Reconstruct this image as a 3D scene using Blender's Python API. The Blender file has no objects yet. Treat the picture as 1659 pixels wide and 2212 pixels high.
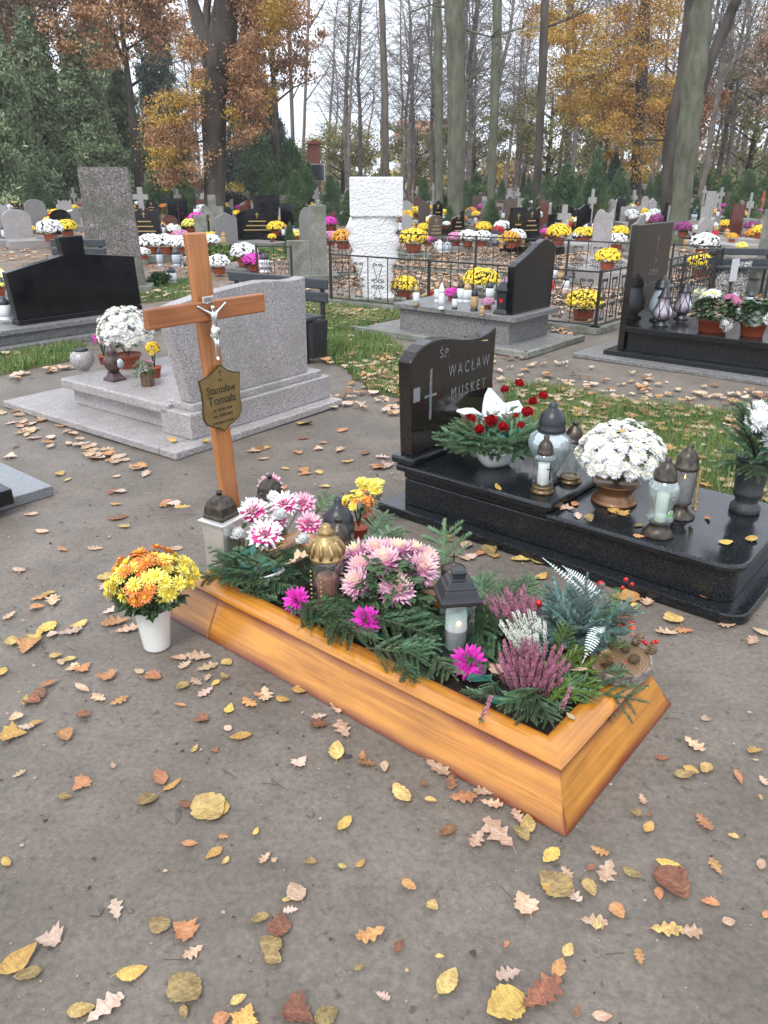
import bpy, math, random
import numpy as np
from mathutils import Vector, Matrix, Euler
R = math.radians
scene = bpy.context.scene
COL = scene.collection

# ------------------------------------------------------------------ camera
CAM_H, F_PX, HOR, CX, CY = 1.6, 1670.0, 385.0, 829.5, 1106.0
PITCH = math.atan((CY - HOR) / F_PX)
cam_d = bpy.data.cameras.new('camera'); cam = bpy.data.objects.new('camera', cam_d); COL.objects.link(cam)
cam.location = (0, 0, CAM_H); cam.rotation_euler = (R(90) - PITCH, 0, 0)
cam_d.sensor_fit = 'VERTICAL'; cam_d.sensor_height = 24; cam_d.lens = 24 * F_PX / 2212
cam_d.clip_start = .05; cam_d.clip_end = 900
scene.camera = cam

# ------------------------------------------------------------------ sky, sun, exposure
SUN_EL, SUN_AZ = R(52), R(205)
world = bpy.data.worlds.new('World'); scene.world = world; world.use_nodes = True
wn, wl = world.node_tree.nodes, world.node_tree.links
for n in list(wn): wn.remove(n)
wo = wn.new('ShaderNodeOutputWorld'); bg = wn.new('ShaderNodeBackground')
sky = wn.new('ShaderNodeTexSky'); sky.sky_type = 'NISHITA'; sky.sun_disc = False
sky.sun_elevation = SUN_EL; sky.sun_rotation = SUN_AZ; sky.air_density = 1; sky.dust_density = 4; sky.altitude = 60
hs = wn.new('ShaderNodeHueSaturation'); hs.inputs['Saturation'].default_value = .35; hs.inputs['Value'].default_value = 1.0
tc = wn.new('ShaderNodeTexCoord'); mp = wn.new('ShaderNodeMapping'); mp.inputs['Scale'].default_value = (1, 1, 2.5)
nz = wn.new('ShaderNodeTexNoise'); nz.inputs['Scale'].default_value = 2.2; nz.inputs['Detail'].default_value = 5
rp = wn.new('ShaderNodeValToRGB'); rp.color_ramp.elements[0].position = .35; rp.color_ramp.elements[1].position = .7
rp.color_ramp.elements[0].color = (8.2, 9.0, 10.4, 1); rp.color_ramp.elements[1].color = (11.0, 11.6, 12.6, 1)
mx = wn.new('ShaderNodeMix'); mx.data_type = 'RGBA'; mx.inputs[0].default_value = .85
wl.new(sky.outputs[0], hs.inputs['Color']); wl.new(tc.outputs['Generated'], mp.inputs[0]); wl.new(mp.outputs[0], nz.inputs['Vector'])
wl.new(nz.outputs[0], rp.inputs[0]); wl.new(hs.outputs[0], mx.inputs[6]); wl.new(rp.outputs[0], mx.inputs[7])
wl.new(mx.outputs[2], bg.inputs[0]); wl.new(bg.outputs[0], wo.inputs[0])
bg.inputs[1].default_value = .115
sl = bpy.data.lights.new('sun', 'SUN'); sun = bpy.data.objects.new('sun', sl); COL.objects.link(sun)
sl.energy = 1.4; sl.angle = R(18); sl.color = (1, .97, .93)
sun.rotation_euler = Vector((-math.sin(SUN_AZ) * math.cos(SUN_EL), -math.cos(SUN_AZ) * math.cos(SUN_EL), -math.sin(SUN_EL))).to_track_quat('-Z', 'Y').to_euler()
vs = scene.view_settings
vs.view_transform = 'Standard'; vs.look = 'None'; vs.exposure = .6; vs.gamma = 1; vs.use_curve_mapping = False
scene.render.engine = 'CYCLES'
cy = scene.cycles
cy.use_denoising = True; cy.max_bounces = 8; cy.diffuse_bounces = 3; cy.glossy_bounces = 3
cy.transmission_bounces = 6; cy.transparent_max_bounces = 14; cy.caustics_reflective = False; cy.caustics_refractive = False
cy.sample_clamp_indirect = 4

# ------------------------------------------------------------------ survey: points of the place as seen from the camera
_c, _s = math.cos(PITCH), math.sin(PITCH)
def ray(x, y):
    r = x - CX; d = y - CY
    return (r, F_PX * _c - d * _s, -F_PX * _s - d * _c)
def G(x, y, z=0.0):
    a = ray(x, y); t = (z - CAM_H) / a[2]; return Vector((a[0] * t, a[1] * t, z))
def at_depth(x, y, Y):
    a = ray(x, y); t = Y / a[1]; return Vector((a[0] * t, Y, CAM_H + a[2] * t))
def proj(p):
    Z = p[2] - CAM_H; f = p[1] * _c - Z * _s; u = p[1] * _s + Z * _c
    if f < .05: return (-9999, -9999, f)
    return (CX + F_PX * p[0] / f, CY - F_PX * u / f, f)
TH = R(50)
class Frame:
    def __init__(s, o, th=TH): s.o = Vector(o); s.th = th; s.c = math.cos(th); s.s = math.sin(th)
    def pt(s, x, y, z=0): return Vector((s.o.x + x * s.c - y * s.s, s.o.y + x * s.s + y * s.c, s.o.z + z))

# ------------------------------------------------------------------ materials
def newmat(name):
    m = bpy.data.materials.new(name); m.use_nodes = True
    n = m.node_tree.nodes; return m, n, m.node_tree.links, n['Principled BSDF']
def c4(c): return (c[0], c[1], c[2], 1)
def mat(name, c1, c2=None, rough=.6, metal=0, scale=12, bump=0, bscale=None, rnd=0, spec=.5, detail=4, lo=.35, hi=.65, stretch=None, coat=0, dist=.002, hue=0):
    m, n, l, b = newmat(name)
    b.inputs['Roughness'].default_value = rough; b.inputs['Metallic'].default_value = metal
    b.inputs['Specular IOR Level'].default_value = spec; b.inputs['Coat Weight'].default_value = coat
    b.inputs['Coat Roughness'].default_value = .15
    out = None
    tc = n.new('ShaderNodeTexCoord'); vec = tc.outputs['Object']
    if stretch:
        mp = n.new('ShaderNodeMapping'); mp.inputs['Scale'].default_value = stretch; l.new(vec, mp.inputs[0]); vec = mp.outputs[0]
    if c2 is not None:
        nz = n.new('ShaderNodeTexNoise'); nz.inputs['Scale'].default_value = scale; nz.inputs['Detail'].default_value = detail
        l.new(vec, nz.inputs['Vector'])
        rp = n.new('ShaderNodeValToRGB'); rp.color_ramp.elements[0].position = lo; rp.color_ramp.elements[1].position = hi
        rp.color_ramp.elements[0].color = c4(c1); rp.color_ramp.elements[1].color = c4(c2)
        l.new(nz.outputs[0], rp.inputs[0]); out = rp.outputs[0]
    else:
        rg = n.new('ShaderNodeRGB'); rg.outputs[0].default_value = c4(c1); out = rg.outputs[0]
    if rnd or hue:
        oi = n.new('ShaderNodeObjectInfo'); h = n.new('ShaderNodeHueSaturation')
        mr = n.new('ShaderNodeMapRange'); mr.inputs[3].default_value = 1 - rnd; mr.inputs[4].default_value = 1 + rnd
        l.new(oi.outputs['Random'], mr.inputs[0]); l.new(mr.outputs[0], h.inputs['Value']); l.new(out, h.inputs['Color'])
        if hue:
            m2 = n.new('ShaderNodeMath'); m2.operation = 'MULTIPLY'; m2.inputs[1].default_value = 7.31; l.new(oi.outputs['Random'], m2.inputs[0])
            m3 = n.new('ShaderNodeMath'); m3.operation = 'FRACT'; l.new(m2.outputs[0], m3.inputs[0])
            m4 = n.new('ShaderNodeMapRange'); m4.inputs[3].default_value = .5 - hue; m4.inputs[4].default_value = .5 + hue
            l.new(m3.outputs[0], m4.inputs[0]); l.new(m4.outputs[0], h.inputs['Hue'])
        out = h.outputs[0]
    l.new(out, b.inputs['Base Color'])
    if bump:
        nb = n.new('ShaderNodeTexNoise'); nb.inputs['Scale'].default_value = bscale or scale; nb.inputs['Detail'].default_value = 5
        l.new(vec, nb.inputs['Vector'])
        bp = n.new('ShaderNodeBump'); bp.inputs['Strength'].default_value = bump; bp.inputs['Distance'].default_value = dist
        l.new(nb.outputs[0], bp.inputs['Height']); l.new(bp.outputs[0], b.inputs['Normal'])
    return m
def granite(name, cols, scale=220, rough=.2, bump=0, stain=None):
    m, n, l, b = newmat(name)
    tc = n.new('ShaderNodeTexCoord')
    v = n.new('ShaderNodeTexVoronoi'); v.inputs['Scale'].default_value = scale
    sp = n.new('ShaderNodeSeparateColor'); rp = n.new('ShaderNodeValToRGB'); rp.color_ramp.interpolation = 'CONSTANT'
    e = rp.color_ramp.elements
    e[0].color = c4(cols[0]); e[0].position = 0; e[1].position = cols[1][0]; e[1].color = c4(cols[1][1])
    for p, c in cols[2:]:
        k = e.new(p); k.color = c4(c)
    l.new(tc.outputs['Object'], v.inputs['Vector']); l.new(v.outputs['Color'], sp.inputs[0]); l.new(sp.outputs[0], rp.inputs[0])
    out = rp.outputs[0]
    nz = n.new('ShaderNodeTexNoise'); nz.inputs['Scale'].default_value = 5; nz.inputs['Detail'].default_value = 6; l.new(tc.outputs['Object'], nz.inputs['Vector'])
    if stain:
        r2 = n.new('ShaderNodeValToRGB'); r2.color_ramp.elements[0].position = .42; r2.color_ramp.elements[1].position = .66
        r2.color_ramp.elements[0].color = (0, 0, 0, 1); r2.color_ramp.elements[1].color = (stain[1],) * 3 + (1,)
        mx = n.new('ShaderNodeMix'); mx.data_type = 'RGBA'; mx.inputs[7].default_value = c4(stain[0])
        l.new(nz.outputs[0], r2.inputs[0]); l.new(r2.outputs[0], mx.inputs[0]); l.new(out, mx.inputs[6]); out = mx.outputs[2]
    l.new(out, b.inputs['Base Color'])
    mr = n.new('ShaderNodeMapRange'); mr.inputs[1].default_value = .35; mr.inputs[2].default_value = .7
    mr.inputs[3].default_value = rough; mr.inputs[4].default_value = rough + .15
    l.new(nz.outputs[0], mr.inputs[0]); l.new(mr.outputs[0], b.inputs['Roughness'])
    if bump:
        bp = n.new('ShaderNodeBump'); bp.inputs['Strength'].default_value = bump; bp.inputs['Distance'].default_value = .004
        n2 = n.new('ShaderNodeTexNoise'); n2.inputs['Scale'].default_value = 60; n2.inputs['Detail'].default_value = 5
        l.new(tc.outputs['Object'], n2.inputs['Vector']); l.new(n2.outputs[0], bp.inputs['Height']); l.new(bp.outputs[0], b.inputs['Normal'])
    return m
def glassmat(name, tint, gloss=.18, rough=.03, body=0.0, bodycol=(.8, .8, .8)):
    m = bpy.data.materials.new(name); m.use_nodes = True; n = m.node_tree.nodes; l = m.node_tree.links
    for k in list(n): n.remove(k)
    o = n.new('ShaderNodeOutputMaterial'); t = n.new('ShaderNodeBsdfTransparent'); t.inputs[0].default_value = c4(tint)
    g = n.new('ShaderNodeBsdfGlossy'); g.inputs['Roughness'].default_value = rough; g.inputs[0].default_value = (.95, .97, 1, 1)
    lw = n.new('ShaderNodeLayerWeight'); lw.inputs[0].default_value = .35
    mr = n.new('ShaderNodeMapRange'); mr.inputs[3].default_value = gloss * .6; mr.inputs[4].default_value = min(1, gloss * 3)
    mx = n.new('ShaderNodeMixShader'); l.new(lw.outputs['Facing'], mr.inputs[0]); l.new(mr.outputs[0], mx.inputs[0])
    l.new(t.outputs[0], mx.inputs[1]); l.new(g.outputs[0], mx.inputs[2]); out = mx.outputs[0]
    if body:
        d = n.new('ShaderNodeBsdfDiffuse'); d.inputs[0].default_value = c4(bodycol)
        m2 = n.new('ShaderNodeMixShader'); m2.inputs[0].default_value = body; l.new(out, m2.inputs[1]); l.new(d.outputs[0], m2.inputs[2]); out = m2.outputs[0]
    l.new(out, o.inputs[0]); return m
def emit(name, col, s):
    m, n, l, b = newmat(name); b.inputs['Emission Color'].default_value = c4(col); b.inputs['Emission Strength'].default_value = s
    b.inputs['Base Color'].default_value = c4(col); return m

BLACKG = granite('black_granite', [(.004, .005, .006), (.5, (.009, .011, .013)), (.82, (.028, .032, .036)), (.96, (.085, .092, .10))], 520, .1)
BLACKP = granite('black_polished', [(.004, .004, .005), (.6, (.008, .008, .010)), (.95, (.02, .02, .022))], 400, .07)
BROWNG = granite('brown_black_granite', [(.010, .009, .008), (.45, (.016, .012, .010)), (.8, (.034, .025, .020)), (.95, (.06, .05, .042))], 420, .07)
PINKG = granite('pinkish_grey_granite', [(.15, .14, .14), (.20, (.30, .275, .27)), (.55, (.41, .38, .375)), (.85, (.54, .51, .505))], 230, .28, .1, ((.22, .205, .19), .45))
GREYG = granite('grey_granite', [(.07, .07, .07), (.25, (.16, .155, .15)), (.6, (.24, .235, .23)), (.88, (.36, .355, .35))], 200, .35, .1)
ROUGHG = granite('weathered_rough_granite', [(.09, .075, .072), (.3, (.17, .145, .14)), (.65, (.23, .20, .19)), (.9, (.32, .29, .28))], 70, .8, .9, ((.09, .105, .075), .75))
CONC = granite('weathered_concrete', [(.17, .17, .15), (.3, (.22, .22, .195)), (.7, (.27, .27, .24)), (.9, (.33, .33, .30))], 110, .85, .5, ((.11, .125, .085), .7))
TERRAZZO = granite('washed_terrazzo', [(.05, .05, .05), (.3, (.15, .15, .14)), (.55, (.32, .31, .29)), (.85, (.5, .49, .46))], 75, .75, .4)
REDG = granite('red_granite', [(.05, .018, .014), (.4, (.12, .038, .028)), (.8, (.19, .07, .05))], 200, .2)
WHITEP = mat('white_tooled_plaster', (.72, .72, .72), (.82, .82, .82), .8, scale=6, bump=1.0, bscale=38, dist=.03)
IRON = mat('black_wrought_iron', (.012, .012, .013), (.03, .028, .026), .45, scale=30)
BLACKPL = mat('black_plastic', (.02, .022, .026), rough=.35)
DARKPL = mat('dark_grey_paint', (.03, .036, .045), (.045, .052, .06), .4, scale=20)
BRONZE = mat('bronzed_plastic', (.10, .065, .035), (.20, .14, .07), .35, .6, scale=25)
GOLDM = mat('gold_plastic', (.26, .17, .07), (.50, .35, .16), .35, .7, scale=30)
DBRONZE = mat('dark_bronze_cap', (.035, .03, .026), (.10, .08, .06), .35, .5, scale=40)
CHROME = mat('brushed_silver', (.62, .60, .57), (.78, .76, .73), .3, .75, scale=8)
SILVER = mat('silver_casting', (.72, .72, .70), (.85, .85, .83), .22, .95, scale=30)
BRASS = mat('brass_plate', (.20, .135, .050), (.25, .17, .065), .4, .35, scale=14)
TEXTD = mat('dark_engraving', (.02, .015, .008), rough=.6)
TEXTL = mat('pale_engraving', (.22, .23, .24), (.07, .075, .08), .6, scale=60)
TEXTG = mat('gold_lettering', (.35, .25, .10), rough=.5)
WAX = mat('white_wax', (.78, .77, .74), (.85, .84, .80), .45, scale=10)
FLAME = emit('candle_flame', (1, .55, .18), 6)
GLASS = glassmat('clear_glass', (.93, .97, .96), .16)
GLASSG = glassmat('greenish_bottle_glass', (.82, .92, .88), .24, .05, .10, (.7, .78, .76))
PEARL = glassmat('pearl_glass', (.86, .93, .94), .5, .10, .28, (.62, .74, .78))
FROST = glassmat('frosted_silver_glass', (.7, .78, .82), .5, .2, .65, (.45, .53, .60))
IRID = glassmat('iridescent_glass', (.7, .6, .72), .55, .1, .35, (.62, .52, .62))
SMOKE = glassmat('grey_glass', (.5, .5, .5), .3, .08, .35, (.3, .31, .32))
TERRA = mat('terracotta_plastic', (.30, .062, .028), (.36, .085, .04), .5, scale=6)
WPOT = mat('ribbed_white_plastic', (.66, .66, .62), (.72, .72, .68), .4, scale=5)
WHITEC = mat('white_plastic', (.80, .80, .80), rough=.35)
PLATBR = mat('copper_brown_plastic', (.17, .08, .038), (.24, .125, .065), .3, .3, scale=5)
DIRTB = mat('dark_potting_soil', (.02, .015, .01), (.05, .035, .025), .95, scale=60, bump=.8, dist=.01)
def petal(n, c, c2=None, r=.55): return mat(n, c, c2 or tuple(min(1, x * 1.12) for x in c), r, scale=40, rnd=.06)
P_WHITE = petal('white_petal', (.80, .81, .80)); P_CREAM = petal('cream_petal', (.80, .72, .48)); P_YEL = petal('yellow_petal', (.80, .56, .03))
P_LEMON = petal('lemon_petal', (.84, .74, .15)); P_OR = petal('orange_petal', (.72, .24, .05)); P_GOLD = petal('golden_petal', (.68, .33, .02))
P_PINK = petal('lilac_pink_petal', (.60, .24, .40)); P_LPINK = petal('pale_pink_petal', (.74, .48, .56)); P_MAG = petal('magenta_petal', (.62, .03, .40))
P_HOT = petal('hot_pink_petal', (.72, .08, .30)); P_RED = petal('red_petal', (.42, .008, .015)); P_PUR = petal('purple_petal', (.24, .03, .16)); P_FLAME = petal('flame_orange_petal', (.80, .12, .01))
LEAFG = mat('mum_leaf_green', (.022, .05, .018), (.05, .10, .032), .55, scale=30, rnd=.15)
LEAFB = mat('bright_leaf_green', (.05, .13, .03), (.10, .2, .05), .5, scale=20, rnd=.15)
SILK = mat('artificial_leaf', (.01, .07, .05), (.02, .12, .08), .45, scale=20)
NEEDLE = mat('fir_needle', (.080, .165, .085), (.17, .29, .155), .5, scale=14, rnd=.25, hue=.02)
NEEDLEY = mat('yellow_green_fir_needle', (.09, .17, .025), (.17, .26, .05), .5, scale=14, rnd=.2)
NEEDLEB = mat('blue_fir_needle', (.11, .20, .18), (.21, .33, .31), .5, scale=14, rnd=.15)
TWIG = mat('twig_bark', (.10, .06, .035), (.17, .11, .07), .8, scale=30)
THUJA = mat('thuja_scale', (.05, .13, .04), (.11, .22, .07), .55, scale=25)
HPINK = mat('heather_pink', (.36, .11, .19), (.52, .22, .31), .7, scale=60, rnd=.15); HWHITE = mat('heather_white', (.66, .68, .58), (.8, .8, .74), .7, scale=60)
HGREEN = mat('heather_green', (.04, .09, .03), (.08, .14, .05), .7, scale=40)
BARKG = mat('greenish_beech_bark', (.070, .076, .048), (.150, .155, .11), .9, scale=7, bump=.9, bscale=14, stretch=(1, 1, .3), dist=.05, detail=9, lo=.3, hi=.75)
BARKD = mat('dark_bark', (.032, .027, .022), (.085, .072, .058), .9, scale=3, bump=.6, bscale=8, stretch=(1, 1, .25), dist=.03)
BARKB = mat('grey_brown_bark', (.09, .075, .06), (.20, .17, .145), .9, scale=3, bump=.6, bscale=8, stretch=(1, 1, .25), dist=.03, rnd=.25)
BIRCHB = mat('birch_like_wood_bark', (.30, .27, .25), (.10, .07, .06), .8, scale=50, bump=.8, bscale=50, dist=.006)

# ------------------------------------------------------------------ mesh building
class MB:
    def __init__(s): s.v = []; s.f = []; s.m = []
    def add(s, vs, fs, m=0, M=None):
        o = len(s.v)
        if M is not None: vs = [M @ Vector(v) for v in vs]
        s.v.extend([tuple(v) for v in vs]); s.f.extend([tuple(i + o for i in f) for f in fs])
        if isinstance(m, (list, tuple)): s.m.extend(m)
        else: s.m.extend([m] * len(fs))
        return s
    def box(s, c, d, m=0, M=None, top=(1, 1), skew=(0, 0)):
        x, y, z = d[0] / 2, d[1] / 2, d[2] / 2; vs = []
        for k in (-1, 1):
            tx, ty = (top if k > 0 else (1, 1)); sx, sy = (skew if k > 0 else (0, 0))
            for a, b in ((-1, -1), (1, -1), (1, 1), (-1, 1)): vs.append((c[0] + a * x * tx + sx, c[1] + b * y * ty + sy, c[2] + k * z))
        return s.add(vs, [(3, 2, 1, 0), (4, 5, 6, 7), (0, 1, 5, 4), (1, 2, 6, 5), (2, 3, 7, 6), (3, 0, 4, 7)], m, M)
    def lathe(s, prof, seg=16, m=0, c=(0, 0, 0), M=None, sq=False, cap=True, flute=0, sx=1, sy=1):
        vs = []; fs = []; ms = []; k = math.sqrt(2) if sq else 1; a0 = math.pi / 4 if sq else 0
        if sq: seg = 4
        for i, (r, z) in enumerate(prof):
            for j in range(seg):
                a = a0 + 2 * math.pi * j / seg; rr = r * k * (1 + (flute if j % 2 else 0))
                vs.append((c[0] + rr * math.cos(a) * sx, c[1] + rr * math.sin(a) * sy, c[2] + z))
        for i in range(len(prof) - 1):
            for j in range(seg):
                fs.append((i * seg + j, i * seg + (j + 1) % seg, (i + 1) * seg + (j + 1) % seg, (i + 1) * seg + j))
                ms.append(m[i] if isinstance(m, (list, tuple)) else m)
        if cap:
            fs.append(tuple(range(seg))[::-1]); ms.append(ms[0]); n = (len(prof) - 1) * seg
            fs.append(tuple(range(n, n + seg))); ms.append(ms[-2])
        return s.add(vs, fs, ms, M)
    def tube(s, pts, rad, seg=6, m=0, M=None, cap=True):
        pts = [Vector(p) for p in pts]; n = len(pts)
        if not isinstance(rad, (list, tuple)): rad = [rad] * n
        vs = []; fs = []; up = Vector((0, 0, 1)); prev = None
        for i, p in enumerate(pts):
            t = (pts[min(i + 1, n - 1)] - pts[max(i - 1, 0)]).normalized()
            if prev is None:
                a = up if abs(t.z) < .9 else Vector((1, 0, 0)); u = t.cross(a).normalized()
            else: u = (prev - t * prev.dot(t)).normalized()
            prev = u; w = t.cross(u)
            for j in range(seg):
                q = 2 * math.pi * j / seg; vs.append(p + (u * math.cos(q) + w * math.sin(q)) * rad[i])
        for i in range(n - 1):
            for j in range(seg): fs.append((i * seg + j, i * seg + (j + 1) % seg, (i + 1) * seg + (j + 1) % seg, (i + 1) * seg + j))
        if cap: fs.append(tuple(range(seg))[::-1]); fs.append(tuple(range((n - 1) * seg, n * seg)))
        return s.add(vs, fs, m, M)
    def plate(s, outline, y0, y1, m=0, M=None):   # outline (x, z), standing plate with thickness along y
        n = len(outline); vs = [(x, y0, z) for x, z in outline] + [(x, y1, z) for x, z in outline]
        fs = [tuple(range(n)), tuple(range(n, 2 * n))[::-1]] + [(i, i + n, (i + 1) % n + n, (i + 1) % n) for i in range(n)]
        return s.add(vs, fs, m, M)
    def slab(s, outline, z0, z1, m=0, M=None):    # outline (x, y), lying plate
        n = len(outline); vs = [(x, y, z0) for x, y in outline] + [(x, y, z1) for x, y in outline]
        fs = [tuple(range(n))[::-1], tuple(range(n, 2 * n))] + [(i, (i + 1) % n, (i + 1) % n + n, i + n) for i in range(n)]
        return s.add(vs, fs, m, M)
    def ball(s, c, r, m=0, seg=8, rings=5, M=None, sz=1):
        prof = [(max(.001, r * math.sin(math.pi * i / rings)), -r * sz * math.cos(math.pi * i / rings)) for i in range(rings + 1)]
        return s.lathe(prof, seg, m, c, M, cap=False)
    def merge(s, o, M=None, m=None):
        return s.add(o.v, o.f, o.m if m is None else m, M)
    def mesh(s, name, mats, smooth=False):
        me = bpy.data.meshes.new(name); me.from_pydata(s.v, [], s.f)
        for m in (mats if isinstance(mats, (list, tuple)) else [mats]): me.materials.append(m)
        if any(s.m): me.polygons.foreach_set('material_index', s.m)
        if smooth: me.polygons.foreach_set('use_smooth', [True] * len(s.f))
        me.update(); return me
def np_mesh(name, V, nper, mats, midx=None, smooth=False):
    """faces are consecutive runs of nper vertices"""
    V = np.asarray(V, dtype=np.float32).reshape(-1, 3); n = len(V) // nper
    me = bpy.data.meshes.new(name); me.vertices.add(len(V)); me.vertices.foreach_set('co', V.ravel())
    me.loops.add(n * nper); me.loops.foreach_set('vertex_index', np.arange(n * nper, dtype=np.int32))
    me.polygons.add(n); me.polygons.foreach_set('loop_start', np.arange(0, n * nper, nper, dtype=np.int32))
    me.polygons.foreach_set('loop_total', np.full(n, nper, dtype=np.int32))
    for m in (mats if isinstance(mats, (list, tuple)) else [mats]): me.materials.append(m)
    if midx is not None: me.polygons.foreach_set('material_index', np.asarray(midx, dtype=np.int32))
    me.update(calc_edges=True); return me

KIDS = {}
def link(name, me, parent=None, loc=None, rot=None, scale=None, bevel=0):
    o = bpy.data.objects.new(name, me); COL.objects.link(o)
    if parent is not None: o.parent = parent; KIDS.setdefault(parent, []).append(o)
    if loc is not None: o.location = loc
    if rot is not None: o.rotation_euler = rot if not isinstance(rot, (int, float)) else (0, 0, rot)
    if scale is not None: o.scale = scale if not isinstance(scale, (int, float)) else (scale,) * 3
    if bevel:
        b = o.modifiers.new('bevel', 'BEVEL'); b.width = bevel; b.segments = 2; b.limit_method = 'ANGLE'; b.angle_limit = R(40)
    return o
def tag(o, label=None, cat=None, group=None, kind=None):
    if label: o['label'] = label
    if cat: o['category'] = cat
    if group: o['group'] = group
    if kind: o['kind'] = kind
    return o
def thing(name, label, cat, loc=(0, 0, 0), rot=0, group=None, scale=None):
    o = bpy.data.objects.new(name, None); o.empty_display_size = .1; COL.objects.link(o)
    o.location = loc; o.rotation_euler = rot if not isinstance(rot, (int, float)) else (0, 0, rot)
    if scale: o.scale = (scale,) * 3
    return tag(o, label, cat, group)
def dup(root, loc=None, rot=None, label=None, scale=None, parent=None):
    r = root.copy(); COL.objects.link(r)
    if parent is not None: r.parent = parent; KIDS.setdefault(parent, []).append(r)
    if loc is not None: r.location = loc
    if rot is not None: r.rotation_euler = rot if not isinstance(rot, (int, float)) else (0, 0, rot)
    if scale is not None: r.scale = (scale,) * 3
    if label: r['label'] = label
    for c in KIDS.get(root, []): dup(c, parent=r)
    return r
def text(s, size, m, parent, loc, rot, name='lettering', align='CENTER', depth=.0006, sx=1):
    cu = bpy.data.curves.new('lettering_curve', 'FONT'); cu.body = s; cu.size = size; cu.align_x = align; cu.align_y = 'CENTER'; cu.extrude = depth
    o = bpy.data.objects.new('tmp', cu); COL.objects.link(o)
    bpy.context.view_layer.update()
    me = bpy.data.meshes.new_from_object(o.evaluated_get(bpy.context.evaluated_depsgraph_get())); bpy.data.objects.remove(o)
    me.materials.clear(); me.materials.append(m)
    return link(name, me, parent, loc, rot, (sx, 1, 1))
# ================================================================== THE SETTING
rng = np.random.default_rng(7); random.seed(11)
def ground_material():
    m, n, l, b = newmat('damp_sandy_dirt')
    tc = n.new('ShaderNodeTexCoord'); V = tc.outputs['Object']
    def noise(sc, det=6, rough=.6):
        k = n.new('ShaderNodeTexNoise'); k.inputs['Scale'].default_value = sc; k.inputs['Detail'].default_value = det; k.inputs['Roughness'].default_value = rough
        l.new(V, k.inputs['Vector']); return k.outputs[0]
    def ramp(src, p0, c0, p1, c1):
        k = n.new('ShaderNodeValToRGB'); k.color_ramp.elements[0].position = p0; k.color_ramp.elements[1].position = p1
        k.color_ramp.elements[0].color = c4(c0); k.color_ramp.elements[1].color = c4(c1); l.new(src, k.inputs[0]); return k.outputs[0]
    def mix(f, a, bb, mode='MIX'):
        k = n.new('ShaderNodeMix'); k.data_type = 'RGBA'; k.blend_type = mode
        if isinstance(f, float): k.inputs[0].default_value = f
        else: l.new(f, k.inputs[0])
        for i, q in ((6, a), (7, bb)):
            if isinstance(q, tuple): k.inputs[i].default_value = c4(q)
            else: l.new(q, k.inputs[i])
        return k.outputs[2]
    base = ramp(noise(1.1), .3, (.138, .117, .096), .7, (.205, .175, .145))
    fine = ramp(noise(55, 8, .75), .3, (.62, .62, .62), .72, (1.28, 1.26, 1.24))
    c = mix(1.0, base, fine, 'MULTIPLY'); c = mix(1.0, c, ramp(noise(3.2, 6, .65), .32, (.78, .77, .76), .66, (1.12, 1.12, 1.12)), 'MULTIPLY')
    c = mix(ramp(noise(26, 5, .7), .60, (0, 0, 0), .68, (.75, .75, .75)), c, (.060, .052, .045))          # dark crumbs
    c = mix(ramp(noise(9, 7, .75), .60, (0, 0, 0), .72, (.6, .6, .6)), c, (.075, .066, .055))             # damp stains
    c = mix(ramp(noise(75, 4, .6), .70, (0, 0, 0), .76, (.8, .8, .8)), c, (.34, .32, .29))               # pale grit
    c = mix(ramp(noise(1.9, 6, .7), .62, (0, 0, 0), .74, (.35, .35, .35)), c, (.085, .095, .05))           # moss film
    # leaf litter far back
    sx = n.new('ShaderNodeSeparateXYZ'); l.new(V, sx.inputs[0])
    mr = n.new('ShaderNodeMapRange'); mr.inputs[1].default_value = 9.5; mr.inputs[2].default_value = 14; l.new(sx.outputs[1], mr.inputs[0])
    lit = ramp(noise(14, 4, .7), .38, (.09, .06, .04), .62, (.29, .19, .12))
    pt = ramp(noise(.8, 4), .38, (0, 0, 0), .55, (1, 1, 1)); ml = n.new('ShaderNodeMath'); ml.operation = 'MULTIPLY'
    l.new(mr.outputs[0], ml.inputs[0]); l.new(pt, ml.inputs[1]); c = mix(ml.outputs[0], c, lit)
    l.new(c, b.inputs['Base Color'])
    # wet film to the left: smoother
    wx = n.new('ShaderNodeMapRange'); wx.inputs[1].default_value = .2; wx.inputs[2].default_value = -1.6; l.new(sx.outputs[0], wx.inputs[0])
    wn_ = ramp(noise(1.3, 5), .40, (0, 0, 0), .62, (1, 1, 1)); w2 = n.new('ShaderNodeMath'); w2.operation = 'MULTIPLY'; l.new(wx.outputs[0], w2.inputs[0]); l.new(wn_, w2.inputs[1])
    rr = n.new('ShaderNodeMapRange'); rr.inputs[3].default_value = .72; rr.inputs[4].default_value = .30; l.new(w2.outputs[0], rr.inputs[0]); l.new(rr.outputs[0], b.inputs['Roughness'])
    bp = n.new('ShaderNodeBump'); bp.inputs['Strength'].default_value = .75; bp.inputs['Distance'].default_value = .006
    b2 = n.new('ShaderNodeBump'); b2.inputs['Strength'].default_value = .6; b2.inputs['Distance'].default_value = .03
    l.new(noise(60, 7, .75), bp.inputs['Height']); l.new(noise(5, 6, .6), b2.inputs['Height']); l.new(b2.outputs[0], bp.inputs['Normal']); l.new(bp.outputs[0], b.inputs['Normal'])
    return m
GROUND = ground_material()
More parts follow.
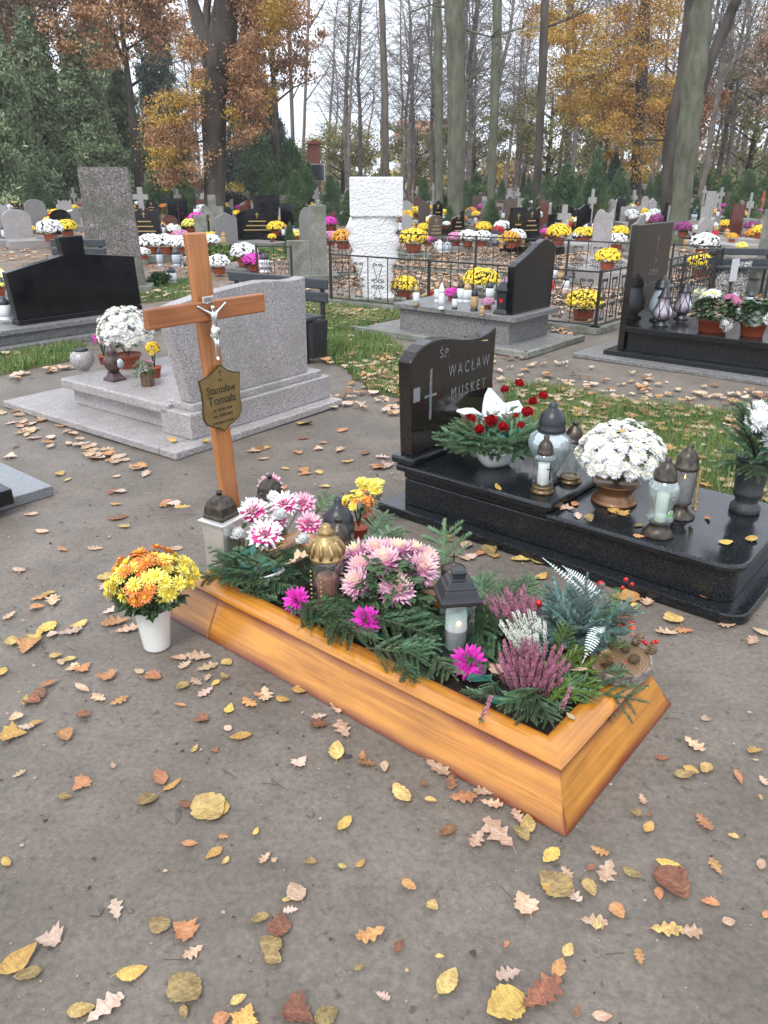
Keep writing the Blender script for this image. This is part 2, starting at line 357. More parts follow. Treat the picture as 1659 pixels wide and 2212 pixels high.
def ground():
    # fine grid with soft relief near the grave, wide sheet beyond; rises to a low bank far right
    ys = np.concatenate([np.linspace(-3, 12, 90), np.linspace(12.5, 60, 40), np.array([70, 85, 100, 130, 170, 240, 340, 500])])
    xs = np.concatenate([[-400, -200, -100, -60, -35], np.linspace(-20, -6, 12), np.linspace(-5.8, 5.8, 70), np.linspace(6, 20, 12), [35, 60, 100, 200, 400]])
    X, Y = np.meshgrid(xs, ys)
    Z = .004 * np.sin(X * 3.1 + 1.3 * np.sin(Y * 1.7)) * np.cos(Y * 2.3 + X) - .004
    Z = Z + np.clip((X - 24) / 30, 0, 1) * np.clip((Y - 55) / 30, 0, 1) * 3.2
    V = np.stack([X, Y, Z], -1).reshape(-1, 3); nx, ny = len(xs), len(ys)
    F = [(j * nx + i, j * nx + i + 1, (j + 1) * nx + i + 1, (j + 1) * nx + i) for j in range(ny - 1) for i in range(nx - 1)]
    me = bpy.data.meshes.new('ground'); me.from_pydata(V.tolist(), [], F); me.materials.append(GROUND)
    me.polygons.foreach_set('use_smooth', [True] * len(F)); me.update()
    tag(link('ground', me), 'grey brown sandy dirt of the cemetery', kind='structure')
ground()

def inpoly(P, poly):
    x, y = P[:, 0], P[:, 1]; r = np.zeros(len(P), bool); n = len(poly)
    for i in range(n):
        x0, y0 = poly[i][:2]; x1, y1 = poly[(i + 1) % n][:2]
        c = ((y0 > y) != (y1 > y)) & (x < (x1 - x0) * (y - y0) / (y1 - y0 + 1e-12) + x0); r ^= c
    return r
def scatter(poly, n):
    p = np.array([q[:2] for q in poly]); lo, hi = p.min(0), p.max(0)
    P = rng.uniform(lo, hi, (n * 3, 2)); return P[inpoly(P, poly)][:n]
TURF = mat('grass_thatch', (.045, .07, .02), (.13, .11, .05), .9, scale=9, bump=.8, dist=.02)
BLADE = mat('grass_blade', (.05, .125, .022), (.15, .235, .055), .6, scale=1.6, detail=8)
DRYBL = mat('dry_grass_blade', (.22, .20, .07), (.32, .27, .12), .7, scale=3)
LAWNS = [
    [(-40, 765), (175, 742), (180, 775), (60, 798), (-40, 818)],
    [(285, 612), (420, 602), (420, 645), (300, 655)],
    [(645, 640), (745, 650), (880, 668), (860, 690), (785, 706), (850, 735), (885, 770), (880, 862), (800, 850), (745, 800), (690, 772), (650, 765), (640, 700)],
    [(1085, 832), (1200, 835), (1330, 868), (1480, 880), (1700, 905), (1700, 1100), (1560, 1062), (1440, 1035), (1290, 1000), (1180, 925), (1085, 880)],
    [(420, 520), (625, 520), (625, 560), (430, 565)],
]
def edge_jag(p):
    out = []
    for i in range(len(p)):
        a, b = Vector(p[i][:2]), Vector(p[(i + 1) % len(p)][:2]); k = max(2, int((b - a).length / .12))
        for j in range(k):
            q = a.lerp(b, j / k); out.append((q.x + random.uniform(-.04, .04), q.y + random.uniform(-.05, .05)))
    return out
def grass():
    allV = []; allm = []
    for k, L in enumerate(LAWNS):
        poly = edge_jag([G(x, y) for x, y in L])
        mb = MB(); mb.slab(poly, -.02, .006)
        tag(link('lawn', mb.mesh('lawn', TURF)), ['mossy lawn strip left of the granite grave', 'lawn patch behind the black winged stone', 'leaf strewn lawn between the granite and black graves', 'lawn strip behind the black granite grave', 'green lawn in front of the concrete stele'][k], kind='structure')
        a = np.array([q for q in poly]); area = .5 * abs(np.sum(a[:, 0] * np.roll(a[:, 1], 1) - a[:, 1] * np.roll(a[:, 0], 1)))
        dist = a[:, 1].mean(); n = int(min(60000, area * (11000 if dist < 7 else 6000 if dist < 10 else 2500)))
        P = scatter(poly, n); n = len(P)
        dens = np.sin(P[:, 0] * 5 + np.sin(P[:, 1] * 4) * 2) * np.cos(P[:, 1] * 4.3) + rng.normal(0, .5, n)
        P = P[dens > -.55]; n = len(P)
        h = rng.gamma(5, .008, n) + .012; az = rng.uniform(0, 2 * np.pi, n); lean = rng.uniform(0, .9, n) * h
        w = .0022 if dist < 7 else .004
        d = np.stack([np.cos(az), np.sin(az)], -1); p = np.stack([-d[:, 1], d[:, 0]], -1)
        a0 = np.concatenate([P - p * w, np.full((n, 1), .004)], 1); b0 = np.concatenate([P + p * w, np.full((n, 1), .004)], 1)
        c0 = np.concatenate([P + d * lean[:, None], (h + .004)[:, None]], 1)
        allV.append(np.stack([a0, b0, c0], 1).reshape(-1, 3)); allm.append((rng.random(n) > .88).astype(int))
    me = np_mesh('grass', np.concatenate(allV), 3, [BLADE, DRYBL], np.concatenate(allm))
    tag(link('grass', me), 'short green autumn grass on the lawn strips', 'grass', kind='stuff')
grass()
def pebbles():
    mb_v = []; n = 3600
    P = np.concatenate([rng.uniform((-2.5, .7), (3.2, 5.5), (n, 2))]); r = rng.gamma(2, .0011, n) + .001; big = rng.random(n) < .06; r[big] += rng.gamma(2, .0022, big.sum())
    mi = rng.integers(0, 3, n); r[mi == 2] = np.minimum(r[mi == 2], .0032)
    for k in range(n):
        x, y = P[k]; q = r[k]; a = rng.uniform(0, 6.28); pts = [(x + q * math.cos(a + j * 1.57 + rng.uniform(-.5, .5)) * rng.uniform(.6, 1.4), y + q * math.sin(a + j * 1.57) * rng.uniform(.6, 1.3), .001) for j in range(4)]
        t = (x, y, q * .8)
        for j in range(4): mb_v += [pts[j], pts[(j + 1) % 4], t]
    me = np_mesh('grit', mb_v, 3, [mat('grit_dark', (.05, .045, .04), rough=.9), mat('grit_mid', (.14, .12, .10), rough=.9), mat('grit_pale', (.27, .26, .24), rough=.8)], np.repeat(mi, 4))
    tag(link('grit', me), 'grit and crumbs of earth scattered on the dirt', 'gravel', kind='stuff')
pebbles()
def leaf_bits():
    V = []
    for k in range(520):
        x, y = random.uniform(-2.2, 3), random.uniform(.7, 5); q = random.uniform(.003, .011); a = random.uniform(0, 6.28)
        V += [(x + q * math.cos(a + j * 1.57) * random.uniform(.4, 1.2), y + q * math.sin(a + j * 1.57) * random.uniform(.4, 1.2), .004 + random.uniform(0, .4) * q) for j in range(4)]
    for k in range(90):
        x, y = random.uniform(-1.6, 2.2), random.uniform(.8, 4); a = random.uniform(0, 6.28); L = random.uniform(.02, .07); d = Vector((math.cos(a), math.sin(a), 0)); s = Vector((-d.y, d.x, 0)) * .0012; p = Vector((x, y, .005))
        V += [tuple(p - s), tuple(p + s), tuple(p + d * L + s * 2 + Vector((0, 0, .003))), tuple(p + d * L + Vector((0, 0, .003)))]
    me = np_mesh('leaf_bits', V, 4, [mat('bit_tan', (.42, .29, .18), rough=.8), mat('bit_brown', (.07, .045, .03), rough=.9), mat('bit_moss', (.06, .09, .03), rough=.9)], [random.choice((0, 0, 1, 2)) for _ in range(520)] + [1] * 90)
    tag(link('leaf_bits', me), 'crumbled leaf bits and small twigs trodden into the dirt', 'debris', kind='stuff')
leaf_bits()

# ================================================================== STONES NEAR BY
WAVE = [(0, .70), (.06, .82), (.14, .92), (.24, .98), (.34, 1.0), (.45, .985), (.58, .93), (.70, .90), (.82, .905), (.92, .945), (1.0, 1.01)]
def wave(x0, x1, z0, z1, pts=WAVE, k=.30):
    h = (z1 - z0); return [(x0, z0), (x1, z0)] + [(x0 + (x1 - x0) * s, z1 - h * k * (1 - v) / .30) for s, v in reversed(pts)]
# --- the pinkish grave left of the cross (its blank back turned this way)
O2 = G(380, 995); fA = Frame((O2.x, O2.y, 0), TH + R(3))
def grave_left():
    t = thing('granite_grave', 'pinkish grey granite grave with blank headstone back, left of the wooden cross', 'grave', fA.o, fA.th, 'graves of the near rows')
    p = lambda nm, mb, bev=.008: link(nm, mb.mesh(nm, PINKG), t, bevel=bev)
    p('ground_slab', MB().box((.80, -.005 + .08, .025), (1.60, .16, .05)))
    p('ground_slab', MB().box((.80, 1.09, .025), (1.60, 1.86, .05)))
    p('kerb_stone', MB().box((.90, .86, .115), (1.22, 1.3, .13)), .01)
    p('plinth', MB().box((.90, .25, .135), (1.36, .30, .172)), .01)
    p('step', MB().box((.90, .26, .245), (1.25, .26, .052)), .01)
    p('cover_slab', MB().box((.89, .93, .215), (1.34, 1.22, .07)), .012)
    out = wave(.17, 1.41, .30, .965, [(0, .86), (.08, .90), (.2, .935), (.35, .965), (.5, .985), (.66, 1.0), (.78, .985), (.86, .968), (.93, .97), (1, .985)])
    out = [(.29, .272), (1.40, .272)] + out[2:-1] + [(.165, .875)]
    p('headstone', MB().plate(out, .16, .26), .006)
    return t
grave_left()
# --- black grave in front
O3 = G(1590, 1350); fB = Frame((O3.x, O3.y, 0))
def rr(x0, y0, x1, y1, r, corners=(1, 1, 1, 1), n=6):
    o = []
    for (cx, cy_, a0, c) in ((x0 + r, y0 + r, 180, corners[0]), (x1 - r, y0 + r, 270, corners[1]), (x1 - r, y1 - r, 0, corners[2]), (x0 + r, y1 - r, 90, corners[3])):
        if c: o += [(cx + r * math.cos(R(a0 + 90 * i / n)), cy_ + r * math.sin(R(a0 + 90 * i / n))) for i in range(n + 1)]
        else: o.append((cx + (r if a0 in (270, 0) else -r), cy_ + (r if a0 in (0, 90) else -r)))
    return o
def grave_black():
    t = thing('black_grave', 'polished black granite grave with wave topped headstone, right of the wooden bed', 'grave', fB.o, fB.th, 'graves of the near rows')
    p = lambda nm, mb, m=BLACKG, bev=.006: link(nm, mb.mesh(nm, m), t, bevel=bev)
    p('ground_slab', MB().slab(rr(-.03, -.03, 1.0, 1.81, .09, (1, 1, 0, 0)), 0, .045))
    p('kerb_wall', MB().slab(rr(.045, .05, .76, 1.69, .07, (1, 1, 0, 0)), .045, .185))
    p('cover_slab', MB().slab(rr(.02, .02, .80, .87, .10, (1, 1, 0, 0)), .185, .222), bev=.012)
    p('raised_slab', MB().slab(rr(.02, .85, .80, 1.735, .03, (1, 1, 0, 0)), .225, .264), bev=.012)
    p('raised_slab_base', MB().slab([(.05, .88), (.77, .88), (.77, 1.70), (.05, 1.70)], .185, .226))
    p('headstone_foot', MB().box((.40, 1.69, .285), (.76, .15, .042)), bev=.012)
    out = wave(.035, .79, .306, .868, [(0, .86), (.06, .93), (.14, .975), (.24, 1.0), (.34, 1.0), (.45, .98), (.58, .945), (.70, .925), (.82, .925), (.92, .95), (1.0, .985)])
    out[0] = (.06, .306); out[1] = (.775, .306)
    hs_ = p('headstone', MB().plate(out, 1.655, 1.735), BROWNG)
    y = 1.6535
    def T(s, size, x, z, sx=.8): text(s, size, TEXTL, t, (x, y, z), (R(90), 0, 0), sx=sx)
    T('Ś.P.', .062, .31, .79, .9)
    T('W A C Ł A W', .088, .54, .685, .72); T('M U S K E T', .080, .54, .565, .8)
    cr = MB().box((.20, y, .60), (.018, .002, .26)).box((.20, y - .001, .595), (.10, .002, .014)); link('engraved_cross', cr.mesh('engraved_cross', TEXTL), t)
    link('photo_plate', MB().box((.085, y, .62), (.05, .003, .07)).mesh('photo_plate', mat('grey_portrait_plate', (.2, .21, .22), rough=.4)), t)
grave_black()
# --- grey granite grave with black stone, middle distance
O4 = G(1108, 757); fC = Frame((O4.x, O4.y, 0))
def grave_mid():
    t = thing('grey_grave', 'grey granite grave with black curved headstone and row of lanterns, before the iron fence', 'grave', fC.o, fC.th, 'graves of the near rows')
    p = lambda nm, mb, m=GREYG, bev=.006: link(nm, mb.mesh(nm, m), t, bevel=bev)
    p('kerb_stone', MB().box((-.235, .85, .03), (.06, 2.3, .06)), CONC)
    p('kerb_stone', MB().box((.34, -.29, .03), (1.2, .06, .06)), CONC)
    p('ground_slab', MB().box((.36, .83, .022), (1.1, 2.16, .044)))
    p('kerb_wall', MB().box((.42, .78, .16), (.80, 1.42, .24)))
    p('cover_slab', MB().box((.42, .76, .305), (.90, 1.56, .055)))
    out = [(.06, .333), (.84, .333), (.86, .95), (.80, .99), (.70, 1.02), (.62, 1.03), (.52, 1.0), (.42, .955), (.32, .91), (.22, .87), (.12, .835), (.05, .80)]
    p('headstone', MB().plate(out, .07, .15), BLACKP)
    return t
grave_mid()
# --- upright black slab at the right
O5 = G(1345, 756, .08); fD = Frame((O5.x, O5.y, 0))
def grave_right():
    t = thing('slab_grave', 'black grave with tall upright inscribed slab, at the right edge', 'grave', fD.o, fD.th, 'graves of the near rows')
    p = lambda nm, mb, m=BLACKG, bev=.005: link(nm, mb.mesh(nm, m), t, bevel=bev)
    p('ground_slab', MB().box((.50, -.70, .018), (1.5, 2.2, .036)), GREYG)
    p('plinth', MB().box((.48, -.80, .058), (1.16, 1.9, .044)))
    p('kerb_wall', MB().box((.48, -.87, .17), (.94, 1.68, .18)))
    p('cover_slab', MB().box((.48, -.86, .285), (1.02, 1.74, .052)))
    p('headstone', MB().box((.44, .03, .645), (.88, .06, 1.13), top=(.97, 1)), BROWNG)
    y = -.0025
    for s, z, sz, x in (('Ś.P.', .86, .06, .52), ('ANNA', .76, .10, .50), ('FRANCISZEK', .64, .075, .50), ('+ 12.IX.1990', .54, .062, .50), ('+ 24.V.2012', .45, .062, .50)):
        text(s, sz, TEXTL, t, (x, y, z), (R(90), 0, 0), sx=.85)
    link('engraved_cross', MB().box((.52, y, 1.03), (.008, .002, .2)).box((.52, y - .001, 1.07), (.06, .002, .008)).mesh('engraved_cross', TEXTL), t)
grave_right()
# --- black winged stele at the left, seen from behind
O6 = G(40, 757); fE = Frame((O6.x, O6.y, 0))
def grave_wing():
    t = thing('winged_grave', 'black polished winged headstone seen from behind on grey granite, left edge', 'grave', fE.o, fE.th, 'graves of the near rows')
    p = lambda nm, mb, m=GREYG, bev=.006: link(nm, mb.mesh(nm, m), t, bevel=bev)
    p('ground_slab', MB().box((.65, .65, .03), (2.3, 1.5, .06)), GREYG)
    p('kerb_wall', MB().box((.75, .70, .11), (1.95, 1.3, .1)))
    p('cover_slab', MB().box((.75, .66, .188), (2.0, 1.35, .052)))
    p('headstone_foot', MB().box((.84, .2, .242), (1.45, .16, .052)), BLACKP)
    out = [(.12, .268), (1.58, .268), (1.56, .795), (.97, .86), (.97, 1.045), (.70, 1.04), (.72, .862), (.09, .735)]
    p('headstone', MB().plate(out, .15, .25), BLACKP)
grave_wing()
# --- slab with dark block at the left edge of the picture
def grave_edge():
    f = Frame((*G(0, 1112)[:2], 0)); c = f.pt
    a = L = None
    t = thing('low_slab_grave', 'pale polished ground slab with black block, at the left edge of the photo', 'grave', f.o, f.th, 'graves of the near rows')
    link('ground_slab', MB().box((-.32, .55, .028), (1.28, 1.02, .056)).mesh('slab', granite('pale_polished_granite', [(.13, .14, .15), (.4, (.2, .21, .22)), (.8, (.28, .29, .30))], 300, .06)), t, bevel=.004)
    q = G(32, 1088, .056) - f.o; lx = q.x * f.c + q.y * f.s; ly = -q.x * f.s + q.y * f.c
    link('block', MB().box((lx - .3, ly + .25, .098), (.60, .50, .082)).mesh('block', BLACKP), t, bevel=.004)
grave_edge()

# ================================================================== THE WOODEN BED AND CROSS
Op = G(1222, 1808); fP = Frame((Op.x, Op.y, 0)); PW, PL = .734, 1.76
def stained_wood(name, along, c1=(.33, .112, .010), c2=(.60, .255, .034), burn=(.15, .022, .002), bw=.038, coat=.5, rough=.3):
    m, n, l, b = newmat(name); tc = n.new('ShaderNodeTexCoord'); mp = n.new('ShaderNodeMapping')
    mp.inputs['Scale'].default_value = (48, 2.0, 48) if along == 'y' else (2.0, 48, 48) if along == 'x' else (48, 48, 2.0)
    l.new(tc.outputs['Object'], mp.inputs[0]); nz = n.new('ShaderNodeTexNoise'); nz.inputs['Scale'].default_value = 1.0; nz.inputs['Detail'].default_value = 9; nz.inputs['Roughness'].default_value = .65; nz.inputs['Distortion'].default_value = .9
    l.new(mp.outputs[0], nz.inputs['Vector']); rp = n.new('ShaderNodeValToRGB'); rp.color_ramp.elements[0].position = .28; rp.color_ramp.elements[1].position = .62
    rp.color_ramp.elements[0].color = c4(c1); rp.color_ramp.elements[1].color = c4(c2); l.new(nz.outputs[0], rp.inputs[0])
    cl = n.new('ShaderNodeTexNoise'); cl.inputs['Scale'].default_value = 4; cl.inputs['Detail'].default_value = 4; l.new(tc.outputs['Object'], cl.inputs['Vector'])
    r3 = n.new('ShaderNodeMapRange'); r3.inputs[1].default_value = .3; r3.inputs[2].default_value = .7; r3.inputs[3].default_value = .75; r3.inputs[4].default_value = 1.12; l.new(cl.outputs[0], r3.inputs[0])
    mm = n.new('ShaderNodeVectorMath'); mm.operation = 'SCALE'; l.new(rp.outputs[0], mm.inputs[0]); l.new(r3.outputs[0], mm.inputs['Scale'])
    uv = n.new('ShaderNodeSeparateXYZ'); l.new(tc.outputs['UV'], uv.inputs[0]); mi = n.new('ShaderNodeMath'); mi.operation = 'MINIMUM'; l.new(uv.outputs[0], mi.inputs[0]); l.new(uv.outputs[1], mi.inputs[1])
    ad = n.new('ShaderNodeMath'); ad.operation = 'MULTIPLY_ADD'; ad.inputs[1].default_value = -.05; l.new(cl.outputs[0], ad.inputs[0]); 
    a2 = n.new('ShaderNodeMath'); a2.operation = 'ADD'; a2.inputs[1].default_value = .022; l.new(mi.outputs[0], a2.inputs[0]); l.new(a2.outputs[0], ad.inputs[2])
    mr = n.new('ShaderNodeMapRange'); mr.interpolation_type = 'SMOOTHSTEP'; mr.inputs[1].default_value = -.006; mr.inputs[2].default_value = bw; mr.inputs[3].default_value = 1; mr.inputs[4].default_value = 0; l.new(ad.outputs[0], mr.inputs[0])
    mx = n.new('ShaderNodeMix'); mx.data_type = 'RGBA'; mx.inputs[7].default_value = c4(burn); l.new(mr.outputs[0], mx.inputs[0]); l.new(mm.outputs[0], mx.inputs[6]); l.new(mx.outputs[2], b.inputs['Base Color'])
    b.inputs['Roughness'].default_value = rough; b.inputs['Coat Weight'].default_value = coat; b.inputs['Coat Roughness'].default_value = .12
    bp = n.new('ShaderNodeBump'); bp.inputs['Strength'].default_value = .35; bp.inputs['Distance'].default_value = .0012; l.new(nz.outputs[0], bp.inputs['Height']); l.new(bp.outputs[0], b.inputs['Normal'])
    return m
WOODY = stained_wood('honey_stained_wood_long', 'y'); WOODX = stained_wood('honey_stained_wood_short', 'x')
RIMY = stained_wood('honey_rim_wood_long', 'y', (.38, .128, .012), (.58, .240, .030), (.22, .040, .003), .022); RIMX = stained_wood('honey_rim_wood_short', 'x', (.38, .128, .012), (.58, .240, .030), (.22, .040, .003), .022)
def board(name, k, prof, nb, mat_, parent, s0=0.0, s1=None):
    """mitred board on side k of the bed; prof = closed cross-section (inset, z); the first nb points are its show face"""
    cs = [(0, 0), (PW, 0), (PW, PL), (0, PL)]; a = Vector(cs[k]); b = Vector(cs[(k + 1) % 4]); e = (b - a).normalized(); nn = Vector((-e.y, e.x)); Ln = (b - a).length
    cuts = sorted({0, .03, .07, .12, Ln / 2, Ln - .12, Ln - .07, Ln - .03, Ln} | set(np.linspace(0, Ln, 5)))
    arc = [0]
    for i in range(1, nb): arc.append(arc[-1] + math.dist(prof[i], prof[i - 1]))
    vs = []; us = []
    for s in cuts:
        for i, (d, z) in enumerate(prof):
            q = max(d, min(Ln - d, s)) if 0 < s < Ln else (d if s == 0 else Ln - d)
            p = a + e * q + nn * d; vs.append((p.x, p.y, z))
            du = min(s, Ln - s, .13); dv = min(arc[i], arc[-1] - arc[i]) if i < nb else .1; us.append((du, dv))
    n = len(prof); fs = []
    for j in range(len(cuts) - 1):
        for i in range(n): fs.append((j * n + i, j * n + (i + 1) % n, (j + 1) * n + (i + 1) % n, (j + 1) * n + i)[::-1])
    fs.append(tuple(range(n))); fs.append(tuple(range((len(cuts) - 1) * n, len(cuts) * n))[::-1])
    me = bpy.data.meshes.new(name); me.from_pydata(vs, [], fs); me.materials.append(mat_)
    ul = me.uv_layers.new(name='edge'); lv = [0] * len(me.loops); me.loops.foreach_get('vertex_index', lv)
    ul.data.foreach_set('uv', [c for v in lv for c in us[v]]); me.update(); return link(name, me, parent)
def wooden_bed():
    t = thing('wooden_grave_bed', 'honey stained wooden grave bed with flared sides and rounded rim, in front of the cross', 'grave bed', fP.o, fP.th)
    pan = [(0, 0), (.004, .008), (.020, .038), (.038, .074), (.056, .110), (.072, .140), (.096, .140), (.03, 0)]
    rim = [(.070, .139), (.062, .142), (.060, .150), (.066, .158), (.078, .1635), (.100, .166), (.130, .164), (.152, .158), (.160, .148), (.160, .120), (.150, .120), (.148, .139)]
    for k in range(4):
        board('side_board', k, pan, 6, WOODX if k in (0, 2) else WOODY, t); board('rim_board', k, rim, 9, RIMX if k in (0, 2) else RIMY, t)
    # joint strip where the head piece meets the long board
    link('joint_strip', MB().add([(-.0015, 1.50, 0), (-.0015, 1.508, 0), (.0705, 1.508, .139), (.0705, 1.50, .139), (.006, 1.50, 0), (.006, 1.508, 0), (.078, 1.508, .139), (.078, 1.50, .139)],
        [(0, 3, 2, 1), (0, 1, 5, 4), (2, 3, 7, 6), (0, 4, 7, 3), (1, 2, 6, 5), (4, 5, 6, 7)]).mesh('joint_strip', mat('dark_joint_wood', (.30, .11, .03), rough=.5)), t)
    mb = MB(); nx, ny = 14, 40
    for j in range(ny):
        for i in range(nx):
            x = .11 + (PW - .22) * i / (nx - 1); y = .11 + (PL - .22) * j / (ny - 1); mb.v.append((x, y, .085 + random.uniform(-.008, .012)))
    mb.f = [(j * nx + i, j * nx + i + 1, (j + 1) * nx + i + 1, (j + 1) * nx + i) for j in range(ny - 1) for i in range(nx - 1)]; mb.m = [0] * len(mb.f)
    s = link('soil', mb.mesh('soil', DIRTB, True), t)
wooden_bed()
def cross():
    y0, y1 = 1.80, 1.835
    wv = stained_wood('cross_wood_upright', 'z', (.27, .095, .03), (.46, .19, .065), (.2, .05, .01), .004, .25, .4)
    wh = stained_wood('cross_wood_bar', 'x', (.22, .07, .022), (.40, .145, .045), (.2, .05, .01), .004, .25, .4)
    t = thing('wooden_cross', 'brown wooden cross with silver figure and brass name plate, at the head of the bed', 'cross', fP.pt(0, 0), fP.th)
    mb = MB().add([(.385, y0, 0), (.463, y0, 0), (.463, y1, 0), (.385, y1, 0), (.307, y0, 1.419), (.391, y0, 1.419), (.391, y1, 1.419), (.307, y1, 1.419)],
                  [(3, 2, 1, 0), (4, 5, 6, 7), (0, 1, 5, 4), (1, 2, 6, 5), (2, 3, 7, 6), (3, 0, 4, 7)])
    def uvl(me):
        ul = me.uv_layers.new(name='edge'); ul.data.foreach_set('uv', [.1] * (2 * len(me.loops))); return me
    link('upright', uvl(mb.mesh('upright', wv)), t, bevel=.006)
    mb = MB().box((.359, y0 - .008, 1.144), (.548, .03, .073)); link('crossbar', uvl(mb.mesh('crossbar', wh)), t, bevel=.006)
    # INRI plate
    q = link('title_plate', MB().box((.350, y0 - .026, 1.186), (.052, .006, .026)).mesh('title_plate', SILVER), t, bevel=.002)
    text('INRI', .018, mat('grey_recess', (.16, .17, .15), rough=.5), q, (.350, y0 - .0297, 1.186), (R(90), 0, 0))
    # the corpus: one continuous skinned figure
    B = [('pel', (0, 0, 0), .012, None), ('bel', (0, -.002, .022), .0098, 0), ('che', (0, -.005, .046), .0125, 1), ('nek', (0, -.004, .062), .0055, 2), ('hd', (-.006, -.009, .074), .0088, 3), ('hd2', (-.008, -.010, .082), .0072, 4),
         ('sl', (-.015, -.003, .058), .0062, 2), ('el', (-.036, 0, .068), .0043, 6), ('wl', (-.056, .001, .080), .0036, 7), ('hl', (-.064, .001, .083), .0046, 8),
         ('sr', (.015, -.003, .058), .0062, 2), ('er', (.036, 0, .068), .0043, 10), ('wr', (.056, .001, .080), .0036, 11), ('hr', (.064, .001, .083), .0046, 12),
         ('hipl', (-.006, -.002, -.012), .0088, 0), ('kl', (-.004, -.010, -.046), .0064, 14), ('al', (-.001, -.002, -.086), .0042, 15), ('fl', (0, -.008, -.100), .0040, 16),
         ('hipr', (.006, -.002, -.012), .0088, 0), ('kr', (.005, -.010, -.046), .0064, 18), ('ar', (.003, -.003, -.086), .0042, 19), ('fr', (.004, -.009, -.099), .0040, 20)]
    me = bpy.data.meshes.new('figure'); me.from_pydata([b[1] for b in B], [(i, b[3]) for i, b in enumerate(B) if b[3] is not None], []); me.materials.append(SILVER)
    fo = link('figure', me, t, (.365, y0 - .028, 1.072)); fo.scale = (1.05, 1.1, 1.15)
    sk = fo.modifiers.new('skin', 'SKIN'); sk.use_smooth_shade = True
    for i, b in enumerate(B): me.skin_vertices[0].data[i].radius = (b[2], b[2])
    me.skin_vertices[0].data[0].use_root = True
    ss = fo.modifiers.new('sub', 'SUBSURF'); ss.levels = ss.render_levels = 2
    cl = MB().lathe([(.0125, .008), (.0155, .004), (.0145, -.002), (.0168, -.007), (.0150, -.012), (.0165, -.018), (.0135, -.028), (.0125, -.034)], 14, 0, cap=False, sy=.8)
    cl.box((.014, -.004, -.006), (.008, .006, .022)); link('loincloth', cl.mesh('loincloth', SILVER, True), fo, (0, -.003, .004))
    # brass shield plate
    hw, zt, zb = .102, .932, .682; xc = .379
    sh = [(-1, .0), (-.62, .018), (-.3, .045), (0, .082), (.12, .078), (.34, .04), (.62, .016), (1, .0)]
    top = [(xc + a * hw, zt - .04 + b * .55) for a, b in sh]
    right = [(xc + hw * a, z) for a, z in ((.93, .85), (.90, .80), (.95, .765), (.93, .735), (.80, .712), (.5, .695), (.22, .686), (.0, .668))]
    left = [(xc - (x - xc), z) for x, z in reversed(right[:-1])]
    out = top + right + left
    q = link('name_plate', MB().plate(out, y0 - .021, y0 - .014).mesh('name_plate', mat('brass_plate_dark_rim', (.085, .055, .02), rough=.35, metal=.4)), t)
    inn = [(xc + (x - xc) * .955, .80 + (z - .80) * .955) for x, z in out]
    link('face', MB().plate(inn, y0 - .0225, y0 - .0212).mesh('face', BRASS), q)
    link('spacer', MB().box((xc, y0 - .0065, .85), (.05, .012, .05)).box((xc, y0 - .0065, .73), (.03, .012, .03)).mesh('spacer', BRASS), q)
    y = y0 - .0232
    for s, z, sz, sx in (('Ś.P.', .878, .016, 1), ('Stanisław', .842, .045, .86), ('Tomała', .800, .050, .92), ('ur. 22.09.1944', .762, .0165, .95), ('zm. 18.09.2022', .738, .0165, .95), ('POKÓJ JEGO DUSZY', .710, .0125, .95)):
        text(s, sz, TEXTD, q, (xc, y, z), (R(90), R(0), 0), sx=sx)
    link('engraved_cross', MB().box((xc, y, .905), (.003, .0006, .026)).box((xc, y - .0004, .910), (.020, .0006, .003)).mesh('engraved_cross', TEXTD), q)
cross()
# ================================================================== FLOWERS
def fib(n, zmin=-.1, jit=.12, rs=None):
    rs = rs or random; out = []
    for i in range(n):
        z = 1 - (1 - zmin) * (i + .5) / n; a = i * 2.39996 + rs.uniform(-jit, jit) * 3; z = min(1, max(zmin, z + rs.uniform(-jit, jit) * .4)); r = math.sqrt(max(0, 1 - z * z))
        out.append(Vector((r * math.cos(a), r * math.sin(a), z)))
    return out
def flower_head(layers, seed=0, centre=None):
    """layers: (count, length, width, elevation, curl, base radius, slots(3))"""
    rs = random.Random(seed); mb = MB()
    for n, ln, w, el, curl, br, sl in layers:
        if not isinstance(sl, tuple): sl = (sl,) * 3
        for i in range(n):
            a = 2 * math.pi * (i + rs.uniform(-.3, .3)) / n; e = R(el + rs.uniform(-9, 9)); L = ln * rs.uniform(.82, 1.12)
            d = Vector((math.cos(a), math.sin(a), 0)); s = Vector((-d.y, d.x, 0)); p = d * br * math.cos(e) + Vector((0, 0, br * math.sin(e)))
            tw = rs.uniform(-.35, .35); side = (s + Vector((0, 0, tw))).normalized(); vs = []
            for k, ww in enumerate((.45, 1.0, .85, .12)):
                vs += [p - side * w * ww / 2, p + side * w * ww / 2]
                ee = e + R(curl) * (k / 2); p = p + (d * math.cos(ee) + Vector((0, 0, math.sin(ee)))) * L / 3
            mb.add(vs, [(0, 1, 3, 2), (2, 3, 5, 4), (4, 5, 7, 6)], list(sl))
    if centre: mb.ball((0, 0, centre[1]), centre[0], centre[2], 6, 4)
    return mb
def head_mesh(name, layers, mats, seed=0, centre=None): return flower_head(layers, seed, centre).mesh(name, mats)
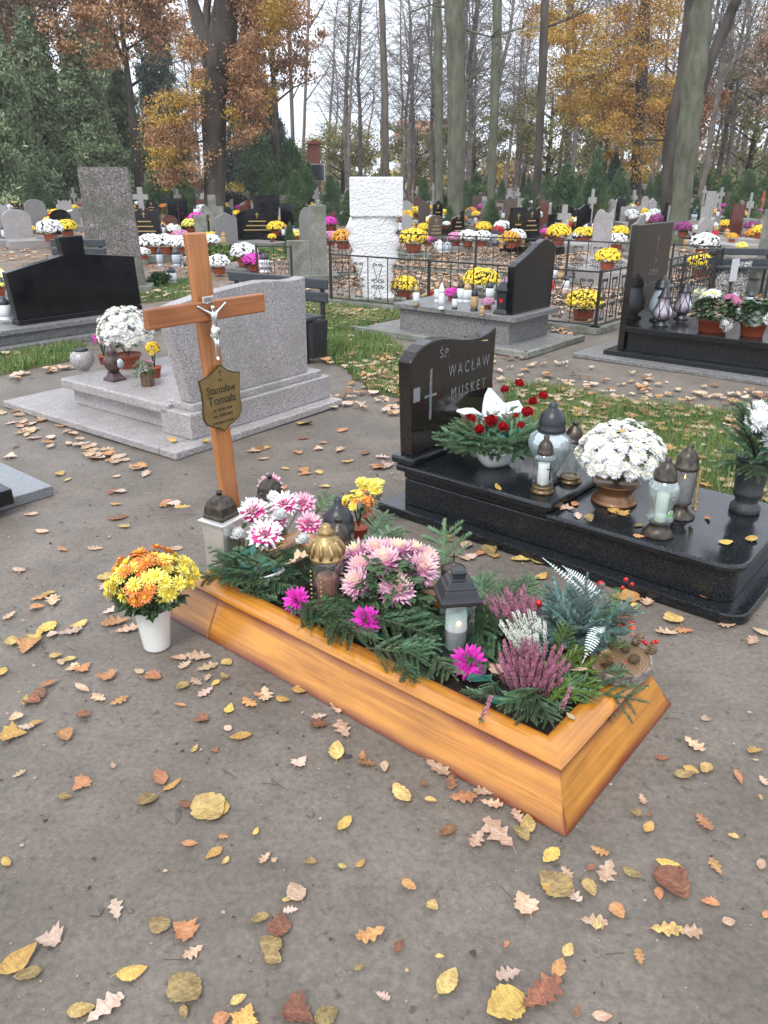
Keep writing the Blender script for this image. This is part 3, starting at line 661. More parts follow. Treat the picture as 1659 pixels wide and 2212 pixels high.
# unit-radius heads
H_DAISYMUM = [(16, .62, .22, 8, -10, .36, 0), (14, .58, .22, 28, -14, .30, 0), (9, .42, .15, 52, -14, .2, 0), (6, .3, .13, 74, -10, .1, 0)]
H_POMPOM = [(12, .55, .2, -35, 20, .4, 0), (14, .58, .2, -10, 30, .42, 0), (14, .58, .2, 12, 35, .42, 0), (12, .52, .2, 35, 35, .4, 0), (9, .45, .2, 58, 30, .35, 0), (6, .3, .18, 78, 10, .3, 0)]
H_DAHLIA = [(17, .68, .26, -14, -4, .26, (0, 0, 1)), (17, .66, .25, 6, 12, .26, (0, 0, 1)), (15, .66, .2, 24, 18, .2, (0, 1, 1)), (11, .54, .15, 42, 16, .18, (0, 1, 1)), (8, .42, .13, 62, 12, .14, (0, 1, 1)), (5, .3, .1, 80, 5, .08, (0, 0, 1))]
H_BIGMUM = [(20, .80, .21, -42, 2, .25, 0), (22, .80, .21, -20, 14, .27, 0), (22, .76, .20, 2, 24, .30, (0, 0, 1)), (22, .70, .19, 22, 30, .32, (0, 1, 1)), (18, .60, .18, 42, 34, .32, (1, 1, 2)), (14, .48, .16, 60, 30, .30, 2), (9, .36, .15, 80, 10, .25, 2)]
H_GLOBE = [(16, .50, .2, -55, 40, .52, 0), (20, .50, .2, -30, 50, .55, 0), (22, .48, .2, -6, 55, .56, 0), (20, .46, .2, 18, 55, .56, 0), (16, .44, .2, 42, 50, .55, 0), (11, .4, .2, 64, 40, .55, 0), (6, .3, .2, 82, 20, .6, 0)]
H_ROSE = [(6, .85, .95, 5, 60, .2, 0), (6, .9, .95, 25, 55, .2, 0), (5, .95, .9, 45, 45, .18, 0), (5, 1.0, .7, 60, 38, .14, 0), (4, 1.0, .5, 72, 30, .08, 0)]
HM = {}
def hm(kind, *mats):
    k = (kind,) + tuple(m.name for m in mats)
    if k not in HM:
        L = dict(daisy=H_DAISYMUM, pompom=H_POMPOM, dahlia=H_DAHLIA, big=H_BIGMUM, globe=H_GLOBE, rose=H_ROSE)[kind]
        mats = list(mats)
        while len(mats) < 3: mats.append(mats[-1])
        HM[k] = [head_mesh('flower_head', L, mats, sd, (.3, .25, 2) if kind in ('daisy',) else (.42, .1, 0) if kind in ('big', 'pompom', 'globe') else None) for sd in range(3)]
    return HM[k][random.randrange(3)]
def orient(d, roll=None):
    q = Vector(d).to_track_quat('Z', 'Y').to_euler(); return q if roll is None else (Matrix(q.to_matrix()) @ Matrix.Rotation(roll, 3, 'Z')).to_euler()
def leaf_mass(mb, R_, h, n, size, m=0, z0=0.0, rs=None, lobed=True):
    rs = rs or random
    for i in range(n):
        a = rs.uniform(0, 6.283); el = rs.uniform(-.5, 1.35); rr = R_ * rs.uniform(.55, 1.0)
        c = Vector((rr * math.cos(a) * math.cos(el), rr * math.sin(a) * math.cos(el), z0 + h * .5 + h * .5 * math.sin(el)))
        d = (Vector((c.x, c.y, 0)).normalized() + Vector((rs.uniform(-.6, .6), rs.uniform(-.6, .6), rs.uniform(-.5, .5)))).normalized(); up = Vector((rs.uniform(-.4, .4), rs.uniform(-.4, .4), 1)); s = d.cross(up).normalized(); L = size * rs.uniform(.6, 1.2)
        n_ = s.cross(d).normalized()
        vs = [c, c + d * L * .35 + s * L * .22, c + d * L * .5 + s * L * .42 - n_ * .08 * L, c + d * L * .75 + s * L * .16, c + d * L - n_ * .15 * L, c + d * L * .75 - s * L * .16, c + d * L * .5 - s * L * .42 - n_ * .08 * L, c + d * L * .35 - s * L * .22]
        mb.add(vs, [(0, 1, 3, 4), (1, 2, 3), (0, 4, 5, 7), (5, 6, 7)], m)
POTP = [(.62, 0), (.70, .05), (.88, .82), (1.0, .84), (1.02, 1.0), (.94, 1.0), (.90, .90)]
def pot_mb(r, h, prof=POTP, m=0, seg=20, sx=1, sy=1): return MB().lathe([(a * r, b * h) for a, b in prof], seg, m, sx=sx, sy=sy)
def potted(name, label, loc, pot, heads, nh, hr, R_, H, zc, group=None, rot=0, cat='potted flowers', leafm=None, leafn=160, leafs=.035, flat=.85, zmin=-.15, elong=(1, 1), lean=(0, 0), parts=True, potparts=None):
    """pot=(radius,height,material[,profile]); heads=list of meshes; R_=dome radius"""
    t = thing(name, label, cat, loc, rot, group)
    if pot: link('pot', pot_mb(pot[0], pot[1], pot[3] if len(pot) > 3 else POTP, sx=elong[0], sy=elong[1]).mesh('pot', pot[2], True), t)
    mb = MB(); leaf_mass(mb, R_ * .93, H, leafn, leafs, z0=zc - H * .5)
    for i in range(10):
        a = random.uniform(0, 6.28); mb.tube([(0, 0, (pot[1] if pot else .02) * .8), (R_ * .35 * math.cos(a), R_ * .35 * math.sin(a), zc - H * .25), (R_ * .7 * math.cos(a), R_ * .7 * math.sin(a), zc)], .0022, 4)
    link('foliage', mb.mesh('foliage', leafm or LEAFG), t)
    for d in fib(nh, zmin):
        k = random.uniform(.88, 1.05); p = Vector((d.x * R_ * elong[0] * k + lean[0] * d.z, d.y * R_ * elong[1] * k + lean[1] * d.z, zc + d.z * H * .5 * flat * 1.2 * k))
        me = random.choice(heads); dd = d + Vector((random.uniform(-.25, .25), random.uniform(-.25, .25), .35))
        link('flower_head', me, t, p, orient(dd, random.uniform(0, 6)), hr * random.uniform(.82, 1.12))
    return t
WH = lambda: [hm('daisy', P_WHITE, P_WHITE, P_CREAM) for _ in range(3)]

# ---- white bucket of orange and yellow mums, outside the bed at the left
def bucket():
    loc = fP.pt(-.155, 1.60)
    t = thing('flower_bucket', 'white ribbed plastic bucket of orange and yellow chrysanthemums standing on the dirt', 'bucket of flowers', loc, .3)
    pr = [(.046, 0), (.048, .004)] ; 
    for i in range(9): pr += [(.048 + .0017 * i + .0012, .008 + i * .0165), (.0485 + .0017 * i, .016 + i * .0165)]
    pr += [(.066, .158), (.0665, .168), (.062, .168), (.058, .12)]
    link('pot', MB().lathe(pr, 28).mesh('pot', WPOT, True), t)
    mb = MB(); leaf_mass(mb, .10, .14, 230, .05, z0=.15)
    for i in range(14):
        a = i * 2.4; r = .03 + .05 * random.random(); mb.tube([(0, 0, .1), (r * .5 * math.cos(a), r * .5 * math.sin(a), .2), (r * math.cos(a), r * math.sin(a), .27)], .0022, 4)
    link('foliage', mb.mesh('foliage', LEAFG), t)
    hd = [hm('daisy', P_OR, P_OR, P_GOLD), hm('daisy', P_LEMON, P_LEMON, P_YEL), hm('daisy', P_OR, P_GOLD, P_GOLD)]
    th = -.3
    for d in fib(95, -.45, .1):
        w = Vector((math.cos(-th) * d.x - math.sin(-th) * d.y, math.sin(-th) * d.x + math.cos(-th) * d.y)) # world dir
        x = w.x + .25 * random.uniform(-1, 1)
        me = hd[1] if x > .28 or x < -.62 else (hd[0] if random.random() < .85 else hd[1])
        k = random.uniform(.74, 1.12); dd = d + Vector((0, 0, .25))
        link('flower_head', me, t, (d.x * .142 * k + .012, d.y * .125 * k, .285 + d.z * .092 * k), orient(dd, random.random() * 6), random.uniform(.027, .036))
bucket()

# ---- generic potted plants on the near graves
W_POT = (.085, .07, BRONZE)
fAp = fA.pt; fBp = fB.pt; fDp = fD.pt; fCp = fC.pt; fPp = fP.pt
# white ball on black grave, in a bronzed footed bowl
FOOT = [(.92, 0), (1.0, .05), (.98, .14), (.86, .22), (.90, .30), (.70, .40), (.74, .55), (.98, .92), (1.05, .95), (1.05, 1.0), (.95, 1.0), (.9, .9)]
potted('potted_chrysanthemum', 'big white chrysanthemum ball in brown footed bowl on the black granite grave', fBp(.36, .70, .222), (.105, .10, PLATBR, FOOT), WH() + WH(), 260, .030, .178, .27, .235, leafn=200, leafs=.035, zmin=-.42, group='potted chrysanthemums on the graves')
# granite grave at left: white ball, yellow head pot, small basket
potted('potted_chrysanthemum', 'white chrysanthemum ball in red pot behind the left arm of the cross', fAp(.74, 1.42, .25), (.10, .11, TERRA), WH() + WH(), 240, .034, .190, .34, .28, leafn=200, leafs=.05, zmin=-.38, group='potted chrysanthemums on the graves')
potted('potted_chrysanthemum', 'small yellow potted flower beside the granite headstone, under the cross arm', fAp(.66, 1.0, .25), (.05, .08, TERRA), [hm('daisy', P_YEL, P_YEL, P_GOLD)], 16, .026, .045, .10, .20, leafn=40, leafs=.03, group='potted chrysanthemums on the graves')
potted('potted_chrysanthemum', 'magenta flowers at the left behind the white ball on the granite grave', fAp(.70, 1.68, .25), (.05, .07, TERRA), [hm('daisy', P_MAG, P_MAG)], 14, .026, .06, .12, .18, leafn=50, leafs=.03, group='potted chrysanthemums on the graves')
def basket():
    t = thing('planted_basket', 'small wooden basket of trailing green moss plant beside the granite headstone', 'planter', fAp(.47, .84, .25), fA.th)
    mb = MB()
    for i in range(11):
        a = 2 * math.pi * i / 11; mb.box((0, 0, .045), (.024, .006, .09), 0, Matrix.Rotation(a, 4, 'Z') @ Matrix.Translation((0, -.043, 0)))
    link('slat_wall', mb.mesh('slat_wall', TWIG), t)
    mb = MB(); leaf_mass(mb, .075, .14, 300, .022, z0=.03); link('foliage', mb.mesh('foliage', THUJA), t, (.0, .03, 0))
    mb = MB(); leaf_mass(mb, .035, .06, 90, .016, z0=.12); link('flower_mass', mb.mesh('flower_mass', HPINK), t, (.03, .02, 0))
basket()
def granite_vase():
    t = thing('round_vase', 'round pinkish granite vase with black rim on the far left grave corner', 'vase', fAp(.47, 1.62, .25))
    link('body', MB().lathe([(.04, 0), (.045, .01), (.075, .04), (.09, .085), (.078, .13), (.05, .15)], 24).mesh('body', PINKG, True), t)
    link('rim', MB().lathe([(.048, .15), (.052, .155), (.050, .168), (.040, .168)], 24).mesh('rim', BLACKPL, True), t)
granite_vase()

# ---- lanterns
def flame(t, z, r=.004): link('flame', MB().lathe([(.0005, z), (r, z + .006), (r * .8, z + .012), (.0004, z + .024)], 8).mesh('flame', FLAME, True), t)
def jar_lantern(label, loc, s, glass, capm, basem, body=None, cap=None, base=None, candle=True, flute=0, rot=0, group='grave lanterns', seg=28, knob=True, lit=False, name='grave_lantern'):
    """s = overall height; profiles in units of s"""
    t = thing(name, label, 'lantern', loc, rot, group)
    base = base or [(.17, 0), (.19, .01), (.18, .035), (.15, .05), (.16, .07), (.17, .09), (.15, .10)]
    body = body or [(.14, .10), (.155, .13), (.16, .40), (.165, .58), (.15, .63), (.12, .66)]
    cap = cap or [(.15, .66), (.155, .68), (.15, .71), (.135, .72), (.14, .76), (.13, .82), (.09, .89), (.04, .925), (.04, .95), (.05, .955), (.05, .985), (.035, 1.0)]
    q = lambda pr: [(a * s, b * s) for a, b in pr]
    link('base', MB().lathe(q(base), seg, flute=.10 if flute else 0).mesh('base', basem, True), t)
    link('glass_body', MB().lathe(q(body), seg, cap=False, flute=flute).mesh('glass_body', glass, True), t)
    link('cap', MB().lathe(q(cap), seg, flute=flute * 1.5).mesh('cap', capm, True), t)
    if candle:
        z0, z1 = body[0][1] * s + .004, (body[0][1] + (body[-1][1] - body[0][1]) * .68) * s; r = min(p[0] for p in body[:3]) * .62 * s
        link('candle', MB().lathe([(r * .95, z0), (r, z0 + .003), (r, z1), (r * .85, z1 + .002)], 16).mesh('candle', WAX, True), t)
        if lit: flame(t, z1, .0035)
    return t
# on the black granite grave
VASEB = [(.10, .09), (.12, .12), (.16, .20), (.22, .33), (.265, .45), (.27, .52), (.24, .59), (.17, .63), (.15, .65)]
jar_lantern('large pearl blue glass lantern with black cap beside the red roses', fBp(.30, 1.02, .264), .385, PEARL, BLACKPL, BLACKPL, body=VASEB, candle=False, base=[(.17, 0), (.17, .03), (.12, .05), (.11, .10)], cap=[(.15, .645), (.17, .65), (.17, .69), (.16, .70), (.165, .75), (.15, .83), (.10, .90), (.055, .93), (.05, .94), (.055, .99), (.03, 1.0)])
t_ = jar_lantern('small clear glass lantern with dark cross and white candle, in front of the pearl lantern', fBp(.155, .965, .264), .275, GLASS, DBRONZE, BRONZE, body=[(.16, .13), (.185, .16), (.18, .40), (.185, .58), (.20, .62), (.15, .68)], cap=[(.13, .67), (.135, .68), (.135, .73), (.12, .745), (.12, .80), (.09, .87), (.045, .92), (.05, .98), (.03, 1)], base=[(.19, 0), (.20, .02), (.19, .05), (.17, .06), (.175, .09), (.18, .12), (.16, .135)])
mb = MB().box((.0, -.0525, .115), (.006, .003, .08)).box((0, -.0525, .128), (.034, .003, .005)); link('cross_ornament', mb.mesh('cross_ornament', DBRONZE), t_, rot=.35)
jar_lantern('plain glass lantern with brown cap standing behind the white chrysanthemum ball', fBp(.36, .93, .264), .30, GLASS, DBRONZE, BRONZE, candle=False, body=[(.14, .13), (.13, .16), (.15, .40), (.18, .62), (.15, .68)])
t_ = jar_lantern('wavy ribbed glass lantern with green sticker at the front of the black grave', fBp(.13, .40, .222), .345, GLASSG, DBRONZE, DBRONZE, flute=.05, seg=32,
    body=[(.115, .18), (.15, .20), (.155, .24), (.125, .33), (.12, .37), (.16, .50), (.185, .60), (.175, .66), (.135, .715)], base=[(.17, 0), (.175, .02), (.13, .09), (.09, .15), (.115, .18)], cap=[(.11, .71), (.122, .715), (.122, .75), (.115, .76), (.11, .82), (.07, .91), (.035, .945), (.035, .99), (.02, 1)])
link('sticker', MB().box((0, -.0475, .112), (.030, .0015, .022)).mesh('sticker', mat('green_sticker', (.10, .45, .08))), t_, rot=.5)
link('sticker', MB().box((0, -.0484, .118), (.022, .0012, .012)).mesh('sticker', WHITEC), t_, rot=.5); text('120', .011, TEXTD, t_, (.0235, -.0435, .118), (R(90), 0, .5))
t_ = jar_lantern('dark ribbed lantern with gold rope frame and lit candle, behind the wavy glass one', fBp(.385, .405, .222), .33, SMOKE, DBRONZE, DBRONZE, lit=True, flute=.04, seg=24, body=[(.125, .22), (.14, .30), (.145, .62), (.14, .68)], base=[(.19, 0), (.19, .02), (.10, .10), (.08, .15), (.13, .22)], cap=[(.14, .67), (.15, .68), (.15, .72), (.14, .73), (.13, .83), (.08, .93), (.035, .95), (.035, .99), (.02, 1)])
mb = MB()
fr = [(-.02, .07), (.028, .075), (.032, .12), (.026, .19), (.020, .225), (-.022, .215), (-.026, .15), (-.024, .1)]
for i in range(len(fr)):
    a, b = Vector((fr[i][0], 0, fr[i][1])), Vector((fr[(i + 1) % len(fr)][0], 0, fr[(i + 1) % len(fr)][1])); n_ = max(2, int((b - a).length / .009))
    for j in range(n_): p = a.lerp(b, j / n_); mb.ball(p, .0062, 0, 6, 4)
for i in range(9): mb.ball((random.uniform(-.012, .016), random.uniform(-.006, .006), .062 + random.uniform(-.016, .018)), .008, 0, 6, 4)
link('gold_frame', mb.mesh('gold_frame', GOLDM, True), t_, (.048, -.035, 0), 1.1)
link('frame_glass', MB().box((0, 0, .145), (.044, .002, .12)).mesh('frame_glass', GLASS), t_, (.048, -.035, 0), 1.1)
# square lanterns in the bed
def square_lantern(label, loc, rot, w, hb, lit=False, letter=False):
    t = thing('square_lantern', label, 'lantern', loc, rot, 'silver square lanterns in the bed'); h = w / 2
    link('body', MB().lathe([(h * .93, 0), (h * .97, .008), (h * .9, .014), (h * .93, hb * .95), (h * 1.0, hb)], sq=True).mesh('body', CHROME), t, bevel=.004)
    link('top_rim', MB().lathe([(h * 1.0, hb), (h * 1.12, hb + .006), (h * 1.12, hb + .012), (h * .82, hb + .018)], sq=True).mesh('top_rim', CHROME), t, bevel=.002)
    z = hb + .018
    link('cap', MB().lathe([(h * .86, z), (h * .86, z + .012), (h * .78, z + .016), (h * .80, z + .022), (h * .74, z + .048), (h * .56, z + .074), (h * .3, z + .088), (h * .16, z + .092)], 8, sq=True).mesh('cap', DBRONZE), t, bevel=.010)
    link('knob', MB().lathe([(.011, z + .090), (.010, z + .098), (.013, z + .100), (.013, z + .106), (.006, z + .108)], 12).mesh('knob', BLACKPL, True), t)
    link('side_glass', MB().box((0, -h * .955, hb * .50), (w * .62, .002, hb * .66)).box((h * .955, 0, hb * .5), (.002, w * .62, hb * .66)).mesh('side_glass', mat('mirror_amber_glass', (.30, .24, .17), (.52, .46, .38), .16, .6, scale=3)), t)
    if letter:
        text('Drogi', .016, TEXTD, t, (h * .965, 0, hb * .76), (R(90), 0, R(90))); text('Pamięć', .016, TEXTD, t, (h * .965, 0, hb * .62), (R(90), 0, R(90)))
    return t
square_lantern('square silver lantern with dark domed cap, nearest the white flower bucket', fPp(.235, 1.66, .10), TH + R(8), .118, .262)
square_lantern('square silver lantern with dark cap, half hidden behind the pink and white flowers', fPp(.60, 1.78, .05), TH + R(2), .105, .245)
t_ = jar_lantern('round glass lantern with leafy gold cap, in the bed before the large pink chrysanthemums', fPp(.28, 1.13, .13), .355, GLASS, GOLDM, BRONZE, flute=.0, seg=30, candle=False,
    body=[(.155, .08), (.165, .12), (.165, .55), (.165, .60), (.15, .64)], cap=[(.16, .625), (.175, .63), (.175, .66), (.165, .67), (.17, .72), (.15, .80), (.10, .865), (.07, .88), (.085, .91), (.08, .935), (.05, .96), (.05, .98), (.03, 1)])
mb = MB()
for k in (-1.9, -.35, 1.6, 3.2):
    for j in range(7): mb.ball((.0585 * math.cos(k), .0585 * math.sin(k), .06 + j * .018), .0062, 0, 6, 4, sz=.7)
link('gold_strips', mb.mesh('gold_strips', GOLDM, True), t_)
mb = MB()
for j in range(10):
    a = j * .628
    mb.tube([(.060 * math.cos(a), .060 * math.sin(a), .238), (.062 * math.cos(a + .1), .062 * math.sin(a + .1), .262), (.048 * math.cos(a), .048 * math.sin(a), .288), (.034 * math.cos(a), .034 * math.sin(a), .302)], [.006, .009, .007, .003], 5)
link('cap_leaves', mb.mesh('cap_leaves', GOLDM, True), t_)
link('inner_candle', MB().lathe([(.036, .03), (.038, .033), (.038, .15), (.03, .155)], 16).mesh('inner_candle', mat('red_brown_candle', (.30, .13, .10), rough=.5)), t_)
t_ = jar_lantern('grey glass lantern with large black domed cap, behind the pink chrysanthemums', fPp(.585, 1.36, .10), .33, SMOKE, BLACKPL, BLACKPL, candle=True, body=[(.15, .10), (.17, .14), (.18, .40), (.19, .50), (.17, .56)], cap=[(.17, .55), (.20, .56), (.20, .64), (.185, .65), (.19, .72), (.15, .80), (.09, .87), (.05, .89), (.05, .97), (.03, 1)])
jar_lantern('slim lantern with dark ribbed cap between the gold capped and the grey glass lantern', fPp(.46, 1.24, .10), .32, SMOKE, DBRONZE, DBRONZE, flute=.05, seg=24, candle=False)
def house_lantern():
    t = thing('house_lantern', 'black roofed lantern with clear glass and lit white candle among the fir branches', 'lantern', fPp(.335, .60, .125), TH + R(-42), scale=1.0)
    link('base', MB().lathe([(.075, 0), (.078, .006), (.078, .018), (.070, .024), (.056, .036), (.056, .042), (.048, .046)], sq=True).mesh('base', BLACKPL), t, bevel=.003)
    for k in range(4):
        M = Matrix.Rotation(k * math.pi / 2, 4, 'Z'); link('glass_pane', MB().box((0, -.0475, .1375), (.090, .002, .185), 0, M).mesh('glass_pane', GLASS), t)
    link('candle', MB().lathe([(.033, .048), (.035, .052), (.035, .118), (.037, .120), (.037, .124), (.035, .126), (.035, .178), (.032, .180), (.032, .192)], 20).mesh('candle', mat('glowing_wax', (.82, .82, .80), rough=.35), True), t)
    flame(t, .155, .005)
    link('flame_window', MB().ball((.0, -.0355, .158), .006, 0, 8, 6, sz=1.3).mesh('flame_window', FLAME, True), t)
    rf = [(.048, .190), (.063, .196), (.066, .200), (.066, .212), (.062, .214), (.058, .222), (.052, .240), (.049, .246), (.049, .251), (.043, .253), (.038, .264), (.036, .268), (.024, .270), (.024, .274), (.020, .275)]
    rf = [(a, b + .038) for a, b in rf]; link('roof', MB().lathe(rf, sq=True).mesh('roof', BLACKPL), t, bevel=.003)
    link('chimney', MB().lathe([(.020, .313), (.020, .326), (.024, .328), (.024, .334), (.015, .338)], sq=True).mesh('chimney', BLACKPL), t, bevel=.002)
house_lantern()
t_ = jar_lantern('small dark lantern topped with a little cross, behind the black roofed lantern', fPp(.60, .80, .10), .23, SMOKE, DBRONZE, DBRONZE, candle=False, cap=[(.16, .62), (.19, .64), (.19, .76), (.18, .77), (.20, .80), (.20, .84), (.12, .88), (.07, .90), (.03, .92), (.03, .94)])
link('little_cross', MB().box((0, 0, .232), (.006, .006, .044)).box((0, 0, .240), (.028, .006, .006)).mesh('little_cross', BRONZE), t_)
# purple-brown lantern on granite grave
t_ = thing('figure_lantern', 'purple brown cast lantern with round window beside the granite vase', 'lantern', fAp(.43, 1.17, .25), fA.th, 'grave lanterns')
PBR = mat('purple_brown_plastic', (.05, .025, .025), (.09, .05, .045), .35, scale=20)
link('foot', MB().lathe([(.058, 0), (.06, .01), (.045, .03), (.032, .05), (.034, .06)], sq=True).mesh('foot', PBR), t_, bevel=.004)
link('body', MB().lathe([(.034, .06), (.060, .10), (.066, .13), (.058, .165), (.036, .19), (.042, .20), (.030, .225), (.012, .245), (.012, .26)], 10).mesh('body', PBR, True), t_)
link('window', MB().ball((.02, -.052, .125), .03, 0, 10, 6, sz=1.2).mesh('window', FROST, True), t_)
# lanterns on the right slab grave
jar_lantern('tall crackled silver glass lantern with black cap at the foot of the upright slab', fDp(.46, -.13, .312), .43, FROST, BLACKPL, BLACKPL, candle=False, body=[(.10, .12), (.17, .16), (.23, .24), (.25, .32), (.22, .45), (.16, .62), (.13, .72)], base=[(.19, 0), (.19, .03), (.11, .06), (.10, .12)], cap=[(.13, .70), (.17, .71), (.17, .76), (.15, .78), (.14, .86), (.09, .93), (.04, .94), (.04, .99), (.02, 1)])
NETB = [(.13, .15), (.20, .20), (.25, .29), (.24, .38), (.18, .52), (.15, .64), (.16, .70), (.17, .72)]
for lb, x, y in (('pear shaped iridescent lantern with black net pattern, nearest the slab corner', .226, -.255), ('pear shaped iridescent lantern with black net pattern, beside the white mums', .73, -.26)):
    t_ = jar_lantern(lb, fDp(x, y, .312), .36, IRID, BLACKPL, BLACKPL, candle=False, body=NETB, flute=.0, base=[(.21, 0), (.21, .02), (.15, .07), (.13, .15)], cap=[(.17, .71), (.175, .74), (.15, .76), (.11, .85), (.085, .93), (.05, .95), (.05, 1)])
    mb = MB()
    for k in range(7):
        for sg in (-1, 1):
            pts = [((r + .004 / .36) * .36 * math.cos(k * .8976 + sg * f), (r + .012) * .36 * math.sin(k * .8976 + sg * f), z * .36) for (r, z), f in zip(NETB, (0, .25, .42, .42, .2, 0, 0, 0))]
            mb.tube(pts, .0035, 4)
    link('net', mb.mesh('net', BLACKPL, True), t_)
# white mums in terracotta bowls
def bowl_plant(label, loc, w, heads, rot=TH):
    t = thing('flower_bowl', label, 'potted flowers', loc, rot, 'terracotta bowls on the slab grave')
    link('bowl', pot_mb(w, .115, [(.78, 0), (.82, .04), (.95, .80), (1.03, .82), (1.05, 1.0), (.97, 1.0), (.92, .9)], sx=.72, sy=1.0).mesh('bowl', TERRA, True), t)
    mb = MB(); leaf_mass(mb, w * 1.3, .22, 420, .07, z0=.08); link('foliage', mb.mesh('foliage', LEAFG), t)
    for x, y, z, r, me in heads: link('flower_head', me, t, (x * 1.15, y * 1.15, z), orient((x * 2.2, y * 2.2, .25), random.random() * 6), r * 1.3)
    return t
hw_ = lambda: hm('daisy', P_WHITE, P_WHITE, P_LEMON)
h1 = [(random.uniform(-.09, .05), y, .30 + random.uniform(-.05, .05), .045, hw_()) for y in (.16, .13, .10, .07, .03, .0, -.03, .12, .08, .17, .05)] + [(random.uniform(-.02, .09), y, .28 + random.uniform(-.03, .04), .042, hm('pompom', P_PINK, P_PINK)) for y in (-.07, -.10, -.13, -.12, -.05, -.15)]
bowl_plant('terracotta bowl with white and pink chrysanthemums, left of the two on the black slab', fDp(.20, -.74, .312), .145, h1)
h2 = [(-.10, .17, .10, .055, hm('globe', P_WHITE)), (-.06, .08, .19, .055, hm('globe', P_WHITE)), (0, 0, .24, .058, hm('globe', P_WHITE)), (-.09, -.03, .17, .058, hm('globe', P_WHITE)), (-.07, -.13, .18, .055, hm('globe', P_WHITE)), (.05, -.09, .22, .055, hm('globe', P_WHITE)), (.03, .12, .2, .05, hw_())]
bowl_plant('terracotta bowl with large white globe chrysanthemums, nearest the right photo edge', fDp(.22, -1.08, .312), .115, h2)

# ================================================================== FIR BRANCHES
def twig_needles(V, p0, d, L, nl, rs, flat=.75, up=Vector((0, 0, 1)), w=.0032, dens=900, droop=-.25):
    """curved shoot with needles round it: returns the end point and path"""
    s = d.cross(up).normalized(); path = [Vector(p0)]; dd = Vector(d)
    n = max(4, int(L / .02))
    for i in range(n): dd = (dd + Vector((0, 0, droop / n)) + s * rs.uniform(-.04, .04)).normalized(); path.append(path[-1] + dd * L / n)
    cnt = int(L * dens)
    for i in range(cnt):
        f = (i + rs.random()) / cnt * n; k = min(n - 1, int(f)); p = path[k].lerp(path[k + 1], f - k); t = (path[k + 1] - path[k]).normalized()
        a = rs.uniform(0, 6.283); sd = t.cross(up).normalized(); u = sd.cross(t)
        r = sd * math.cos(a) + u * (math.sin(a) * flat + .30); fw = .85 if f < n - .6 else 1.6
        q = (r + t * fw).normalized(); ln = nl * rs.uniform(.75, 1.1) * (1 if f < n * .9 else .8); e = q.cross(t).normalized() * w * .5
        V.extend((p - e * .8, p + e * .8, p + q * ln + e * .7, p + q * ln - e * .7))
    return path
def fir_mesh(seed, L=.26, nl=.0155, mats=None, nside=5, spread=.8, dens=1500):
    rs = random.Random(seed); V = []; mb = MB()
    path = twig_needles(V, (0, 0, 0), Vector((1, 0, .18)).normalized(), L, nl, rs, dens=dens); mb.tube(path, [.0032] + [.0022] * (len(path) - 2) + [.001], 5, 1)
    for i in range(nside * 2):
        f = .18 + .66 * (i // 2 + rs.uniform(-.1, .1)) / nside; k = int(f * (len(path) - 1)); sg = -1 if i % 2 else 1
        d = Vector((math.cos(spread), sg * math.sin(spread), rs.uniform(-.05, .25))).normalized(); l2 = L * (.56 - .34 * f) * rs.uniform(.8, 1.2)
        pp = twig_needles(V, path[k], d, l2, nl * .95, rs, dens=dens); mb.tube(pp, .0014, 4, 1)
    n = len(V) // 4; b = len(mb.v); mb.v += [tuple(v) for v in V]; mb.f += [(b + 4 * i, b + 4 * i + 1, b + 4 * i + 2, b + 4 * i + 3) for i in range(n)]; mb.m += [0] * n
    return mb.mesh('fir_branch', mats or [NEEDLE, TWIG])
FIRS = [fir_mesh(s) for s in range(5)]; FIRY = [fir_mesh(9, mats=[NEEDLEY, TWIG])]; FIRB = [fir_mesh(s, L=.20, nl=.0145, mats=[NEEDLEB, TWIG], nside=5, dens=1700) for s in (11, 12)]
def dir_rot(d, roll=0):
    d = Vector(d).normalized(); q = d.to_track_quat('X', 'Z'); return (q.to_matrix() @ Matrix.Rotation(roll, 3, 'X')).to_euler()
def branch(label, a, d, s=1.0, meshes=FIRS, roll=0, group='fir branches laid in the wooden bed'):
    o = link('fir_branch', random.choice(meshes), None, a, dir_rot(d, roll), s); return tag(o, label, 'fir branch', group)
def wdir(dx, dy, dz=0):   # direction in the bed's own axes
    v = fP.pt(dx, dy) - fP.o; return Vector((v.x, v.y, dz))
def pix_branch(label, x0, y0, x1, y1, z0, z1, s=None, meshes=FIRS, roll=0, group='fir branches laid in the wooden bed'):
    a, b = G(x0, y0, z0), G(x1, y1, z1); L = (b - a).length; return branch(label, a, b - a, s or max(.35, L / .26), meshes, roll, group)
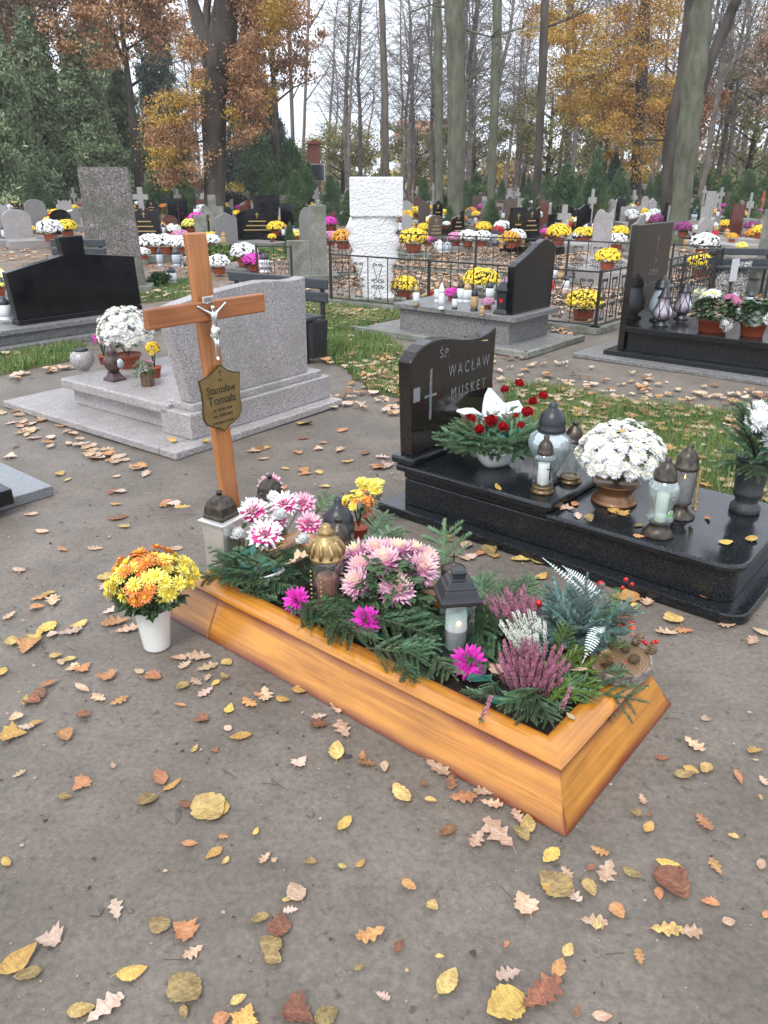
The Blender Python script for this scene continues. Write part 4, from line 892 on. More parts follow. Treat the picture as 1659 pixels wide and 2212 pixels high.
BR = [('light fir branch in the front corner beside the heather, lowest', 1120, 1500, 1160, 1565, .2, .16), ('light fir branch between the magenta flower and the rim', 1080, 1470, 1040, 1505, .2, .18), ('light fir branch at the foot of the pink heather', 1175, 1500, 1120, 1540, .21, .18), ('light fir branch right of the pink heather by the short rim', 1215, 1480, 1265, 1500, .21, .17), ('short fir tip over the long rim before the black roofed lantern', 930, 1410, 985, 1475, .21, .18), ('fir branch filling behind the magenta flower', 1000, 1400, 1060, 1460, .2, .19), ('fir branch between heather and short rim, pointing up', 1225, 1500, 1235, 1430, .18, .24),
 ('fir tuft over the rim under the pink chrysanthemums', 760, 1360, 820, 1395, .22, .19), ('fir tuft beside the gold capped lantern foot', 700, 1280, 760, 1330, .2, .2), ('fir tuft on the long rim left of the thick branch', 700, 1345, 760, 1385, .2, .18), ('fir branch deep behind the wood slice', 1210, 1330, 1180, 1270, .2, .25), ('fir branch rising behind the dusty pink heather', 1130, 1300, 1150, 1240, .22, .28),  # root -> tip in the photo, heights
 ('short fir branch lying over the rim below the gold capped lantern', 640, 1300, 725, 1345, .20, .19), ('fir branch over the rim between two magenta flowers', 700, 1320, 790, 1400, .21, .185),
 ('fir branch spreading under the magenta flower left of centre', 770, 1290, 850, 1350, .23, .21), ('fir branch drooping over the rim left of the black roofed lantern', 840, 1380, 930, 1440, .22, .19),
 ('thick fir branch in front of the large pink chrysanthemums', 800, 1330, 945, 1395, .25, .21), ('fir branch reaching to the foot of the black roofed lantern', 850, 1400, 960, 1400, .22, .20),
 ('fir tip hanging over the rim before the pink chrysanthemums', 860, 1410, 890, 1480, .22, .17), ('fir branch resting on the rim below the thick branch', 790, 1400, 900, 1420, .20, .20),
 ('fir branch standing up among the large pink heads', 815, 1310, 790, 1240, .22, .33), ('dark fir branch beside the pot of the pink chrysanthemums', 900, 1310, 950, 1370, .20, .22),
 ('fir branch left of the bowl of pink and white flowers', 540, 1200, 455, 1178, .24, .25), ('fir branch over the white bowl, uppermost', 590, 1210, 480, 1215, .24, .24),
 ('fir branch over the middle of the white bowl', 620, 1220, 500, 1235, .23, .22), ('fir branch hanging in front of the white bowl', 570, 1240, 535, 1290, .22, .17), ('fir branch right of the white bowl by the rim', 580, 1250, 650, 1300, .21, .17),
 ('fir branch pointing to the gold capped lantern', 600, 1190, 690, 1215, .25, .24), ('low fir branch left of the gold capped lantern', 650, 1240, 600, 1290, .18, .17),
 ('upright fir tip behind the pink chrysanthemums', 960, 1250, 964, 1128, .25, .36), ('light fir sprig behind the grey lantern reaching right', 780, 1190, 868, 1145, .22, .22), ('light fir sprig standing behind the orange flowers', 800, 1160, 835, 1105, .2, .25),
 ('fir branch behind the black roofed lantern, reaching up', 1040, 1330, 1055, 1240, .2, .27), ('fir branch behind the pink heather, reaching up', 1085, 1310, 1110, 1250, .2, .26), ('fir branch beside the lantern glass, pointing down', 1040, 1310, 1045, 1400, .22, .2),
 ('fir branch between black lantern and pink heather', 1030, 1290, 1075, 1365, .23, .22), ('fir branch lying behind the white heather', 1100, 1290, 1170, 1265, .22, .22), ('fir branch at the back rim behind the heather', 1010, 1270, 1075, 1250, .2, .2),
 ('fir tips under the magenta flower stem by the rim', 1060, 1510, 1000, 1490, .18, .18), ('fir branch below the pink heather at the front corner', 1150, 1500, 1075, 1530, .21, .19), ('fir branch in the front corner pointing to the mitred rim', 1150, 1490, 1195, 1575, .22, .16),
 ('fir branch in front of the heather, pointing left', 1180, 1490, 1100, 1500, .22, .21), ('bright fir branch right of the heather', 1180, 1520, 1290, 1430, .18, .2), ('fir branch along the short rim', 1200, 1505, 1285, 1480, .17, .19),
 ('yellow green fir branch standing before the blue fir', 1200, 1420, 1235, 1345, .22, .3), ('yellow green fir branch between heather and wood slice', 1190, 1460, 1270, 1400, .2, .26), ('fir branch tip over the birch bark of the wood slice', 1300, 1450, 1360, 1448, .21, .20),
 ('fir branch hanging over the short rim', 1240, 1500, 1280, 1498, .19, .18), ('fir branch in the shadow under the yellow green branch', 1170, 1450, 1230, 1480, .18, .18), ('fir branch right of the front corner heather', 1190, 1540, 1230, 1500, .15, .17),
 ('long fir branch at the back rim, right of the pink chrysanthemums', 930, 1290, 1010, 1300, .2, .2), ('fir branch between the two flower groups', 735, 1300, 760, 1370, .2, .19), ('fir branch behind the square silver lantern', 520, 1150, 560, 1100, .2, .28), ('fir branch behind the pink and white flowers', 680, 1110, 720, 1070, .25, .28)]
for q in BR:
    my = FIRY if q[0].startswith('yellow') or q[0].startswith('bright') else FIRS
    for kk in range(1): pix_branch(q[0], *q[1:], meshes=my, roll=random.uniform(-.5, .5), s=None)
for i in range(40):
    x, y = random.uniform(.17, PW - .17), random.uniform(.17, 1.6)
    a = random.uniform(0, 6.28); branch('dark fir branch deep in the ' + ('head end' if y > 1.15 else 'middle' if y > .65 else 'front end') + ' of the bed', fPp(x, y, .13 + random.uniform(0, .02)), wdir(math.cos(a), math.sin(a), .1), random.uniform(.6, .85), roll=random.uniform(-.6, .6), group='lower fir branches of the bed')

# ---- arrangement of pink and white artificial flowers in a white bowl
def at_pix(x, y, z): return G(x, y, z)
def head_at(t, me, x, y, z, r, d=(.0, -.5, .8)):
    p = G(x, y, z) - t.location; return link('flower_head', me, t, p, orient(Vector(d) + Vector((random.uniform(-.2, .2), random.uniform(-.2, .2), 0)), random.random() * 6), r)
def boat(t, L, W, H, m, rot):
    mb = MB(); n = 12; rows = []
    for j, (k, z, s) in enumerate(((.55, 0, .6), (.72, .25, .8), (1, 1, 1), (.96, 1, .95), (.6, .2, .7))):
        for i in range(n):
            a = 2 * math.pi * i / n; ex = abs(math.cos(a)) ** .7 * math.copysign(1, math.cos(a)); ey = abs(math.sin(a)) ** .7 * math.copysign(1, math.sin(a))
            mb.v.append((L / 2 * k * ex, W / 2 * s * ey, H * z * (1 + .35 * abs(ex) ** 3)))
    for j in range(4):
        for i in range(n): mb.f.append((j * n + i, j * n + (i + 1) % n, (j + 1) * n + (i + 1) % n, (j + 1) * n + i))
    mb.f.append(tuple(range(n))[::-1]); mb.f.append(tuple(range(4 * n, 5 * n))); mb.m = [0] * len(mb.f)
    return link('bowl', mb.mesh('bowl', m, True), t, rot=rot)
def arrangement_pink():
    base = G(560, 1262, .13); t = thing('flower_arrangement', 'pink and white artificial dahlias with white rosebuds in a white bowl, head of the bed', 'flower arrangement', base)
    boat(t, .26, .14, .075, WHITEC, 2.35)
    DH = lambda: hm('dahlia', P_HOT, P_WHITE if random.random() < .6 else P_LPINK)
    for x, y, z, r in ((583, 1050, .36, .064), (546, 1104, .35, .074), (612, 1088, .35, .072), (655, 1086, .33, .060), (667, 1130, .31, .062), (573, 1153, .31, .078), (600, 1125, .30, .05)): 
        head_at(t, DH(), x, y, z, r, (-.05, -.55, .75))
    for x, y, z, r in ((605, 1116, .33, .036), (512, 1158, .31, .036), (655, 1170, .29, .034), (590, 1078, .36, .034), (545, 1090, .34, .03)): head_at(t, hm('rose', P_WHITE), x, y, z, r, (.0, -.2, 1))
    mb = MB()
    for i in range(60):
        p = Vector((random.uniform(-.12, .13), random.uniform(-.10, .10), random.uniform(.04, .16))); d = Vector((random.uniform(-1, 1), random.uniform(-1, .5), random.uniform(-.1, .7))).normalized(); s = d.cross(Vector((0, 0, 1))).normalized(); L = .05
        mb.add([p, p + d * L * .5 + s * L * .28, p + d * L, p + d * L * .5 - s * L * .28], [(0, 1, 2, 3)])
    for x, y in ((583, 1050), (548, 1104), (612, 1088), (652, 1086), (667, 1130), (573, 1153)):
        mb.tube([(0, 0, .03), (G(x, y, .30) - base) * .7, G(x, y, .32) - base], .002, 4)
    link('leaves', mb.mesh('leaves', SILK), t)
    for a, el in ((2.2, .3), (2.9, .1), (3.6, .2), (4.1, .05), (4.6, .15), (5.1, .2), (5.7, .1), (.2, .4), (1.2, .5), (3.2, .6), (4.4, .5), (5.4, .6)):
        link('fir_spray', random.choice(FIRS), t, (.03 * math.cos(a), .03 * math.sin(a), .06), dir_rot((math.cos(a), math.sin(a), el)), .62)
arrangement_pink()
# ---- orange and yellow mums at the back rim
potted('potted_chrysanthemum', 'orange and lemon yellow chrysanthemums behind the grey glass lantern at the back of the bed', G(775, 1160, .10), (.05, .06, TERRA), [hm('daisy', P_OR, P_OR, P_GOLD), hm('daisy', P_LEMON, P_LEMON, P_YEL), hm('daisy', P_OR, P_OR, P_GOLD)], 22, .028, .062, .10, .165, leafn=60, leafs=.03)
t_ = thing('potted_chrysanthemum', 'lemon yellow chrysanthemum cluster beside the black grave slab, back rim of the bed', 'potted flowers', G(797, 1130, .06))
link('pot', pot_mb(.04, .05).mesh('pot', TERRA, True), t_); mb = MB(); leaf_mass(mb, .05, .12, 60, .03, z0=.04); link('foliage', mb.mesh('foliage', LEAFG), t_)
for i in range(12): link('flower_head', hm('daisy', P_LEMON, P_LEMON, P_YEL), t_, (random.uniform(-.055, .055), random.uniform(-.04, .04), .19 + random.uniform(-.03, .025)), orient((random.uniform(-.5, .5), -.4, 1)), .03)
# ---- large pink chrysanthemums
def big_pink():
    base = fPp(.40, .93, .10); t = thing('potted_chrysanthemum', 'large lilac pink chrysanthemums with cream centres, middle of the wooden bed', 'potted flowers', base)
    link('pot', pot_mb(.075, .08).mesh('pot', BLACKPL, True), t); mb = MB(); leaf_mass(mb, .12, .2, 240, .05, z0=.05)
    HD = [(773, 1196, .32, .062), (812, 1190, .33, .058), (862, 1190, .33, .058), (832, 1214, .33, .066), (893, 1192, .31, .054), (910, 1228, .31, .066), (772, 1260, .28, .060), (858, 1272, .28, .068), (920, 1205, .30, .052), (780, 1226, .31, .055), (845, 1186, .32, .05)]
    for x, y, z, r in HD:
        p = G(x, y, z) - base; mb.tube([(0, 0, .06), p * .55, p], .003, 5); head_at(t, hm('big', P_PINK, P_LPINK, P_CREAM), x, y, z, r, (p.x * 2.5 - .05, p.y * 2.0 - .45, .75))
    link('foliage', mb.mesh('foliage', LEAFG), t)
big_pink()
# ---- single magenta artificial flowers
for lb, x, y, z, r, dx in (('single magenta artificial flower at the rim below the gold capped lantern', 640, 1297, .20, .058, -.5), ('single magenta artificial flower in front of the large pink chrysanthemums', 790, 1342, .21, .060, -.35), ('single magenta artificial flower with wrapped stem, at the foot of the black roofed lantern', 1014, 1432, .19, .066, .0), ('little magenta flower tip behind the black roofed lantern', 972, 1244, .22, .03, .2)):
    p = G(x, y, z); t = thing('artificial_flower', lb, 'artificial flower', p, 0, 'magenta artificial flowers')
    link('flower_head', hm('dahlia', P_MAG, P_MAG), t, (0, 0, 0), orient((dx, -.75, .45), 1), r); e = Vector((.05, .02, -.06)) if x < 1000 else G(1100, 1510, .17) - p
    mb = MB().tube([(0, .01, -.01), e * .5 + Vector((0, 0, .01)), e], .0028, 5)
    for k in (.35, .95):
        q = e * k; mb.add([q, q + Vector((-.04, .0, .008)), q + Vector((-.055, -.02, -.004)), q + Vector((-.03, -.035, .0)), q + Vector((.02, -.035, .004)), q + Vector((.03, -.01, .01))], [(0, 1, 2, 3), (0, 3, 4, 5)])
    link('stem', mb.mesh('stem', SILK), t)
# ---- heather
def spike_mesh(m, seed, L=.11):
    rs = random.Random(seed); mb = MB(); path = [(0, 0, 0)]
    for i in range(5): path.append((path[-1][0] + rs.uniform(-.004, .004), path[-1][1] + rs.uniform(-.004, .004), L * (i + 1) / 5))
    mb.tube(path, .0012, 4, 1)
    for i in range(130):
        f = rs.random() ** .8; z = L * (.12 + .88 * f); a = rs.uniform(0, 6.28); r = .0058 * (1.15 - f * .75); c = Vector((r * math.cos(a), r * math.sin(a), z)); d = Vector((math.cos(a), math.sin(a), -.3)).normalized(); s = Vector((-d.y, d.x, 0)); u = s.cross(d); w = .0021
        mb.add([c - d * w, c + s * w, c + u * w * 1.6, c - s * w, c - u * w * 1.3, c + d * w * 1.6], [(5, 1, 2), (5, 2, 3), (5, 3, 4), (5, 4, 1)], 0 if f > .1 else 1)
    for i in range(18):
        z = rs.uniform(0, L * .3); a = rs.uniform(0, 6.28); d = Vector((math.cos(a), math.sin(a), .8)); s = Vector((-d.y, d.x, 0)) * .001; mb.add([(0, 0, z), Vector((0, 0, z)) + d * .009 + s, Vector((0, 0, z)) + d * .009 - s], [(0, 1, 2)], 1)
    return mb.mesh('flower_spike', [m, HGREEN])
def heather(label, cx, cy, z, n, m, rad, lean, L=.11, sc=1):
    base = G(cx, cy, z); t = thing('heather_plant', label, 'heather', base, 0, 'heathers in the front of the bed'); ms = [spike_mesh(m, s, L) for s in range(3)]
    mb = MB(); leaf_mass(mb, rad * .8, .05, 120, .014, z0=0); link('foliage', mb.mesh('foliage', HGREEN), t)
    for i in range(n):
        a = i * 2.4; r = rad * math.sqrt((i + .5) / n); link('flower_spike', ms[i % 3], t, (r * math.cos(a), r * math.sin(a), random.uniform(-.01, .02)), orient((r * math.cos(a) * 5 + lean[0], r * math.sin(a) * 5 + lean[1], 1), random.random() * 6), sc * random.uniform(.75, 1.1))
heather('pink heather plant at the front, right of the magenta flower', 1146, 1480, .145, 76, HPINK, .074, (-.1, -.3), .125, 1.02)
heather('white heather between the two pink heathers', 1150, 1410, .17, 46, HWHITE, .055, (-.4, .0), .115)
heather('dusky pink heather at the back, left of the blue fir', 1120, 1355, .16, 56, HPINK, .07, (-.35, .1), .11)
for x, y in ((1222, 1525), (1050, 1545)):
    o = link('heather_sprig', spike_mesh(HPINK, 5, .09), None, G(x - 15, y + 20, .165), orient((.3, .3, .6))); tag(o, 'single pink heather sprig lying ' + ('near the mitred corner of the rim' if x > 1100 else 'on the long rim below the magenta flower'), 'heather sprig')
# ---- wood slice arrangement
def cone_mesh(L, w, m):
    mb = MB(); mb.ball((0, 0, L * .45), w * .36, 0, 8, 6, sz=L / w * 1.05)
    for i in range(58):
        f = i / 58; z = L * (.05 + .9 * f); a = i * 2.4; r = w * .5 * math.sin(math.pi * min(1, (.15 + f * .85))) ** .7; d = Vector((math.cos(a), math.sin(a), .35)).normalized(); s = Vector((-math.sin(a), math.cos(a), 0)); c = Vector((0, 0, z)); q = w * .16
        mb.add([c + d * r * .4 - s * q, c + d * r * .4 + s * q, c + d * r * 1.0 + s * q * .7 + Vector((0, 0, q * .2)), c + d * r * 1.06 + Vector((0, 0, q * .6)), c + d * r - s * q * .7 + Vector((0, 0, q * .2)), c + d * r * .95 - Vector((0, 0, q * .6))], [(0, 1, 2, 3, 4), (0, 4, 5), (1, 5, 2), (2, 5, 4, 3)])
    return mb.mesh('pine_cone', m)
CONEM = mat('pine_cone_scale', (.10, .06, .035), (.24, .17, .10), .6, scale=60); CONEG = mat('gilded_cone_scale', (.12, .08, .035), (.40, .29, .13), .45, .35, scale=50)
def wood_slice():
    base = G(1340, 1442, .172); t = thing('wood_slice_arrangement', 'bark edged wood slice with blue fir, white ferns and red berries, bed corner', 'flower arrangement', base)
    m, n, l, b = newmat('wood_rings'); tc = n.new('ShaderNodeTexCoord'); wv = n.new('ShaderNodeTexWave'); wv.wave_type = 'RINGS'; wv.rings_direction = 'Z'; wv.inputs['Scale'].default_value = 34; wv.inputs['Distortion'].default_value = 5; wv.inputs['Detail'].default_value = 3
    l.new(tc.outputs['Object'], wv.inputs['Vector']); rp = n.new('ShaderNodeValToRGB'); rp.color_ramp.elements[0].color = (.13, .075, .04, 1); rp.color_ramp.elements[1].color = (.26, .165, .09, 1); l.new(wv.outputs[0], rp.inputs[0]); l.new(rp.outputs[0], b.inputs['Base Color']); b.inputs['Roughness'].default_value = .5
    ov = lambda rx, ry, k=1.0: [(rx * k * math.cos(a) * (1 + .03 * math.sin(3 * a)), ry * k * math.sin(a) * (1 + .03 * math.cos(4 * a))) for a in [2 * math.pi * i / 40 for i in range(40)]]
    rx, ry = .112, .088
    link('slice_face', MB().slab(ov(rx, ry, .95), 0, .030).mesh('slice_face', m), t, rot=.75)
    mb = MB(); o1, o2 = ov(rx, ry), ov(rx, ry, .955); nn = 40
    for i in range(nn): k = 1 + random.uniform(-.015, .02); mb.v += [(o1[i][0] * k, o1[i][1] * k, 0), (o1[i][0] * k * 1.01, o1[i][1] * k * 1.01, .0315), (o2[i][0], o2[i][1], .0315), (o2[i][0], o2[i][1], 0)]
    for i in range(nn):
        j = (i + 1) % nn
        for q in range(4): mb.f.append((i * 4 + q, j * 4 + q, j * 4 + (q + 1) % 4, i * 4 + (q + 1) % 4))
    mb.m = [0] * len(mb.f); link('bark_ring', mb.mesh('bark_ring', BIRCHB), t, rot=.75)
    g = lambda x, y, z: G(x, y, z) - base
    for x, y, z, L, w, mm, d in ((1306, 1440, .206, .072, .044, CONEG, (-.05, -.25, 1)), (1356, 1425, .206, .045, .034, CONEM, (.6, -.5, .5)), (1392, 1408, .206, .042, .036, CONEM, (.8, -.1, .4)), (1366, 1392, .212, .055, .034, CONEM, (.7, .5, .3)), (1342, 1405, .21, .04, .028, CONEM, (.4, -.5, .6))):
        link('pine_cone', cone_mesh(L, w, mm), t, g(x, y, z), orient(d))
    c0 = g(1255, 1335, .26)
    for i, (a, el, s) in enumerate([(i * .52 + random.uniform(-.15, .15), random.uniform(.1, .7), random.uniform(.55, .85)) for i in range(13)] + [(2.6, 1.3, .8), (1.2, 1.6, .8), (3.4, 1.0, .7), (4.4, .9, .55), (5.1, 1.2, .6), (2.0, .9, .8), (0.3, 1.2, .6), (4.0, .3, .8), (4.7, .2, .7), (3.6, .2, .8)]):
        link('blue_fir_spray', random.choice(FIRB), t, c0 + Vector((.02 * math.cos(a), .02 * math.sin(a), -.06)), dir_rot((math.cos(a), math.sin(a), el)), s * 1.2)
    # thuja
    for x, y, z, d, s in ((1315, 1330, .27, (.5, .2, 1), 1.0), (1325, 1300, .28, (.3, .3, 1), 1), (1290, 1350, .27, (.1, -.2, 1), .9), (1300, 1380, .24, (.5, -.6, .3), 1), (1330, 1390, .23, (.7, -.5, .1), 1), (1345, 1340, .25, (.9, 0, .4), .8), (1290, 1385, .22, (-.1, -.8, .2), .8)):
        mb = MB()
        for j in range(90):
            f = random.random(); a = random.choice((-1, 1)) * random.uniform(.1, 1) * (1 - f * .8) * .035; p = Vector((f * .075, a, random.uniform(-.012, .012) + abs(a) * .2)); w = .0055
            mb.add([p, p + Vector((w, w * .5, .002)), p + Vector((w * 1.6, 0, 0)), p + Vector((w, -w * .5, .002))], [(0, 1, 2, 3)])
        link('thuja_spray', mb.mesh('thuja_spray', THUJA), t, g(x, y, z) - Vector(d).normalized() * .03, dir_rot(d), s)
    # white fern fronds
    FERN = mat('white_painted_fern', (.62, .76, .74), (.80, .84, .82), .55, scale=30)
    def fern(a, b_, w, n=17):
        a, b_ = g(*a), g(*b_); d = (b_ - a); L = d.length; d.normalize(); mb = MB(); mb.tube([(0, 0, 0), (L * .5, 0, .012), (L, 0, 0)], .0012, 4)
        for i in range(n):
            f = .08 + .9 * i / n; l2 = w * math.sin(math.pi * min(1, f * .85 + .22)) ** .8
            for sg in (-1, 1):
                x = f * L; z = .012 * math.sin(f * 3.14); mb.add([(x, 0, z), (x + .003, sg * l2 * .5 - 0, z + .003), (x + l2 * .35, sg * l2, z), (x + .0042, sg * l2 * .45, z)][:3] + [(x + .0055, sg * .001, z)], [(0, 1, 2, 3)])
                mb.add([(x, 0, z + .0004), (x + l2 * .33, sg * l2, z), (x + l2 * .33 + .003, sg * l2 * .95, z), (x + .0055, 0, z + .0004)], [(0, 1, 2, 3)])
        vd = (-(base + a)).normalized(); vd.z += .8; q = Matrix((d, vd.cross(d).normalized(), d.cross(vd.cross(d)).normalized())).transposed().to_euler()
        link('fern_frond', mb.mesh('fern_frond', FERN), t, a, q)
    fern((1300, 1340, .26), (1258, 1432, .24), .025); fern((1300, 1290, .28), (1215, 1222, .33), .020); fern((1290, 1300, .28), (1172, 1205, .33), .013)
    BER = mat('red_berry', (.45, .008, .012), rough=.15)
    for k, (x, y, z) in enumerate(((1163, 1302, .30), (1296, 1262, .31), (1350, 1330, .27))): pass
    mb = None
    for x, y, z, r in ((1164, 1303, .28, .012), (1298, 1262, .29, .013), (1352, 1252, .28, .009), (1365, 1262, .27, .008), (1345, 1270, .27, .008), (1404, 1337, .24, .009), (1420, 1335, .24, .009), (1418, 1347, .235, .009), (1408, 1352, .235, .009), (1426, 1342, .235, .0085), (1388, 1352, .24, .009), (1400, 1360, .235, .009), (1448, 1384, .22, .0075), (1455, 1390, .22, .0075), (1470, 1388, .22, .0075), (1478, 1386, .22, .0075), (1382, 1428, .21, .0065), (1346, 1432, .21, .0065)):
        x2 = x if x < 1380 else x - 60 ; 
        link('berry', MB().ball((0, 0, 0), r, 0, 10, 7).mesh('berry', BER, True), t, g(x2 if x > 1380 else x, y, z))
    head_at(t, hm('dahlia', P_FLAME, P_FLAME), 1352, 1352, .245, .042, (.7, -.3, .5)); 
wood_slice()
# ---- roses with white ribbon on the black grave
def rose_arrangement():
    base = fBp(.33, 1.33, .264); t = thing('rose_arrangement', 'red roses and white ribbon on fir in a white bowl before the black headstone', 'flower arrangement', base)
    boat(t, .24, .15, .07, WHITEC, .45)
    g = lambda x, y, z: G(x, y, z) - base
    for i in range(30):
        a = i * .571; el = (.02, .2, .42)[i % 3]; link('fir_spray', random.choice(FIRS), t, (.03 * math.cos(a), .03 * math.sin(a), .095), dir_rot((math.cos(a), math.sin(a), el + .1)), 1.15 if i % 3 == 0 else .9)
    for x, y, z, r in ((966, 873, .42, .034), (994, 852, .43, .032), (1051, 840, .44, .034), (1120, 832, .42, .032), (1172, 858, .40, .03), (1139, 896, .40, .036), (1060, 912, .41, .036), (1014, 910, .41, .036)):
        head_at(t, hm('rose', P_RED), x, y, z + .035, r * 1.2, (0, -.35, .8))
    for x, y in ((985, 895), (1035, 930), (1085, 925), (1110, 905), (1150, 870), (1090, 845), (1020, 862), (950, 895), (1125, 925)): head_at(t, hm('rose', P_RED), x, y, .43, .034, (0, -.35, .8))
    mb = MB()
    for x, y in ((966, 873), (994, 852), (1051, 840), (1120, 832), (1139, 896), (1060, 912), (1014, 910)): p = g(x, y, .39); mb.tube([(0, 0, .04), p * .6, p], .0025, 4)
    for i in range(50):
        p = Vector((random.uniform(-.14, .14), random.uniform(-.12, .12), random.uniform(.09, .16))); d = Vector((random.uniform(-1, 1), random.uniform(-1, .6), random.uniform(0, .8))).normalized(); s = d.cross(Vector((0, 0, 1))).normalized(); L = .05
        mb.add([p, p + d * L * .5 + s * L * .28, p + d * L, p + d * L * .5 - s * L * .28], [(0, 1, 2, 3)])
    link('leaves', mb.mesh('leaves', SILK), t)
    # satin bow loops, broad white bands
    def loop(pts, w, nm='ribbon_loop'):
        P = [g(p[0], p[1], p[2] + .03) for p in pts]; n = len(P); mb = MB(); vs = []
        for i, p in enumerate(P):
            t_ = (P[min(i + 1, n - 1)] - P[max(i - 1, 0)]).normalized(); s = t_.cross(Vector((.3, -.6, .7))).normalized(); k = w * (.35 + .65 * math.sin(math.pi * (i + .3) / (n - .4)))
            for f in (-1, -.5, 0, .5, 1): vs.append(p + s * k * f + Vector((0, -.3, .7)) * (-.012 * f * f))
        fs = [(i * 5 + j, i * 5 + j + 1, (i + 1) * 5 + j + 1, (i + 1) * 5 + j) for i in range(n - 1) for j in range(4)]
        mb.add(vs, fs); o = link(nm, mb.mesh(nm, mat('white_satin', (.82, .84, .86), rough=.35), True), t); sd = o.modifiers.new('th', 'SOLIDIFY'); sd.thickness = .002
    loop([(1042, 898, .41), (1020, 888, .44), (1000, 882, .45), (988, 884, .42), (996, 894, .40), (1025, 898, .40)], .042)
    loop([(1048, 896, .41), (1055, 875, .45), (1062, 858, .48), (1062, 845, .48), (1075, 865, .45), (1078, 885, .42), (1058, 902, .40)], .046)
    loop([(1050, 892, .41), (1068, 882, .44), (1084, 870, .46), (1082, 892, .43), (1060, 904, .40)], .034)
    loop([(1095, 890, .41), (1100, 872, .44), (1120, 868, .44), (1128, 880, .42), (1110, 886, .41)], .022)
    loop([(1092, 892, .41), (1112, 888, .42), (1135, 886, .41)], .010)
    loop([(1050, 895, .42), (1046, 910, .40), (1050, 925, .37)], .026, 'ribbon_tail')
rose_arrangement()
# ---- stone vase with bouquet, right edge
def stone_vase():
    base = fBp(.63, .20, .222); t = thing('stone_vase', 'turned dark granite vase with white flowers and red roses, at the right photo edge', 'vase', base)
    link('body', MB().lathe([(.062, 0), (.066, .008), (.064, .028), (.050, .045), (.047, .055), (.062, .085), (.066, .095), (.060, .105), (.066, .16), (.074, .25), (.078, .26), (.066, .26)], 32).mesh('body', granite('dark_turned_granite', [(.02, .022, .024), (.5, (.035, .04, .042)), (.85, (.09, .1, .1))], 500, .4), True), t)
    hw2 = lambda: hm('big', P_WHITE, P_WHITE, P_WHITE)
    for p, r in (((-.03, -.03, .43), .055), ((.03, -.06, .36), .045), ((.08, .0, .41), .05), ((.09, -.07, .28), .05), ((.0, .05, .46), .045)): link('flower_head', hw2(), t, p, orient((p[0], p[1] - .1, .15)), r)
    for p in ((.06, -.05, .45), (.065, -.08, .40), (.10, -.02, .46)): link('rose_head', hm('rose', P_RED), t, p, orient((.1, -.5, .9)), .032)
    for a, el, s in ((3.0, .8, .8), (2.4, 1.8, 1), (1.8, 3, 1.0), (3.6, .3, .8), (4.4, -.2, .8), (3.3, -.3, .7), (2.9, 2.2, 1.0), (4.9, .3, .7), (.4, 1.5, .8), (5.6, .5, .6)): link('fir_spray', random.choice(FIRS), t, (0, 0, .25), dir_rot((math.cos(a), math.sin(a), el)), s)
    mb = MB()
    for i in range(40):
        p = Vector((random.uniform(-.07, .07), random.uniform(-.07, .07), random.uniform(.24, .42))); d = Vector((random.uniform(-1, 1), random.uniform(-1, .6), random.uniform(0, .8))).normalized(); s = d.cross(Vector((0, 0, 1))).normalized(); L = .06
        mb.add([p, p + d * L * .5 + s * L * .28, p + d * L, p + d * L * .5 - s * L * .28], [(0, 1, 2, 3)])
    link('leaves', mb.mesh('leaves', SILK), t)
stone_vase()
# ================================================================== MIDDLE DISTANCE
def monument():
    t = thing('white_monument', 'white plastered monument of a square block on a rough torso base, inside the iron fence', 'monument', (-.11, 11.42, 0), R(3))
    link('block', MB().box((0, 0, 1.365), (.72, .34, .505)).mesh('block', WHITEP), t, bevel=.02)
    lv = [(0, -.17, .30), (.06, -.19, .27), (.13, -.20, .20), (.22, -.22, .22), (.34, -.25, .24), (.42, -.26, .22), (.47, -.32, .27), (.53, -.34, .29), (.60, -.36, .30), (.68, -.33, .27), (.76, -.37, .31), (.84, -.40, .30), (.90, -.36, .26), (.97, -.42, .31), (1.04, -.40, .27), (1.105, -.36, .32), (1.113, -.34, .30)]
    mb = MB(); n = 20
    for z, a, b in lv:
        for i in range(n):
            q = 2 * math.pi * i / n; ex = abs(math.cos(q)) ** .55 * math.copysign(1, math.cos(q)); ey = abs(math.sin(q)) ** .55 * math.copysign(1, math.sin(q)); k = 1 + random.uniform(-.05, .05)
            mb.v.append(((a + b) / 2 + (b - a) / 2 * ex * k, .15 * ey * k, z))
    for j in range(len(lv) - 1):
        for i in range(n): mb.f.append((j * n + i, j * n + (i + 1) % n, (j + 1) * n + (i + 1) % n, (j + 1) * n + i))
    mb.f.append(tuple(range((len(lv) - 1) * n, len(lv) * n))); mb.m = [0] * len(mb.f); link('rough_torso', mb.mesh('rough_torso', WHITEP, True), t)
    link('foot_slab', MB().box((.02, 0, .02), (.78, .6, .04)).mesh('foot_slab', CONC), t)
monument()
